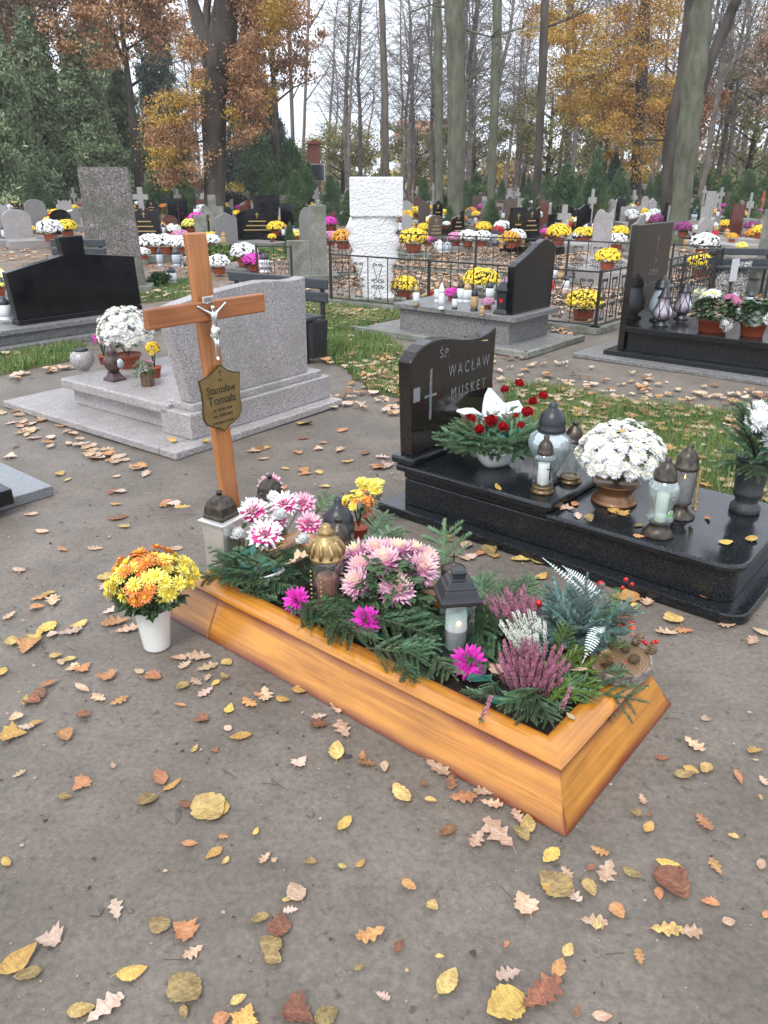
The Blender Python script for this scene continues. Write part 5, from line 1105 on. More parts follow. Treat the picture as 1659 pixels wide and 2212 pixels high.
def tall_slab():
    p = at_depth(221, 545, 12); t = thing('rough_slab', 'tall rough weathered granite slab standing behind the black winged stone', 'memorial stone', (-4.05, 12.2, 0), R(12))
    mb = MB(); n = 10; W0, W1 = .40, .335
    for j in range(n + 1):
        z = 1.74 * j / n; w = W0 + (W1 - W0) * j / n
        for i, (a, b) in enumerate(((-1, -1), (-.33, -1), (.33, -1), (1, -1), (1, 1), (.33, 1), (-.33, 1), (-1, 1))): mb.v.append((a * w + random.uniform(-.008, .008), b * .11 + random.uniform(-.008, .008), z + (random.uniform(-.01, .01) if j == n else 0)))
    for j in range(n):
        for i in range(8): mb.f.append((j * 8 + i, j * 8 + (i + 1) % 8, (j + 1) * 8 + (i + 1) % 8, (j + 1) * 8 + i))
    mb.f.append(tuple(range(n * 8, n * 8 + 8))); mb.m = [0] * len(mb.f); link('slab', mb.mesh('slab', ROUGHG), t)
    link('foot', MB().box((0, 0, .05), (1.0, .5, .1)).mesh('foot', CONC), t)
tall_slab()
def stele():
    t = thing('concrete_stele', 'weathered concrete stele with tall post and low wing, behind the bench', 'memorial stone', (-1.27, 13.5, 0), R(14))
    link('post', MB().box((.18, 0, .60), (.27, .16, 1.20)).mesh('post', CONC), t, bevel=.01); link('wing', MB().box((-.145, 0, .33), (.38, .15, .66)).mesh('wing', CONC), t, bevel=.01)
    link('foot', MB().box((.05, -.05, .06), (.9, .34, .12)).mesh('foot', CONC), t, bevel=.01)
stele()
def bench(label, o, rot, L=1.3, seat=True, backz=(.80, .68), m=None, box=False):
    m = m or DARKPL; t = thing('bench', label, 'bench', o, rot, 'cemetery benches')
    for z in backz: link('back_slat', MB().box((0, L / 2, z), (.035, L, .095)).mesh('back_slat', m), t, bevel=.012)
    for y in (.08, L - .08): link('leg', MB().box((.02, y, backz[0] / 2 + .01), (.03, .035, backz[0] + .02)).mesh('leg', IRON), t)
    if seat:
        for k in range(2): link('seat_slat', MB().box((-.12 - .12 * k, L / 2, .42), (.10, L, .03)).mesh('seat_slat', m), t, bevel=.006)
        for y in (.08, L - .08): link('leg', MB().box((-.24, y, .2), (.03, .035, .4)).mesh('leg', IRON), t)
    if box: link('side_box', MB().box((-.13, .13, .22), (.20, .24, .34), top=(1.15, 1.15)).mesh('side_box', BLACKPL), t, bevel=.006)
    return t
bp = G(712, 778); bench('dark grey bench with rounded back slats behind the granite headstone', bp, TH + R(6), 1.25, True, (.70, .58), box=True)
bench('dark blue two slat bench leaning behind the black winged stone', (-3.62, 10.6, .28), R(88), .72, False, (.55, .44))
def scroll(): # pair of spirals with bars, unit width ~ .17, height 1 (of fence)
    mb = MB()
    def spiral(cx, cz, sx, sz, r=.055):
        mb.tube([(cx + sx * r * (1 - k / 16) * math.cos(k * .62), 0, cz + sz * r * (1 - k / 16) * math.sin(k * .62)) for k in range(15)], .0075, 4)
    for sx in (-1, 1):
        spiral(sx * .045, .47, sx, 1); spiral(sx * .045, .36, sx, -1)
        spiral(sx * .038, .83, sx, 1, .036); spiral(sx * .03, .10, sx, -1, .030)
        mb.tube([(sx * .075, 0, .83), (sx * .012, 0, .52), (sx * .09, 0, .47)], .0055, 4); mb.tube([(sx * .06, 0, .12), (sx * .012, 0, .32), (sx * .09, 0, .36)], .0055, 4)
    return mb.mesh('scroll_ornament', IRON)
SCR = scroll()
def fence(label, A, B, h, bay=.30, kerb=True, post=True):
    A = Vector((A[0], A[1], 0)); B = Vector((B[0], B[1], 0)); d = B - A; L = d.length; t = thing('iron_fence', label, 'fence', A, math.atan2(d.y, d.x), 'wrought iron fences')
    link('top_rail', MB().box((L / 2, 0, h), (L, .028, .018)).mesh('top_rail', IRON), t); link('bottom_rail', MB().box((L / 2, 0, .09), (L, .024, .014)).mesh('bottom_rail', IRON), t)
    pm = MB().box((0, 0, (h + .09) / 2), (.010, .010, h - .09)).mesh('picket', IRON); po = MB().box((0, 0, h / 2 + .01), (.030, .030, h + .02)).mesh('post', IRON)
    n = max(2, round(L / bay))
    for i in range(n + 1):
        x = L * i / n; link('post' if i % 5 == 0 or i == n else 'picket', po if i % 5 == 0 or i == n else pm, t, (x, 0, 0))
        if i < n: link('scroll_ornament', SCR, t, (L * (i + .5) / n, 0, .09), scale=(bay / .30, 1, h - .09))
    if kerb: link('kerb', MB().box((L / 2, 0, .035), (L + .1, .14, .07)).mesh('kerb', CONC), t)
    return t
HF = .66
f1a, f1b, f1c = G(713, 549, HF), G(1299, 588, HF), G(1563, 538, HF)
fence('long near side of the black wrought iron fence, between bench and corner post', f1a, f1b, HF, .31)
fence('black wrought iron fence running back beside the upright black slab', f1b, f1c, HF, .24)
f2a, f2b = G(853, 509, .62), G(1556, 533, .66)
fence('far black wrought iron fence behind the white monument', f2a, f2b, .66, .34)
fence('short black iron fence left of the concrete stele', G(553, 532, .6), G(628, 533, .6), .6, .3)
fence('iron fence piece between concrete stele and white monument', G(712, 523, .6), G(765, 521, .6), .6, .3)
# concrete posts and terrazzo vases at the right
def right_group():
    p = G(1582, 640); t = thing('concrete_cross_post', 'weathered square concrete post with stepped shoulders, right of the black slab', 'memorial stone', (5.62, 12.0, 0), R(20))
    link('upper_post', MB().box((.03, 0, .84), (.17, .17, .70)).mesh('upper_post', CONC), t, bevel=.008); link('shoulder', MB().box((-.02, 0, .36), (.30, .24, .26)).mesh('shoulder', CONC), t, bevel=.01); link('lower_post', MB().box((-.02, 0, .12), (.24, .20, .24)).mesh('lower_post', CONC), t)
    for lb, x, y, r, h in (('round washed terrazzo vase behind the white chrysanthemums, left of the two', 1552, 640, .13, .42), ('tapered washed terrazzo vase at the right edge behind the white globes', 1590, 640, .14, .50)):
        q = G(x, y); v = thing('terrazzo_vase', lb, 'vase', q, 0, 'terrazzo vases'); link('body', MB().lathe([(r * .8, 0), (r * .82, .01), (r, h), (r * .85, h), (r * .8, h - .06)], 20).mesh('body', TERRAZZO, True), v)
    p = G(1575, 650); t = thing('white_sign_plate', 'small blank whitish plate on a post between the terrazzo vases', 'sign', p, R(30)); link('plate', MB().box((0, 0, .42), (.14, .012, .30)).mesh('plate', mat('dull_white_plate', (.5, .51, .54), rough=.5)), t); link('post', MB().box((0, .02, .28), (.02, .02, .56)).mesh('post', IRON), t)
    q = at_depth(1650, 590, 14.2); t = thing('red_granite_cross', 'red brown granite tombstone cross with curved wing, right photo edge', 'gravestone', (6.85, 14.0, 0), R(28))
    link('shaft', MB().box((.28, 0, .90), (.24, .18, 1.15), top=(.7, 1)).mesh('shaft', REDG), t, bevel=.01); link('arm', MB().box((.28, -.02, 1.22), (.46, .16, .14)).mesh('arm', REDG), t, bevel=.01)
    link('wing', MB().plate([(-.28, .34), (.18, .34), (.18, .66), (.05, .62), (-.10, .52), (-.22, .42)], -.08, .08).mesh('wing', REDG), t, bevel=.008)
    link('base', MB().box((.1, -.1, .24), (.95, .7, .2)).mesh('base', REDG), t, bevel=.01); link('ground_slab', MB().box((.1, -.3, .07), (1.2, 1.4, .14)).mesh('ground_slab', GREYG), t, bevel=.01)
    bench('dark slatted bench cut by the right photo edge', G(1655, 640), R(80), .9, True, (.62, .48))
right_group()

# ---- generic gravestones
def outline(kind, w, h):
    x = w / 2
    if kind == 'arch': return [(-x, 0), (x, 0), (x, h * .72)] + [(x * math.cos(a), h * .72 + h * .28 * math.sin(a)) for a in [math.pi * i / 10 for i in range(1, 10)]] + [(-x, h * .72)]
    if kind == 'wave': return [(x0 * w - x, z) for x0, z in [(0, 0), (1, 0)] + [(s, h * (1 - (1 - v) * .9)) for s, v in reversed(WAVE)]]
    if kind == 'gable': return [(-x, 0), (x, 0), (x, h * .82), (0, h), (-x, h * .82)]
    if kind == 'slant': return [(-x, 0), (x, 0), (x, h), (x * .4, h * .97), (-x * .2, h * .8), (-x, h * .72)]
    if kind == 'book': return [(-x, 0), (x, 0), (x, h), (x * .5, h * .88), (x * .15, h * .97), (0, h * .86), (-x * .15, h * .97), (-x * .5, h * .88), (-x, h)]
    if kind == 'cross': a = w * .14; return [(-a, 0), (a, 0), (a, h * .58), (x * .8, h * .58), (x * .8, h * .76), (a, h * .76), (a, h), (-a, h), (-a, h * .76), (-x * .8, h * .76), (-x * .8, h * .58), (-a, h * .58)]
    return [(-x, 0), (x, 0), (x, h), (-x, h)]
BRM = granite('light_grey_granite', [(.16, .155, .15), (.25, (.28, .27, .265)), (.6, (.38, .37, .36)), (.88, (.5, .49, .48))], 160, .45)
SMAT = {'black': BLACKP, 'grey': GREYG, 'pink': PINKG, 'light': BRM, 'red': REDG, 'conc': CONC, 'white': mat('white_painted_stone', (.66, .68, .70), (.74, .75, .76), .7, scale=8), 'brown': granite('brown_stone', [(.05, .035, .03), (.4, (.09, .065, .055)), (.8, (.14, .11, .09))], 150, .4), 'wood': mat('reddish_painted_wood', (.30, .08, .03), (.4, .13, .05), .5, scale=10)}
SWORD = {'black': 'black polished', 'grey': 'grey granite', 'pink': 'pinkish grey', 'light': 'light grey', 'red': 'red granite', 'conc': 'weathered concrete', 'white': 'whitish', 'brown': 'dark brown', 'wood': 'reddish wooden'}
KWORD = {'arch': 'arched gravestone', 'wave': 'wavy topped gravestone', 'gable': 'gabled gravestone', 'slant': 'slanted gravestone', 'book': 'book shaped gravestone', 'cross': 'grave cross', 'rect': 'square topped gravestone'}
_SM = {}
def stone(kind, m, p, w, h, rot, label, bed=None, gold=False, th=.10):
    """p = ground point of the stone's foot; bed = length of the grave slab in front (or None)"""
    name = 'grave_cross' if kind == 'cross' else 'gravestone'
    t = thing(name, label, 'gravestone', (p[0], p[1], 0), rot, 'gravestones of the cemetery rows')
    k = (kind, m, round(w / h, 1))
    if k not in _SM: _SM[k] = MB().plate(outline(kind, round(w / h, 1), 1), -.5, .5).mesh('headstone', SMAT[m])
    zb = .18 if bed else .04
    link('headstone', _SM[k], t, (0, 0, zb), scale=(w / (h * round(w / h, 1)) * (h - zb), th, h - zb))
    if ('bx', m) not in _SM: _SM[('bx', m)] = MB().box((0, 0, .5), (1, 1, 1)).mesh('grave_bed', SMAT[m]); _SM[('gs', m)] = _SM[('bx', m)]
    if bed: link('grave_bed', _SM[('bx', m)], t, (0, -bed / 2 + .1, 0), scale=(max(w, .7) * 1.1, bed, .18))
    else: link('foot', _SM[('bx', m)], t, (0, 0, 0), scale=(w * (.5 if kind == 'cross' else 1.1), .26, .06))
    if gold:
        mb = MB()
        for i in range(3): mb.box((0, -th / 2 - .003, h * (.62 - .13 * i)), (w * (.4 + .12 * i), .003, .030))
        mb.box((0, -th / 2 - .003, h * .80), (.02, .003, .14)).box((0, -th / 2 - .004, h * .82), (.09, .003, .02)); link('gold_inscription', mb.mesh('gold_inscription', TEXTG), t)
    return t
MANUAL = [ # x0,x1 px, top y, foot y, kind, material, rot, bed, gold, where
    (512, 605, 450, 522, 'arch', 'black', 8, None, True, 'with gold lettering, behind the low juniper hedge'),
    (436, 494, 421, 525, 'cross', 'conc', 5, None, False, 'just right of the top of the wooden cross'),
    (284, 353, 447, 528, 'book', 'black', 5, None, True, 'with gold lettering, right of the tall rough slab'),
    (288, 330, 404, 470, 'cross', 'light', 0, None, False, 'above the black book shaped stone'),
    (367, 399, 428, 492, 'rect', 'black', 0, None, False, 'narrow and tall, left of the wooden cross top'),
    (12, 78, 452, 530, 'arch', 'pink', 35, 1.3, False, 'at the left photo edge behind the black winged stone'),
    (-22, 34, 455, 528, 'arch', 'pink', 35, 1.3, False, 'cut by the left photo edge'),
    (60, 108, 430, 500, 'arch', 'grey', 30, 1.2, False, 'left of the yellow flower box'),
    (115, 160, 452, 515, 'arch', 'black', 10, None, False, 'behind the yellow flower box'),
    (648, 694, 447, 545, 'wave', 'grey', 10, None, False, 'peeping out behind the concrete stele'),
    (270, 300, 445, 505, 'arch', 'grey', 5, None, False, 'partly hidden by the rough slab'),
    (545, 612, 420, 492, 'rect', 'black', 3, 1.2, False, 'broad and shiny, left of the dark thuja hedge'),
    (345, 366, 406, 455, 'wave', 'red', 4, None, False, 'left of the forked beech'),
    (400, 428, 418, 470, 'gable', 'black', 0, None, True, 'in front of the forked beech'),
    (1270, 1317, 452, 572, 'wave', 'pink', -6, 1.5, False, 'tall, behind the iron fence left of the black slab'),
    (1353, 1384, 463, 566, 'slant', 'grey', 6, 1.2, False, 'next to the upright black slab'),
    (921, 957, 464, 525, 'arch', 'brown', 20, 1.0, True, 'at the foot of the twin pale trunks'),
    (974, 1001, 454, 522, 'slant', 'black', 12, None, True, 'right of the thick pale trunk foot'),
    (892, 912, 426, 472, 'arch', 'red', -20, 1.0, False, 'round, right of the white monument'),
    (1037, 1057, 433, 500, 'rect', 'grey', 10, None, False, 'left of the black pillar stone'),
    (1056, 1066, 429, 500, 'rect', 'black', 0, None, False, 'pillar shaped, right of a grey stone'),
    (1086, 1116, 424, 505, 'wave', 'brown', -10, 1.0, False, 'between two pale trunks'),
    (1126, 1142, 422, 492, 'cross', 'brown', 0, None, False, 'left of the leaning dark trunk'),
    (1160, 1191, 438, 492, 'wave', 'light', 20, 1.0, False, 'behind the black flower table'),
    (1252, 1276, 430, 482, 'arch', 'grey', 15, None, False, 'in front of the small spruce'),
    (1310, 1330, 430, 478, 'wave', 'light', 10, None, False, 'right of the small spruce'),
    (1328, 1346, 424, 480, 'wave', 'black', 10, None, False, 'behind a light stone right of the spruce'),
    (1426, 1440, 438, 505, 'cross', 'black', 0, None, False, 'left of the leaning pale trunk foot'),
    (1506, 1530, 446, 500, 'rect', 'light', -30, 1.6, False, 'low, right of the leaning pale trunk'),
    (1515, 1534, 413, 500, 'rect', 'light', -30, None, False, 'slender pillar right of the leaning pale trunk'),
    (1566, 1584, 424, 498, 'cross', 'light', -25, None, False, 'nearer of the light crosses by the right edge'),
    (1602, 1620, 416, 498, 'cross', 'light', -25, None, False, 'tall, close to the right photo edge'),
    (1526, 1550, 463, 522, 'wave', 'grey', -25, 1.1, True, 'behind the small white lantern'),
    (1395, 1413, 428, 478, 'gable', 'light', 10, None, False, 'above the upright black slab'),
    (1455, 1467, 435, 480, 'cross', 'light', 0, None, False, 'beside the dark forked trunk'),
    (165, 186, 400, 440, 'rect', 'black', 0, None, False, 'far left under the conifers'),
    (1581, 1592, 380, 418, 'cross', 'wood', 0, None, False, 'far back before the green bank'),
    (1636, 1646, 412, 470, 'cross', 'wood', 0, None, False, 'at the right photo edge'),
]
MAN_X = []
for x0, x1, yt, yf, kind, m, rot, bed, gold, where in MANUAL:
    p = G((x0 + x1) / 2, yf); sc = 1 / proj(p)[2] * F_PX; w = (x1 - x0) / sc / (.93 if rot > 20 else 1); h = at_depth((x0 + x1) / 2, yt, p.y).z
    stone(kind, m, p, max(w, .14), max(h, .4), R(rot), SWORD[m] + ' ' + KWORD[kind] + ' ' + where, bed, gold, th=.14)
    MAN_X.append((p.x, p.y))

# ---- distant flowers: small plant meshes by colour
FCOL = {'white': P_WHITE, 'yellow': P_YEL, 'lemon': P_LEMON, 'gold': P_GOLD, 'orange': P_OR, 'magenta': P_MAG, 'pink': P_PINK, 'red': P_RED, 'purple': P_PUR}
def far_plant_mesh(col, col2=None, seed=0, n=230, size=.115, potm=TERRA):
    rs = random.Random(seed); mb = MB(); mb.lathe([(.40, -1.0), (.48, -.98), (.58, -.45), (.52, -.45)], 12, 2)
    leaf_mass(mb, .88, 1.1, 170, .32, 3, z0=-.62, rs=rs)
    for d in fib(n, -.28, .1, rs):
        k = rs.uniform(.88, 1.04); c = Vector((d.x * k, d.y * k, d.z * .72 * k)); q = orient(d + Vector((rs.uniform(-.3, .3), rs.uniform(-.3, .3), .2))); M = Matrix.Translation(c) @ q.to_matrix().to_4x4(); s = size * rs.uniform(.8, 1.2); ring = []
        for i in range(7): a = 6.283 * i / 7; ring.append((s * math.cos(a) * rs.uniform(.8, 1.1), s * math.sin(a) * rs.uniform(.8, 1.1), rs.uniform(-.15, .25) * s))
        mb.add(ring + [(0, 0, s * .45)], [(i, (i + 1) % 7, 7) for i in range(7)], 0 if not col2 or rs.random() < .6 else 1, M)
    return mb.mesh('flowers_in_pot', [FCOL[col], FCOL[col2 or col], potm, LEAFG])
FP = {}
def far_plant(col, p, r, label, rot=None, group='potted flowers of the cemetery rows', squash=1.0, col2=None):
    k = (col, col2)
    if k not in FP: FP[k] = far_plant_mesh(col, col2, len(FP))
    o = link('flower_pot', FP[k], None, (p[0], p[1], p[2] + r * squash), random.uniform(0, 6) if rot is None else rot, (r * random.uniform(.9, 1.12), r * random.uniform(.9, 1.12), r * squash)); return tag(o, label, 'potted flowers', group)
PLANTS = [ # x centre, y foot, diameter px, colour, foot height, label
    (873, 645, 56, 'yellow', .0, 'yellow chrysanthemum ball right of the white monument foot, inside the fence'), (1037, 640, 72, 'yellow', .0, 'broad yellow chrysanthemum behind the lanterns on the grey grave'),
    (1259, 690, 76, 'yellow', .0, 'yellow chrysanthemum ball in terracotta pot behind the fence corner post'), (1311, 582, 54, 'yellow', .25, 'round yellow chrysanthemum standing above the fence corner'),
    (1205, 528, 52, 'yellow', .2, 'yellow chrysanthemum behind the curved black headstone'), (1515, 600, 64, 'yellow', .0, 'wide yellow chrysanthemum behind the receding iron fence'), (1518, 556, 62, 'white', .2, 'white chrysanthemums behind the wide yellow one at the receding fence'),
    (893, 545, 60, 'yellow', .12, 'golden yellow chrysanthemum ball above the far fence, right of the monument'), (742, 538, 50, 'gold', .12, 'orange chrysanthemum ball left of the white monument'), (714, 530, 36, 'pink', .1, 'lilac chrysanthemum left of the orange ball'),
    (983, 530, 34, 'pink', .15, 'lilac chrysanthemum beside white flowers above the far fence'), (1010, 532, 42, 'white', .15, 'white chrysanthemums in the middle of the row above the far fence'), (1040, 532, 40, 'white', .15, 'white chrysanthemums under the yellow bunch above the far fence'), (1044, 508, 34, 'yellow', .3, 'yellow flower bunch above the white ones at the far fence'),
    (1075, 512, 28, 'red', .2, 'red flower bunch right of the yellow bunch at the far fence'), (1086, 520, 26, 'white', .1, 'small white chrysanthemum at the right end of the far fence row'), (923, 532, 26, 'magenta', .1, 'magenta and violet bouquet right of the golden yellow ball'),
    (1155, 482, 34, 'white', .45, 'white chrysanthemum on the black flower table'), (1330, 540, 42, 'white', .15, 'white chrysanthemum between the two tall stones behind the fence'), (1336, 520, 38, 'yellow', .2, 'yellow chrysanthemum behind the white one between the tall stones'),
    (1277, 470, 28, 'lemon', .2, 'lemon chrysanthemum above the tall pinkish stone'), (1362, 478, 30, 'white', .2, 'white chrysanthemum dome right of the spruce'), (1388, 470, 24, 'yellow', .2, 'yellow chrysanthemum right of the white dome'), (1412, 470, 22, 'white', .2, 'white chrysanthemum above the upright black slab'),
    (1398, 490, 36, 'white', .35, 'white chrysanthemum touching the top of the upright black slab'), (1415, 492, 34, 'purple', .35, 'dark purple chrysanthemum on top edge of the upright black slab'), (1195, 460, 22, 'magenta', .2, 'magenta flowers left of the small spruce'), (1214, 462, 26, 'magenta', .2, 'magenta flowers at the spruce foot'),
    (147, 512, 44, 'yellow', .25, 'square mass of yellow flowers left of the tall rough slab'), (112, 522, 56, 'white', .2, 'white chrysanthemums left of the yellow flower mass'), (70, 505, 20, 'yellow', .2, 'small yellow flower at the left pinkish stone'),
    (327, 548, 50, 'white', .15, 'white chrysanthemums at the left of the white row'), (360, 548, 50, 'white', .15, 'white chrysanthemums in the middle of the white row'), (392, 548, 46, 'white', .15, 'white chrysanthemums at the right of the white row'),
    (310, 560, 30, 'white', .1, 'low white chrysanthemums in front of the white row'), (345, 505, 30, 'yellow', .2, 'yellow flowers beside the gold lettered black stone'), (378, 510, 28, 'white', .2, 'white globe flowers left of the wooden cross top'), (412, 502, 34, 'lemon', .25, 'lemon and pink flowers behind the wooden cross top'),
    (428, 490, 36, 'magenta', .2, 'magenta and white flowers left of the whitish cross'), (482, 492, 30, 'white', .2, 'white flowers right of the whitish cross'), (588, 522, 20, 'yellow', .1, 'small round yellow flowers at the black arched stone'), (474, 592, 50, 'white', .03, 'low white chrysanthemum cushion right of the wooden cross'),
    (640, 520, 26, 'lemon', .1, 'lemon flowers left of the concrete post'), (1621, 520, 30, 'gold', .1, 'golden chrysanthemum near the red granite cross'), (1640, 515, 34, 'yellow', .2, 'yellow chrysanthemum at the red granite cross'), (1564, 497, 26, 'yellow', .1, 'yellow chrysanthemum behind the small white lantern'),
    (1600, 545, 26, 'lemon', .1, 'lemon flowers in front of the red granite wing'), (1598, 475, 26, 'yellow', .1, 'yellow chrysanthemum between the light crosses'), (-5, 640, 70, 'lemon', .2, 'lemon flower mass cut by the left photo edge'), (530, 575, 60, 'white', .1, 'white and pink gladiolus like flowers right of the cross arm'), (548, 585, 44, 'magenta', .05, 'pink flowers before the short iron fence'),
    (1483, 460, 18, 'orange', .1, 'orange flowers right of the leaning pale trunk'), (1648, 455, 30, 'white', .1, 'white chrysanthemums at the right edge above the red cross'), (988, 455, 20, 'yellow', .1, 'yellow flowers between the pale trunks'), (897, 472, 30, 'yellow', .1, 'yellow flowers before the round red stone'),
    (1018, 470, 26, 'orange', .1, 'orange flowers right of the thick pale trunk'), (1028, 475, 22, 'yellow', .1, 'yellow flowers right of the thick pale trunk'), (1035, 500, 22, 'red', .05, 'red flowers left of the grey square stone'),
    (977, 650, 34, 'magenta', .33, 'magenta chrysanthemum in terracotta pot on the grey grave'), (1053, 668, 30, 'pink', .33, 'pink flower in dark pot on the grey grave'), (1098, 622, 26, 'pink', .2, 'pink flowers behind the heart lantern'),
]
for x, yf, dpx, col, z, lb in PLANTS:
    p = G(x, yf, z); sc = F_PX / proj(p)[2]; r = dpx / 2 / sc; far_plant(col, p, r, lb, col2={'lemon': 'white', 'gold': 'orange'}.get(col) if col != 'lemon' or 'mass' in lb else None, squash=.95 if z or dpx > 60 else 1)
    if z > .08 and yf > 500 and x not in (977, 1053) and not any(abs(p.x - a) < .9 and abs(p.y - b) < 1.2 for a, b in MAN_X):
        t = thing('low_grave', 'low grave slab under the ' + ' '.join(lb.split()[:3]), 'grave', (p.x, p.y, 0), TH if random.random() < .5 else R(10), 'low slab graves'); link('slab', MB().box((0, .3, z / 2 - .003), (.7, 1.3, z - .008)).mesh('slab', random.choice((GREYG, CONC, PINKG))), t, bevel=.01); MAN_X.append((p.x, p.y))
# ---- lanterns on the grey grave and beyond
def mini(label, x, yf, yt, z, glass, cap, base, wpx, dome=False):
    p = G(x, yf, z); sc = F_PX / proj(p)[2]; h = max(.08, at_depth(x, yt, p.y).z - z); r = wpx / 2 / sc
    t = thing('grave_lantern', label, 'lantern', p, random.random() * 3, 'small grave lanterns')
    link('base', MB().lathe([(r, 0), (r * 1.05, h * .03), (r * .8, h * .08), (r * .9, h * .13)], 12).mesh('base', base, True), t)
    link('glass_body', MB().lathe([(r * .85, h * .12), (r * 1.0, h * .3), (r * .95, h * .6), (r * .7, h * .66)], 12).mesh('glass_body', glass, True), t)
    link('cap', MB().lathe([(r * .8, h * .65), (r * .9, h * .7), (r * .8, h * .82), (r * .4, h * .92), (r * .3, h)], 12).mesh('cap', cap, True), t); return t
WGL = mat('milky_glass', (.62, .66, .68), (.74, .77, .78), .2, scale=4); RGL = mat('red_candle_plastic', (.45, .01, .01), rough=.3); AGL = mat('amber_candle', (.42, .27, .13), rough=.35)
for q in (('clear lantern with gold cap, leftmost on the grey grave', 899, 660, 615, .33, WGL, GOLDM, GOLDM, 15), ('tall white lantern in the middle of the grey grave', 953, 668, 612, .33, WGL, WHITEC, WGL, 14), ('small white candle with dark cap before the magenta pot', 982, 668, 632, .33, WGL, BLACKPL, BLACKPL, 13),
          ('brown candle lantern with black cap on the grey grave', 1024, 672, 622, .33, AGL, BLACKPL, BLACKPL, 17), ('white lantern with pink cap behind the brown candle', 1008, 652, 610, .33, WGL, AGL, WGL, 22), ('white lantern left of the brown candle, with dark cap', 995, 652, 606, .33, WGL, DBRONZE, WGL, 18), ('glass lantern with gold cap behind the tall white lantern', 944, 652, 608, .33, WGL, GOLDM, WGL, 13),
          ('grey capped lantern behind the pink flower on the grey grave', 1057, 648, 608, .33, WGL, DARKPL, WGL, 18), ('red candle on the ground behind the grey grave', 931, 640, 620, .05, RGL, GOLDM, RGL, 8), ('tiny amber candle in front of the pink flower pot', 1041, 680, 660, .33, AGL, AGL, AGL, 11),
          ('white lantern with dark cap beside the round bush left of the wooden cross', 372, 612, 576, .0, WGL, DARKPL, WGL, 22), ('white lantern left of the short iron fence', 572, 588, 545, .1, WGL, DARKPL, WGL, 24), ('red candle before the white lantern by the short fence', 561, 592, 570, .05, RGL, RGL, RGL, 9),
          ('silver vase lantern in the white flower row, left', 347, 575, 535, .1, FROST, DARKPL, FROST, 14), ('silver vase lantern in the white flower row, right', 383, 575, 535, .1, FROST, DARKPL, FROST, 20), ('black lantern at the end of the white flower row', 405, 575, 540, .1, SMOKE, BLACKPL, BLACKPL, 18),
          ('white house shaped lantern right of the leaning pale trunk', 1543, 504, 480, .25, WHITEC, WHITEC, WHITEC, 13), ('orange glowing candle glass at the right edge', 1569, 512, 494, .2, AGL, AGL, AGL, 13), ('pale glass lantern at the left edge beside the black wings', 14, 690, 640, .25, WGL, DARKPL, WGL, 30),
          ('dark capped lantern before the leaning pale trunk', 1483, 535, 506, .0, AGL, BLACKPL, AGL, 16), ('large white glass lantern above the far fence', 948, 545, 518, .1, WGL, WHITEC, WGL, 22), ('small glass lantern beside the large white one above the far fence', 966, 545, 520, .1, FROST, FROST, WGL, 14),
          ('blue grey lantern behind the terracotta bowls', 1618, 665, 628, .1, FROST, DARKPL, FROST, 18), ('small silver lantern near the right edge behind the bowls', 1584, 655, 632, .1, FROST, FROST, FROST, 16), ('white silver lantern inside the fence corner', 1195, 600, 570, .1, WGL, DARKPL, WGL, 18), ('amber candle lantern seen through the fence', 1210, 606, 578, .1, AGL, GOLDM, AGL, 14),
          ('clear lantern seen through the fence near the curved headstone', 1222, 625, 595, .1, WGL, DARKPL, WGL, 14), ('red candle seen through the fence', 1193, 625, 604, .05, RGL, RGL, RGL, 9), ('grey vase lantern beside the purple flower near the pale trunk', 1498, 476, 455, .2, FROST, DARKPL, FROST, 13)):
    mini(*q)
def heart_lantern():
    t = thing('heart_lantern', 'black roofed lantern with red hearts on its panes, beside the curved black headstone', 'lantern', fCp(.10, .20, .333), TH)
    link('base', MB().lathe([(.075, 0), (.078, .01), (.07, .03), (.055, .05)], sq=True).mesh('base', BLACKPL), t, bevel=.004); link('body', MB().lathe([(.052, .05), (.055, .22)], sq=True).mesh('body', mat('smoked_pane', (.03, .035, .04), rough=.15)), t)
    link('roof', MB().lathe([(.06, .22), (.075, .23), (.07, .25), (.04, .29), (.035, .30), (.03, .31)], sq=True).mesh('roof', BLACKPL), t, bevel=.004)
    ht = [(0, -.03), (.022, -.002), (.024, .010), (.014, .020), (.004, .015), (0, .010), (-.004, .015), (-.014, .020), (-.024, .010), (-.022, -.002)]
    for k in range(4): link('heart', MB().plate([(x, z + .135) for x, z in ht], -.0575, -.0555, M=Matrix.Rotation(k * math.pi / 2, 4, 'Z')).mesh('heart', mat('heart_red', (.5, .01, .015), rough=.4)), t)
heart_lantern()
def flower_table():
    p = G(1170, 500); t = thing('flower_table', 'small black table holding a white chrysanthemum behind the far fence', 'table', p, R(5)); link('top', MB().box((0, 0, .50), (.85, .45, .05)).mesh('top', BLACKP), t)
    for x in (-.3, .3): link('leg', MB().box((x, 0, .24), (.14, .35, .475)).mesh('leg', BLACKP), t)
flower_table()

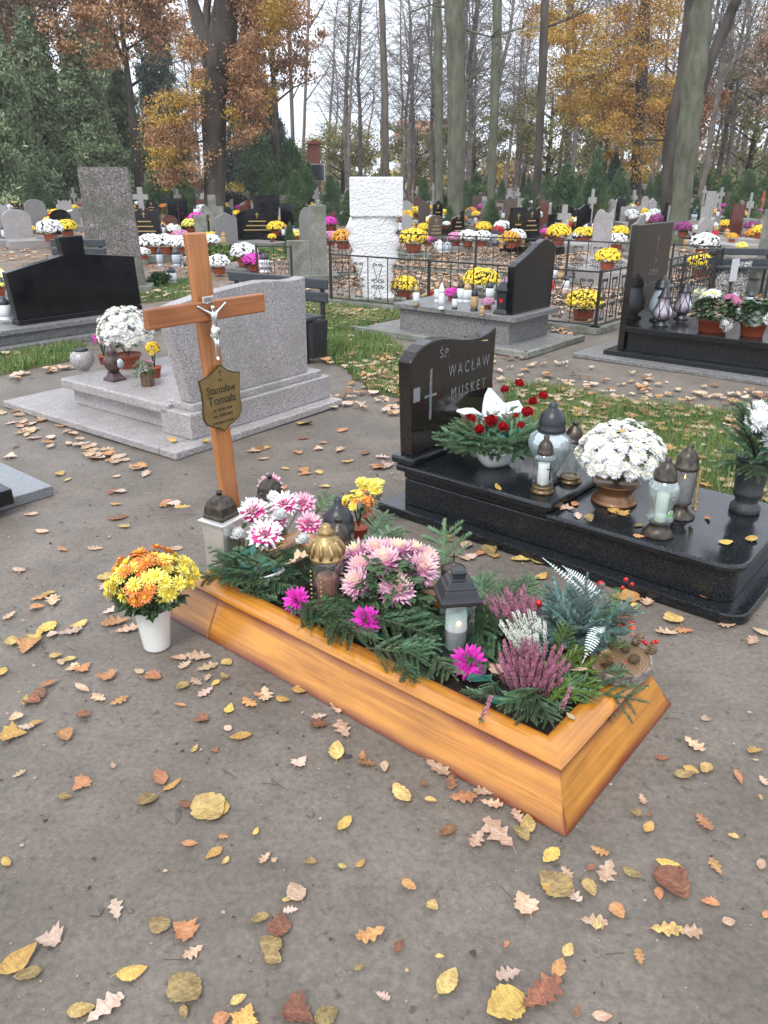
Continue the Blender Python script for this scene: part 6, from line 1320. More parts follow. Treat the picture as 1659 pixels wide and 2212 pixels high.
# ---- far rows: countable stones and pots that fill the ground between the trunks
SROWS = []
def far_zone(x):
    return ('below the left conifers' if x < 330 else 'behind the wooden cross' if x < 560 else 'left of the monument' if x < 750 else 'past the monument' if x < 940 else 'between the pale trunks' if x < 1120 else 'near the leaning dark trunk' if x < 1240 else 'behind the upright black slab' if x < 1440 else 'past the leaning pale trunk')
def far_rows():
    rs = random.Random(5); pots = []; n = 0; occ = list(MAN_X)
    def free(x, y, r=.9):
        return all(abs(x - a) > r * .8 or abs(y - b) > r for a, b in occ)
    kinds = ['arch', 'wave', 'rect', 'gable', 'slant', 'book', 'cross', 'cross']; ms = ['black', 'black', 'grey', 'pink', 'light', 'light', 'conc', 'brown', 'red']
    rows = [17.5, 19.5, 21.5, 23.5, 25.5, 28, 30.5, 33, 36, 39, 42.5, 46, 50, 54.5, 59, 65, 72, 80]
    for d in rows:
        step = (1.1 if d < 30 else 1.35) + d * .020; half = d * .53
        x = -half + rs.uniform(0, 1)
        while x < half:
            x += step * rs.uniform(.8, 1.35); y = d + rs.uniform(-.9, .9) + x * .12
            pr = proj((x, y, 0))
            if not (-30 < pr[0] < 1690): continue
            if pr[1] > 545 or not free(x, y) or (pr[1] > 470 and rs.random() < .35): continue
            if d > 30 and x < -9 and pr[1] < 425 and rs.random() < .6: continue
            occ.append((x, y)); k = rs.choice(kinds); m = rs.choice(ms); m = 'light' if (k == 'cross' and rs.random() < .6) else m
            w = rs.uniform(.36, .66) if k != 'cross' else rs.uniform(.35, .5); h = rs.uniform(.6, 1.0) if k != 'cross' else rs.uniform(.9, 1.3)
            dep = 'near row' if d < 26 else 'middle row' if d < 45 else 'far row'
            stone(k, m, (x, y), w, h, R(rs.uniform(-8, 30)), f'{SWORD[m]} {KWORD[k]} in {dep} {far_zone(pr[0])}', rs.uniform(1.2, 1.7) if rs.random() < .9 else None, m == 'black' and d < 40 and rs.random() < .6)
            for _ in range(rs.choice((1, 2, 2, 3)) if d < 60 else 1): pots.append((x + rs.uniform(-.5, .5), y - rs.uniform(.3, 1.3), dep))
    pots = pots[:230]
    cols = ['white'] * 5 + ['yellow'] * 4 + ['lemon', 'gold', 'orange', 'magenta', 'magenta', 'pink', 'red', 'purple']
    for x, y, dep in pots:
        pr = proj((x, y, .2))
        if not (-10 < pr[0] < 1670): continue
        c = rs.choice(cols); far_plant(c, (x, y, rs.choice((.16, .18, .2))), rs.uniform(.12, .25), f'{c} flowers in a pot, {dep} {far_zone(pr[0])}', squash=rs.uniform(.8, 1))
    # small lanterns of the rows, single meshes
    lm = {}
    for nm, g, c in (('white', WGL, DARKPL), ('silver', FROST, BLACKPL), ('red', RGL, GOLDM), ('amber', AGL, GOLDM)):
        lm[nm] = MB().lathe([(.06, 0), (.06, .02), (.05, .04), (.065, .10), (.06, .18), (.045, .2), (.055, .21), (.05, .25), (.02, .28), (.015, .30)], 10, [1, 1, 0, 0, 0, 1, 1, 1, 1]).mesh('grave_lantern', [g, c])
    for x, y, dep in pots[::2] + pots[1::2]:
        x += rs.uniform(-.35, .35); y += rs.uniform(-.3, .3); pr = proj((x, y, .2))
        if pr[1] < 425 or not (0 < pr[0] < 1660): continue
        c = rs.choice(list(lm)); o = link('grave_lantern', lm[c], None, (x, y, .18), 0, rs.uniform(.8, 1.3)); tag(o, f'{c} candle lantern in {dep} {far_zone(pr[0])}', 'lantern', 'tiny lanterns of the cemetery rows')
far_rows()

# ================================================================== TREES, SHRUBS, FAR SIDE
def cloud(centres, n, size, rs, aspect=.6, droop=0):
    """numpy leaf quads round clump centres [(x,y,z,r)]"""
    C = np.array(centres, dtype=float); k = rs.integers(0, len(C), n); c = C[k]
    off = rs.normal(0, 1, (n, 3)) * .5; off[:, 2] *= .6; P = c[:, :3] + off * c[:, 3:4]
    if droop: P[:, 2] -= droop * rs.random(n) * np.linalg.norm(off[:, :2], axis=1)
    a = rs.normal(0, 1, (n, 3)); 
    if droop: a[:, 2] -= 1.2
    a /= np.linalg.norm(a, axis=1)[:, None]; b = rs.normal(0, 1, (n, 3)); b -= (b * a).sum(1)[:, None] * a; b /= np.linalg.norm(b, axis=1)[:, None]
    s = size * rs.uniform(.55, 1.3, n)[:, None]
    return np.stack([P - a * s * .5, P + b * s * aspect * .5, P + a * s * .5, P - b * s * aspect * .5], 1).reshape(-1, 3)
def leafmat(n, c1, c2): return mat(n, c1, c2, .65, scale=.9, detail=8, lo=.38, hi=.62)
L_OR = leafmat('copper_beech_leaf', (.24, .115, .05), (.44, .24, .11)); L_GOLD = leafmat('golden_leaf', (.30, .17, .025), (.52, .33, .06)); L_GOLD2 = leafmat('orange_gold_leaf', (.28, .14, .025), (.46, .25, .05)); L_YEL = leafmat('yellow_leaf', (.32, .22, .03), (.58, .42, .08))
L_BR = leafmat('brown_leaf', (.19, .12, .075), (.36, .235, .15)); L_OLV = leafmat('olive_leaf', (.15, .15, .055), (.32, .29, .11)); L_GRN = leafmat('bank_green_leaf', (.05, .09, .02), (.14, .2, .05))
L_CON = leafmat('dull_conifer_spray', (.13, .18, .085), (.29, .36, .20)); L_DCON = leafmat('dark_conifer_spray', (.022, .045, .030), (.06, .10, .065)); L_THU = leafmat('thuja_spray_leaf', (.025, .065, .02), (.08, .14, .045)); L_DARKH = leafmat('dark_hedge_leaf', (.012, .012, .010), (.04, .03, .025))
def px_path(pts, Y): return [at_depth(x, y, Y) for x, y in pts]
def tree(name, label, base, paths, barkm, clumps, nl, size, leafm, cat='tree', sub=10, seed=0, branches=None, group=None, midx2=None):
    """base px foot -> depth; paths: list of (list of px points, widths px)"""
    g = G(*base); Y = g.y; rs = np.random.default_rng(seed); t = thing(name, label, cat, g, 0, group); tr = MB()
    sc = F_PX / (Y * _c)
    for pts, wd in paths:
        P = px_path(pts, Y); P = [p - g for p in P]
        if pts[0][1] >= base[1] - 3: P[0].z = -.1
        # carry the limb on above the frame
        d = (P[-1] - P[-2]).normalized(); P2 = []; W2 = []
        for i in range(len(P) - 1):
            for k in range(4): f = k / 4; q = P[i].lerp(P[i + 1], f); P2.append(q + Vector((rs.normal(0, .015), rs.normal(0, .03), 0))); W2.append((wd[i] * (1 - f) + wd[i + 1] * f) / 2 / sc)
        P2.append(P[-1]); W2.append(wd[-1] / 2 / sc)
        if pts[0][1] >= base[1] - 3: W2[0] *= 1.5; W2[1] *= 1.12
        for k in range(1, 7): P2.append(P2[-1] + (d + Vector((rs.normal(0, .08), rs.normal(0, .12), 0))) * 1.2); W2.append(W2[-1] * .86)
        tr.tube(P2, W2, sub)
    for bpts, w0, dy in (branches or []):
        P = [at_depth(x, y, Y + dy * i / len(bpts)) - g for i, (x, y) in enumerate(bpts)]; tr.tube(P, [w0 * (1 - .75 * i / len(P)) / 2 / sc for i in range(len(P))], 5)
        for i in range(1, len(P)):
            for _ in range(5):
                d = Vector((rs.normal(0, .5), rs.normal(0, .5), rs.normal(.1, .35))); tr.tube([P[i], P[i] + d * .5, P[i] + d * 1.1 + Vector((0, 0, -.1))], [.014, .009, .004], 3)
    link('trunk', tr.mesh('trunk', barkm, True), t)
    if clumps:
        cl = []
        for poly, n, r, dy in clumps:
            P = np.array(poly, float); q = rs.uniform(P.min(0), P.max(0), (n * 3, 2)); q = q[inpoly(q, poly)][:n]
            for x, y in q:
                p = at_depth(x, y, Y + rs.normal(0, dy)) - g
                if p.z < .2: p.z = .2 + rs.random() * .5
                cl.append((p.x, p.y, p.z, r * rs.uniform(.5, 1.3)))
        V = cloud(cl, nl, size, rs); lm = leafm if isinstance(leafm, list) else [leafm]
        k2 = np.array([hash((round(V[i * 4, 0] / 1.1), round(V[i * 4, 2] / .8))) % 10 for i in range(nl)]) if len(lm) > 1 else None
        link('crown', np_mesh('crown', V, 4, lm, None if k2 is None else (k2 > 6).astype(int)), t)
    return t
# mid left forked beech
tree('beech_tree', 'large forked beech with copper and golden leaves behind the wooden cross', (460, 470), [([(462, 470), (464, 380), (463, 300), (462, 220), (468, 160), (478, 110)], [46, 46, 50, 54, 60, 62]), ([(468, 165), (452, 100), (432, 50), (415, 0)], [34, 32, 26, 20]), ([(478, 130), (485, 60), (490, 0)], [42, 38, 36]), ([(446, 90), (449, 0)], [16, 14])], BARKD,
     [([(325, 215), (430, 200), (450, 330), (440, 400), (345, 400), (310, 300)], 60, .55, 1.0), ([(390, 90), (450, 100), (448, 190), (400, 190)], 16, .5, .9), ([(495, 0), (650, -40), (640, 60), (560, 110), (500, 90)], 46, .7, 1.2), ([(500, 100), (580, 110), (585, 200), (560, 240), (500, 220)], 34, .55, 1.0), ([(495, 170), (580, 200), (560, 290), (500, 330)], 30, .5, 1.0), ([(360, -200), (640, -200), (600, -20), (400, -20)], 60, .9, 2)], 40000, .11, [L_OR, L_GOLD], seed=1,
     branches=[([(465, 230), (420, 225), (370, 232), (330, 250)], 8, 0), ([(468, 260), (520, 250), (560, 262), (585, 285)], 7, .3), ([(466, 300), (410, 310), (350, 330)], 6, -.3), ([(470, 190), (530, 180), (575, 190)], 7, .4), ([(466, 330), (510, 345), (545, 380)], 5, -.4)])
# pale trunks in the middle
tree('tall_tree', 'thick pale greenish trunk, thickest of the middle pair', (985, 500), [([(984, 500), (984, 400), (985, 250), (984, 100), (980, -20)], [34, 36, 37, 39, 42])], BARKG, None, 0, 0, None, seed=2, branches=[([(990, 60), (1060, 80), (1130, 60)], 5, .5), ([(980, 20), (930, 10), (890, 25)], 5, .2), ([(985, 190), (1030, 160), (1075, 95)], 4, -.4)])
tree('tall_tree', 'slim pale greenish trunk just left of the thickest middle trunk', (948, 482), [([(949, 482), (949, 400), (948, 250), (946, 100), (944, -20)], [18, 18, 18, 19, 19])], BARKG, None, 0, 0, None, seed=3)
tree('tall_tree', 'straight grey green trunk right of the thick middle trunk', (1062, 470), [([(1060, 470), (1062, 400), (1066, 300), (1071, 150), (1075, -20)], [17, 18, 18, 19, 19])], BARKG, None, 0, 0, None, seed=4)
tree('tall_tree', 'dark slightly leaning trunk left of the golden crown', (1158, 470), [([(1157, 470), (1160, 400), (1166, 280), (1173, 140), (1179, -20)], [17, 18, 17, 17, 16])], BARKD, None, 0, 0, None, seed=5, branches=[([(1176, 60), (1220, 45), (1260, 25), (1290, -10)], 5, .2)])
tree('tall_tree', 'slim brown trunk right behind the white monument', (834, 432), [([(835, 432), (834, 350), (832, 200), (828, 80), (823, -20)], [13, 14, 14, 13, 13])], BARKB, None, 0, 0, None, seed=6)
# golden beech at right
tree('golden_beech', 'dark trunk with a spreading golden orange crown, right of the spruce', (1374, 452), [([(1371, 452), (1374, 380), (1379, 300), (1386, 200), (1390, 100), (1396, -20)], [24, 25, 25, 24, 22, 20])], BARKD,
     [([(1190, 60), (1390, 0), (1395, 250), (1300, 300), (1230, 260), (1185, 190)], 110, .75, 2), ([(1130, 20), (1260, -30), (1240, 90), (1140, 90)], 26, .6, 1.5), ([(1280, 230), (1420, 200), (1440, 330), (1380, 400), (1320, 350)], 44, .6, 1.6), ([(1390, -20), (1460, -40), (1470, 200), (1400, 280)], 36, .7, 2), ([(1130, -250), (1480, -250), (1480, -20), (1130, -20)], 70, 1.0, 3)], 62000, .115, [L_GOLD, L_GOLD2], seed=7,
     branches=[([(1390, 75), (1350, 95), (1290, 115), (1240, 110)], 7, .4), ([(1386, 190), (1340, 180), (1290, 160), (1230, 175)], 6, -.3), ([(1388, 130), (1330, 150), (1260, 175)], 6, .3), ([(1380, 300), (1430, 305), (1450, 302)], 5, 0), ([(1385, 175), (1330, 210), (1290, 200)], 5, .5)])
# leaning pair
tree('leaning_tree', 'leaning pale greenish trunk, largest at the right', (1466, 528), [([(1463, 528), (1470, 450), (1481, 350), (1492, 250), (1505, 120), (1518, 0), (1521, -30)], [46, 41, 44, 46, 46, 42, 42])], BARKG, None, 0, 0, None, seed=8, sub=14)
tree('leaning_tree', 'dark forked leaning trunk behind the pale leaning one', (1440, 500), [([(1437, 500), (1444, 430), (1446, 330), (1462, 240), (1482, 130), (1496, 0), (1499, -30)], [34, 26, 30, 32, 30, 30, 30]), ([(1480, 320), (1515, 190), (1545, 105), (1583, 20), (1597, -15)], [22, 24, 22, 22, 20])], BARKD, None, 0, 0, None, seed=9, sub=12, branches=[([(1446, 300), (1420, 303), (1395, 300)], 5, 0)])
for i, (bx, by, tx, w, mt, lb) in enumerate(((1562, 408, 1586, 10, BARKD, 'slim dark trunk before the green bank, right of the leaning pair'), (1608, 402, 1620, 9, BARKB, 'thin brown trunk near the right photo edge'), (1222, 422, 1228, 10, BARKB, 'thin trunk left behind the spruce'), (636, 420, 622, 9, BARKB, 'thin trunk above the dark thuja hedge'), (652, 415, 668, 7, BARKB, 'thinner trunk above the dark thuja hedge'))):
    tree('slim_tree', lb, (bx, by), [([(bx, by), ((bx * 2 + tx) / 3, by - 150), (tx, -20)], [w, w * .95, w * .85])], mt, [([(tx - 60, -120), (tx + 60, -120), (tx + 50, 160), (tx - 50, 160)], 24, .9, 2)] if i in (0, 1) else None, 1500 if i in (0, 1) else 0, .2, L_OLV if i == 0 else L_BR, seed=20 + i, sub=7, branches=[([(tx, 120), (tx - 30, 60), (tx - 50, 0)], 4, 0), ([(tx, 60), (tx + 30, 10), (tx + 50, -30)], 4, 0), ([((bx + tx) / 2, 220), (tx + 40, 150), (tx + 60, 90)], 3, 0)])

def conifer_mesh(seed, H=9.0, Rr=2.0, n=11000, size=.34, m=None, trunkm=BARKB, taper=.8, tiers=34, gap=.08):
    rs = np.random.default_rng(seed); cl = []
    for i in range(tiers):
        f = i / (tiers - 1); z = H * (gap + (1 - gap) * f); r = Rr * (1 - f) ** taper * rs.uniform(.8, 1.12) + .05
        nb = int(5 + 10 * (1 - f))
        for k in range(nb):
            a = rs.uniform(0, 6.283); rr_ = r * rs.uniform(.45, 1); cl.append((rr_ * math.cos(a), rr_ * math.sin(a), z - .14 * rr_, .22 + .22 * (1 - f) * Rr / 2))
    V = cloud(cl, n, size, rs, .30, droop=.5); return np_mesh('crown', V, 4, m or L_CON)
def conifer(name, label, x, yf, ytop, wpx, mesh, H, Rr, trunkm=BARKB, group=None, trunk=True, cat='conifer'):
    g = G(x, yf); sc = F_PX / (g.y * _c); h = at_depth(x, ytop, g.y).z; t = thing(name, label, cat, g, random.random() * 6, group)
    r = wpx / 2 / sc; o = link('crown', mesh, t, None, None, (r / Rr, r / Rr, h / H))
    if trunk: link('trunk', MB().tube([(0, 0, -.05), (.02, 0, h * .4), (0, .02, h * .92)], [max(.05, r * .09), max(.035, r * .06), .02], 8).mesh('trunk', trunkm, True), t)
    return t
CM = [conifer_mesh(s, n=52000, size=.20) for s in (1, 2, 3)]; CD = conifer_mesh(4, 9, 2, 40000, .20, L_DCON); CT = conifer_mesh(5, 4, 1.2, 16000, .12, L_THU, taper=.6); CS = conifer_mesh(6, 3, 1.0, 22000, .085, leafmat('green_spruce_spray', (.03, .07, .025), (.10, .16, .07)), taper=.9)
for i, (x, yf, yt, w, lb) in enumerate(((20, 452, -60, 230, 'dull green conifer at the left photo edge'), (120, 446, 20, 200, 'dull green conifer, second from the left photo edge'), (205, 446, 70, 190, 'dull green conifer above the tall rough slab'), (290, 440, 150, 170, 'rightmost dull green conifer of the left group, left of the beech'), (70, 430, -200, 240, 'taller conifer behind the two leftmost'), (245, 428, -40, 200, 'taller conifer behind the tall rough slab'), (-60, 460, -150, 260, 'conifer mostly cut off by the left photo edge'))):
    conifer('conifer_tree', lb, x, yf, yt, w, CM[i % 3], 9, 2, group='conifers at the left')
conifer('dark_conifer', 'bluish dark conifer rising left of the forked beech', 365, 425, -120, 130, CD, 9, 2, group='dark conifers'); conifer('dark_conifer', 'bluish dark conifer right of the forked beech', 548, 425, 60, 150, CD, 9, 2, group='dark conifers'); conifer('dark_conifer', 'dark conifer left of the brick gable', 590, 430, 210, 150, CD, 9, 2, group='dark conifers')
for x, yf, yt, w, lb in ((565, 438, 280, 120, 'dense dark thuja left of the brick gable'), (632, 436, 300, 120, 'dense dark thuja before the brick gable'), (668, 434, 350, 50, 'small dark thuja beside the brick gable')): conifer('thuja_bush', lb, x, yf, yt, w, CT, 4, 1.2, group='thujas of the cemetery', cat='thuja')
conifer('spruce_tree', 'small bushy spruce among the graves right of the leaning dark trunk', 1276, 492, 322, 90, CS, 3, 1, group='spruces'); conifer('spruce_tree', 'lower spruce shoot at the left foot of the bushy spruce', 1246, 496, 408, 44, CS, 3, 1, group='spruces'); conifer('spruce_tree', 'darker spruce right behind the bushy spruce', 1318, 455, 330, 70, CD, 9, 2, group='spruces')
for x, yf, yt, w, lb in ((1197, 462, 398, 34, 'dense round thuja left of the bushy spruce'), (1172, 458, 388, 24, 'slim dark thuja beside the leaning dark trunk'), (1128, 425, 372, 16, 'columnar thuja behind the yellow shrub, left'), (1140, 425, 378, 14, 'columnar thuja behind the yellow shrub, right'), (1436, 430, 330, 46, 'dark thuja left of the dark forked trunk'), (302, 608, 556, 30, 'small green thuja right of the black winged stone'), (628, 548, 480, 34, 'narrow dark conifer left of the concrete stele'), (905, 440, 385, 30, 'little dark thuja right of the white monument')): conifer('thuja_bush', lb, x, yf, yt, w, CT, 4, 1.2, group='thujas of the cemetery', cat='thuja', trunk=False)
def row_bushes():
    rs = random.Random(41); n = 0
    while n < 110:
        d = rs.uniform(20, 75); x = rs.uniform(-.5, .5) * d * 1.02; pr = proj((x, d, 0))
        if not (0 < pr[0] < 1659) or pr[1] > 505: continue
        n += 1; k = CT if rs.random() < .7 else CS; h = rs.uniform(.9, 2.1) if d > 30 else rs.uniform(.7, 1.2); r = h * rs.uniform(.3, .5); H0, R0 = (4, 1.2) if k is CT else (3, 1.0)
        o = link('thuja_bush', k, None, (x, d, 0), rs.random() * 6, (r / R0, r / R0, h / H0)); tag(o, ('small dark thuja' if k is CT else 'small green spruce') + (' in a near row ' if d < 32 else ' in a far row ') + far_zone(pr[0]), 'shrub', 'small evergreens between the rows')
row_bushes()
def shrub(name, label, x, yf, wpx, hpx, m, n=2500, size=.10, cat='shrub', dy=.5, group=None, elong=1):
    g = G(x, yf); sc = F_PX / (g.y * _c); w = wpx / sc / 2; h = hpx / sc; rs = np.random.default_rng(int(x + yf)); cl = []
    for i in range(40): a, b, c = rs.normal(0, .5, 3); cl.append((max(-1, min(1, a)) * w, max(-1, min(1, b)) * w * dy, h * (.25 + .5 * rs.random()), h * .38))
    V = cloud(cl, n, size, rs); V[:, 2] = np.abs(V[:, 2]); o = link(name, np_mesh(name, V, 4, m), None, g); return tag(o, label, cat, group)
shrub('juniper_hedge', 'low spreading juniper hedge behind the wooden cross bar', 490, 562, 150, 34, L_GRN, 6000, .09, 'hedge', .35); shrub('dark_hedge', 'nearly black clipped hedge right of the forked beech', 512, 462, 70, 52, L_DARKH, 4000, .10, 'hedge', .5)
shrub('round_bush', 'small round green bush left of the wooden cross', 343, 618, 32, 32, L_THU, 1800, .05); shrub('yellow_shrub', 'bright yellow leaved shrub between the pale trunks', 1092, 410, 50, 60, L_YEL, 2500, .35, group='autumn shrubs'); shrub('green_hedge', 'dark green clipped hedge behind the thick pale trunk', 1022, 445, 66, 42, L_THU, 4500, .12, 'hedge', .4)
shrub('orange_shrub', 'orange leaved shrub before the green bank near the right edge', 1620, 440, 50, 44, L_GOLD, 1600, .2, group='autumn shrubs'); shrub('green_hedge', 'green hedge under the orange shrub near the right edge', 1600, 450, 80, 26, L_GRN, 2500, .14, 'hedge', .4); shrub('yellow_shrub', 'yellow green young shrub at the forked beech foot', 505, 442, 30, 52, L_YEL, 700, .14, group='autumn shrubs')
# bare trees far back
def bare_mesh(seed, H=20):
    rs = random.Random(seed); mb = MB()
    def grow(p, d, L, r, lv):
        n = 4 if lv else 9; pts = [p]; q = Vector(p); dd = Vector(d)
        for i in range(n): dd = (dd + Vector((rs.uniform(-.12, .12), rs.uniform(-.12, .12), (.02 if lv < 2 else -.16)))).normalized(); q = q + dd * L / n; pts.append(q.copy())
        mb.tube(pts, [r * (1 - .8 * i / n) + .004 for i in range(n + 1)], 6 if lv == 0 else 3, cap=False)
        if lv >= 3: return
        k = (30, 6, 4)[lv]
        for i in range(k):
            f = rs.uniform(.28 if lv == 0 else .2, 1); a = rs.uniform(0, 6.28); x = f * n; j = min(n - 1, int(x)); pp = pts[j].lerp(pts[j + 1], x - j); el = rs.uniform(.5, 1.4) if lv == 0 else rs.uniform(-.1, .9)
            nd = (Vector((math.cos(a), math.sin(a), el))).normalized(); grow(pp, nd, L * (.26 if lv == 0 else .55) * (1.15 - .6 * f) * rs.uniform(.7, 1.2), r * (.24 if lv == 0 else .5) * (1.1 - .5 * f), lv + 1)
    grow(Vector((0, 0, -.1)), Vector((0, 0, 1)), H, .20, 0); return mb.mesh('bare_tree', mat('far_bare_bark', (.10, .085, .075), (.20, .175, .16), .9, scale=2, rnd=.3))
BT = [bare_mesh(s) for s in (1, 2, 3)]
rsb = random.Random(3)
for i in range(84):
    x = rsb.uniform(700, 1690) if i < 72 else rsb.uniform(-60, 560); d = rsb.uniform(62, 120); p = at_depth(x, 400, d)
    o = link('bare_tree', BT[i % 3], None, (p.x, p.y, 0), rsb.random() * 6.28, rsb.uniform(.75, 1.25)); tag(o, f'{("pale", "slender", "dark")[i % 3]} bare tree far back {far_zone(x)}', 'tree', 'bare trees behind the graves')
def crown_tree(label, x, d, H, Rr, m, n=7000, size=.45, seed=0, z0=.3):
    p = at_depth(x, 400, d); rs = np.random.default_rng(seed); t = thing('autumn_tree', label, 'tree', (p.x, p.y, 0), 0, 'autumn trees behind the graves'); cl = []
    for i in range(90):
        v = rs.normal(0, 1, 3); v /= np.linalg.norm(v); v *= rs.uniform(.35, 1) ; cl.append((v[0] * Rr, v[1] * Rr, H * (z0 + (1 - z0) * (.5 + .5 * v[2])), rs.uniform(.5, 1.2)))
    link('crown', np_mesh('crown', cloud(cl, n, size, rs), 4, m), t); mb = MB().tube([(0, 0, -.1), (.1, 0, H * .4), (0, .1, H * .85)], [.3, .2, .05], 8)
    for i in range(14):
        a = i * 2.4; z = H * (z0 + .04 * i); mb.tube([(0, 0, z), (Rr * .4 * math.cos(a), Rr * .4 * math.sin(a), z + 1), (Rr * .8 * math.cos(a), Rr * .8 * math.sin(a), z + 1.5)], [.09, .05, .02], 4)
    link('trunk', mb.mesh('trunk', BARKD, True), t)
for i, (x, d, H, r, m, lb) in enumerate(((30, 52, 16, 5, L_BR, 'brown beech crown above the leftmost conifers'), (170, 55, 17, 5, L_BR, 'brown beech crown above the middle of the left conifers'), (300, 50, 15, 4.5, L_OR, 'copper beech crown left of the forked beech'), (600, 60, 15, 3.6, L_OR, 'copper crown far behind the thuja hedge'), (1180, 75, 10, 5, L_OLV, 'olive crowned tree left of the spruce'), (1300, 80, 12, 5, L_OLV, 'olive crowned tree behind the spruce'), (1610, 70, 14, 4.5, L_OLV, 'olive green crown near the right photo edge'), (1680, 60, 13, 4, L_BR, 'brown crown cut by the right photo edge'), (1440, 66, 9, 4, L_OR, 'rust red low crown behind the leaning trunks'), (740, 90, 7, 5, L_OLV, 'low olive crown behind the white monument'), (900, 95, 8, 5, L_OLV, 'low olive crown right of the slim brown trunk'), (1020, 90, 9, 5, L_OLV, 'olive crown behind the middle pale trunks'))):
    crown_tree(lb, x, d, H, r, m, 11000 if m is L_OLV else 15000, .22 if m is L_OLV else .20, i + 30, .15 if m is L_OLV else .42)
def woodland():
    rs = np.random.default_rng(77); cl = []
    for i in range(900):
        x = rs.uniform(-150, 150); d = rs.uniform(118, 160); cl.append((x, d, abs(rs.normal(0, 2.4)) + .3 + (3 if x > 30 else 0), rs.uniform(1, 2.6)))
    V = cloud(cl, 60000, .8, rs); V[:, 2] = np.abs(V[:, 2]); q = V.reshape(-1, 4, 3)[:, 0]
    mi = (np.sin(q[:, 0] * .23) + np.sin(q[:, 0] * .071 + 2) + rs.normal(0, .6, len(q))); mi = np.where(mi < -.7, 0, np.where(mi < .5, 1, np.where(mi < 1.2, 2, 3)))
    tag(link('far_woodland', np_mesh('far_woodland', V, 4, [L_BR, L_OLV, L_GRN, L_YEL], mi)), 'far wood of mixed autumn undergrowth closing off the cemetery', 'woodland', kind='stuff')
    cl = []
    for i in range(500):
        x = rs.uniform(26, 90); d = rs.uniform(62, 100); cl.append((x, d, rs.uniform(0, 1.4) + (d - 62) / 38 * 3.4 * min(1, (x - 20) / 30), rs.uniform(.8, 1.6)))
    tag(link('bank_undergrowth', np_mesh('bank_undergrowth', cloud(cl, 36000, .42, rs), 4, [L_GRN, L_OLV], rs.integers(0, 5, 36000) // 3)), 'green undergrowth covering the bank at the right', 'undergrowth', kind='stuff')
woodland()
BRICKM = mat('faded_red_brick', (.22, .07, .05), (.32, .12, .09), .85, scale=12); ROOFM = mat('red_roof_tiles', (.30, .10, .06), (.36, .14, .09), .7, scale=10); FWALL = mat('pale_far_wall', (.55, .54, .52), (.62, .61, .59), .8, scale=3); WIN = mat('dark_window_glass', (.05, .06, .07), rough=.15)
def house(label, x, d, w, h, rh, wm, gable=True):
    p = at_depth(x, 400, d); t = thing('house', label, 'building', (p.x, p.y, 0), R(10)); dd = w * .8
    link('wall', MB().box((0, 0, h / 2), (w, dd, h)).mesh('wall', wm), t)
    link('roof', MB().add([(-w / 2 - .3, -dd / 2 - .3, h), (w / 2 + .3, -dd / 2 - .3, h), (w / 2 + .3, dd / 2 + .3, h), (-w / 2 - .3, dd / 2 + .3, h), (-w / 2 - .3, 0, h + rh), (w / 2 + .3, 0, h + rh)] if not gable else [(-w / 2 - .3, -dd / 2 - .3, h), (w / 2 + .3, -dd / 2 - .3, h), (w / 2 + .3, dd / 2 + .3, h), (-w / 2 - .3, dd / 2 + .3, h), (0, -dd / 2 - .3, h + rh), (0, dd / 2 + .3, h + rh)], [(0, 1, 5, 4), (2, 3, 4, 5), (0, 4, 3), (1, 2, 5), (3, 2, 1, 0)] if not gable else [(0, 1, 4), (1, 2, 5, 4), (2, 3, 5), (3, 0, 4, 5), (3, 2, 1, 0)]).mesh('roof', ROOFM if wm is not BRICKM else BRICKM), t)
    for i in (-1, 0, 1):
        for z in ((h * .35, h * .75) if h > 5 else (h * .5,)):
            wi = link('window', MB().box((i * w * .28, -dd / 2 - .02, z), (1.1, .06, 1.3)).mesh('window', FWALL), t); link('pane', MB().box((i * w * .28, -dd / 2 - .06, z), (.9, .03, 1.1)).mesh('pane', WIN), wi)
house('faded red brick building half hidden behind the thujas', 680, 66, .9, 4.0, .35, BRICKM)
house('pale far house with red roof seen between the bare trunks', 925, 210, 15, 11, 3.5, FWALL, False)
def stand():
    p = G(662, 448); t = thing('cloth_stand', 'white frame stand with an orange cloth left of the white monument', 'stand', p, R(10)); mb = MB()
    for x in (-.28, .28):
        for y in (-.15, .15): mb.box((x, y, .5), (.06, .04, 1.0))
    mb.box((0, 0, 1.0), (.62, .36, .04)); link('frame', mb.mesh('frame', SMAT['white']), t)
    mb = MB(); nx = 9
    for j in range(4):
        for i in range(nx): mb.v.append((.55 * (i / (nx - 1)) - .1 + random.uniform(-.02, .02), -.2 + .13 * j, 1.08 + .16 * math.sin(i * 1.1 + j) * random.uniform(.5, 1)))
    mb.f = [(j * nx + i, j * nx + i + 1, (j + 1) * nx + i + 1, (j + 1) * nx + i) for j in range(3) for i in range(nx - 1)]; mb.m = [0] * len(mb.f); link('orange_cloth', mb.mesh('orange_cloth', mat('orange_cloth', (.65, .12, .02), rough=.8)), t)
stand()
def spider_low():
    pass
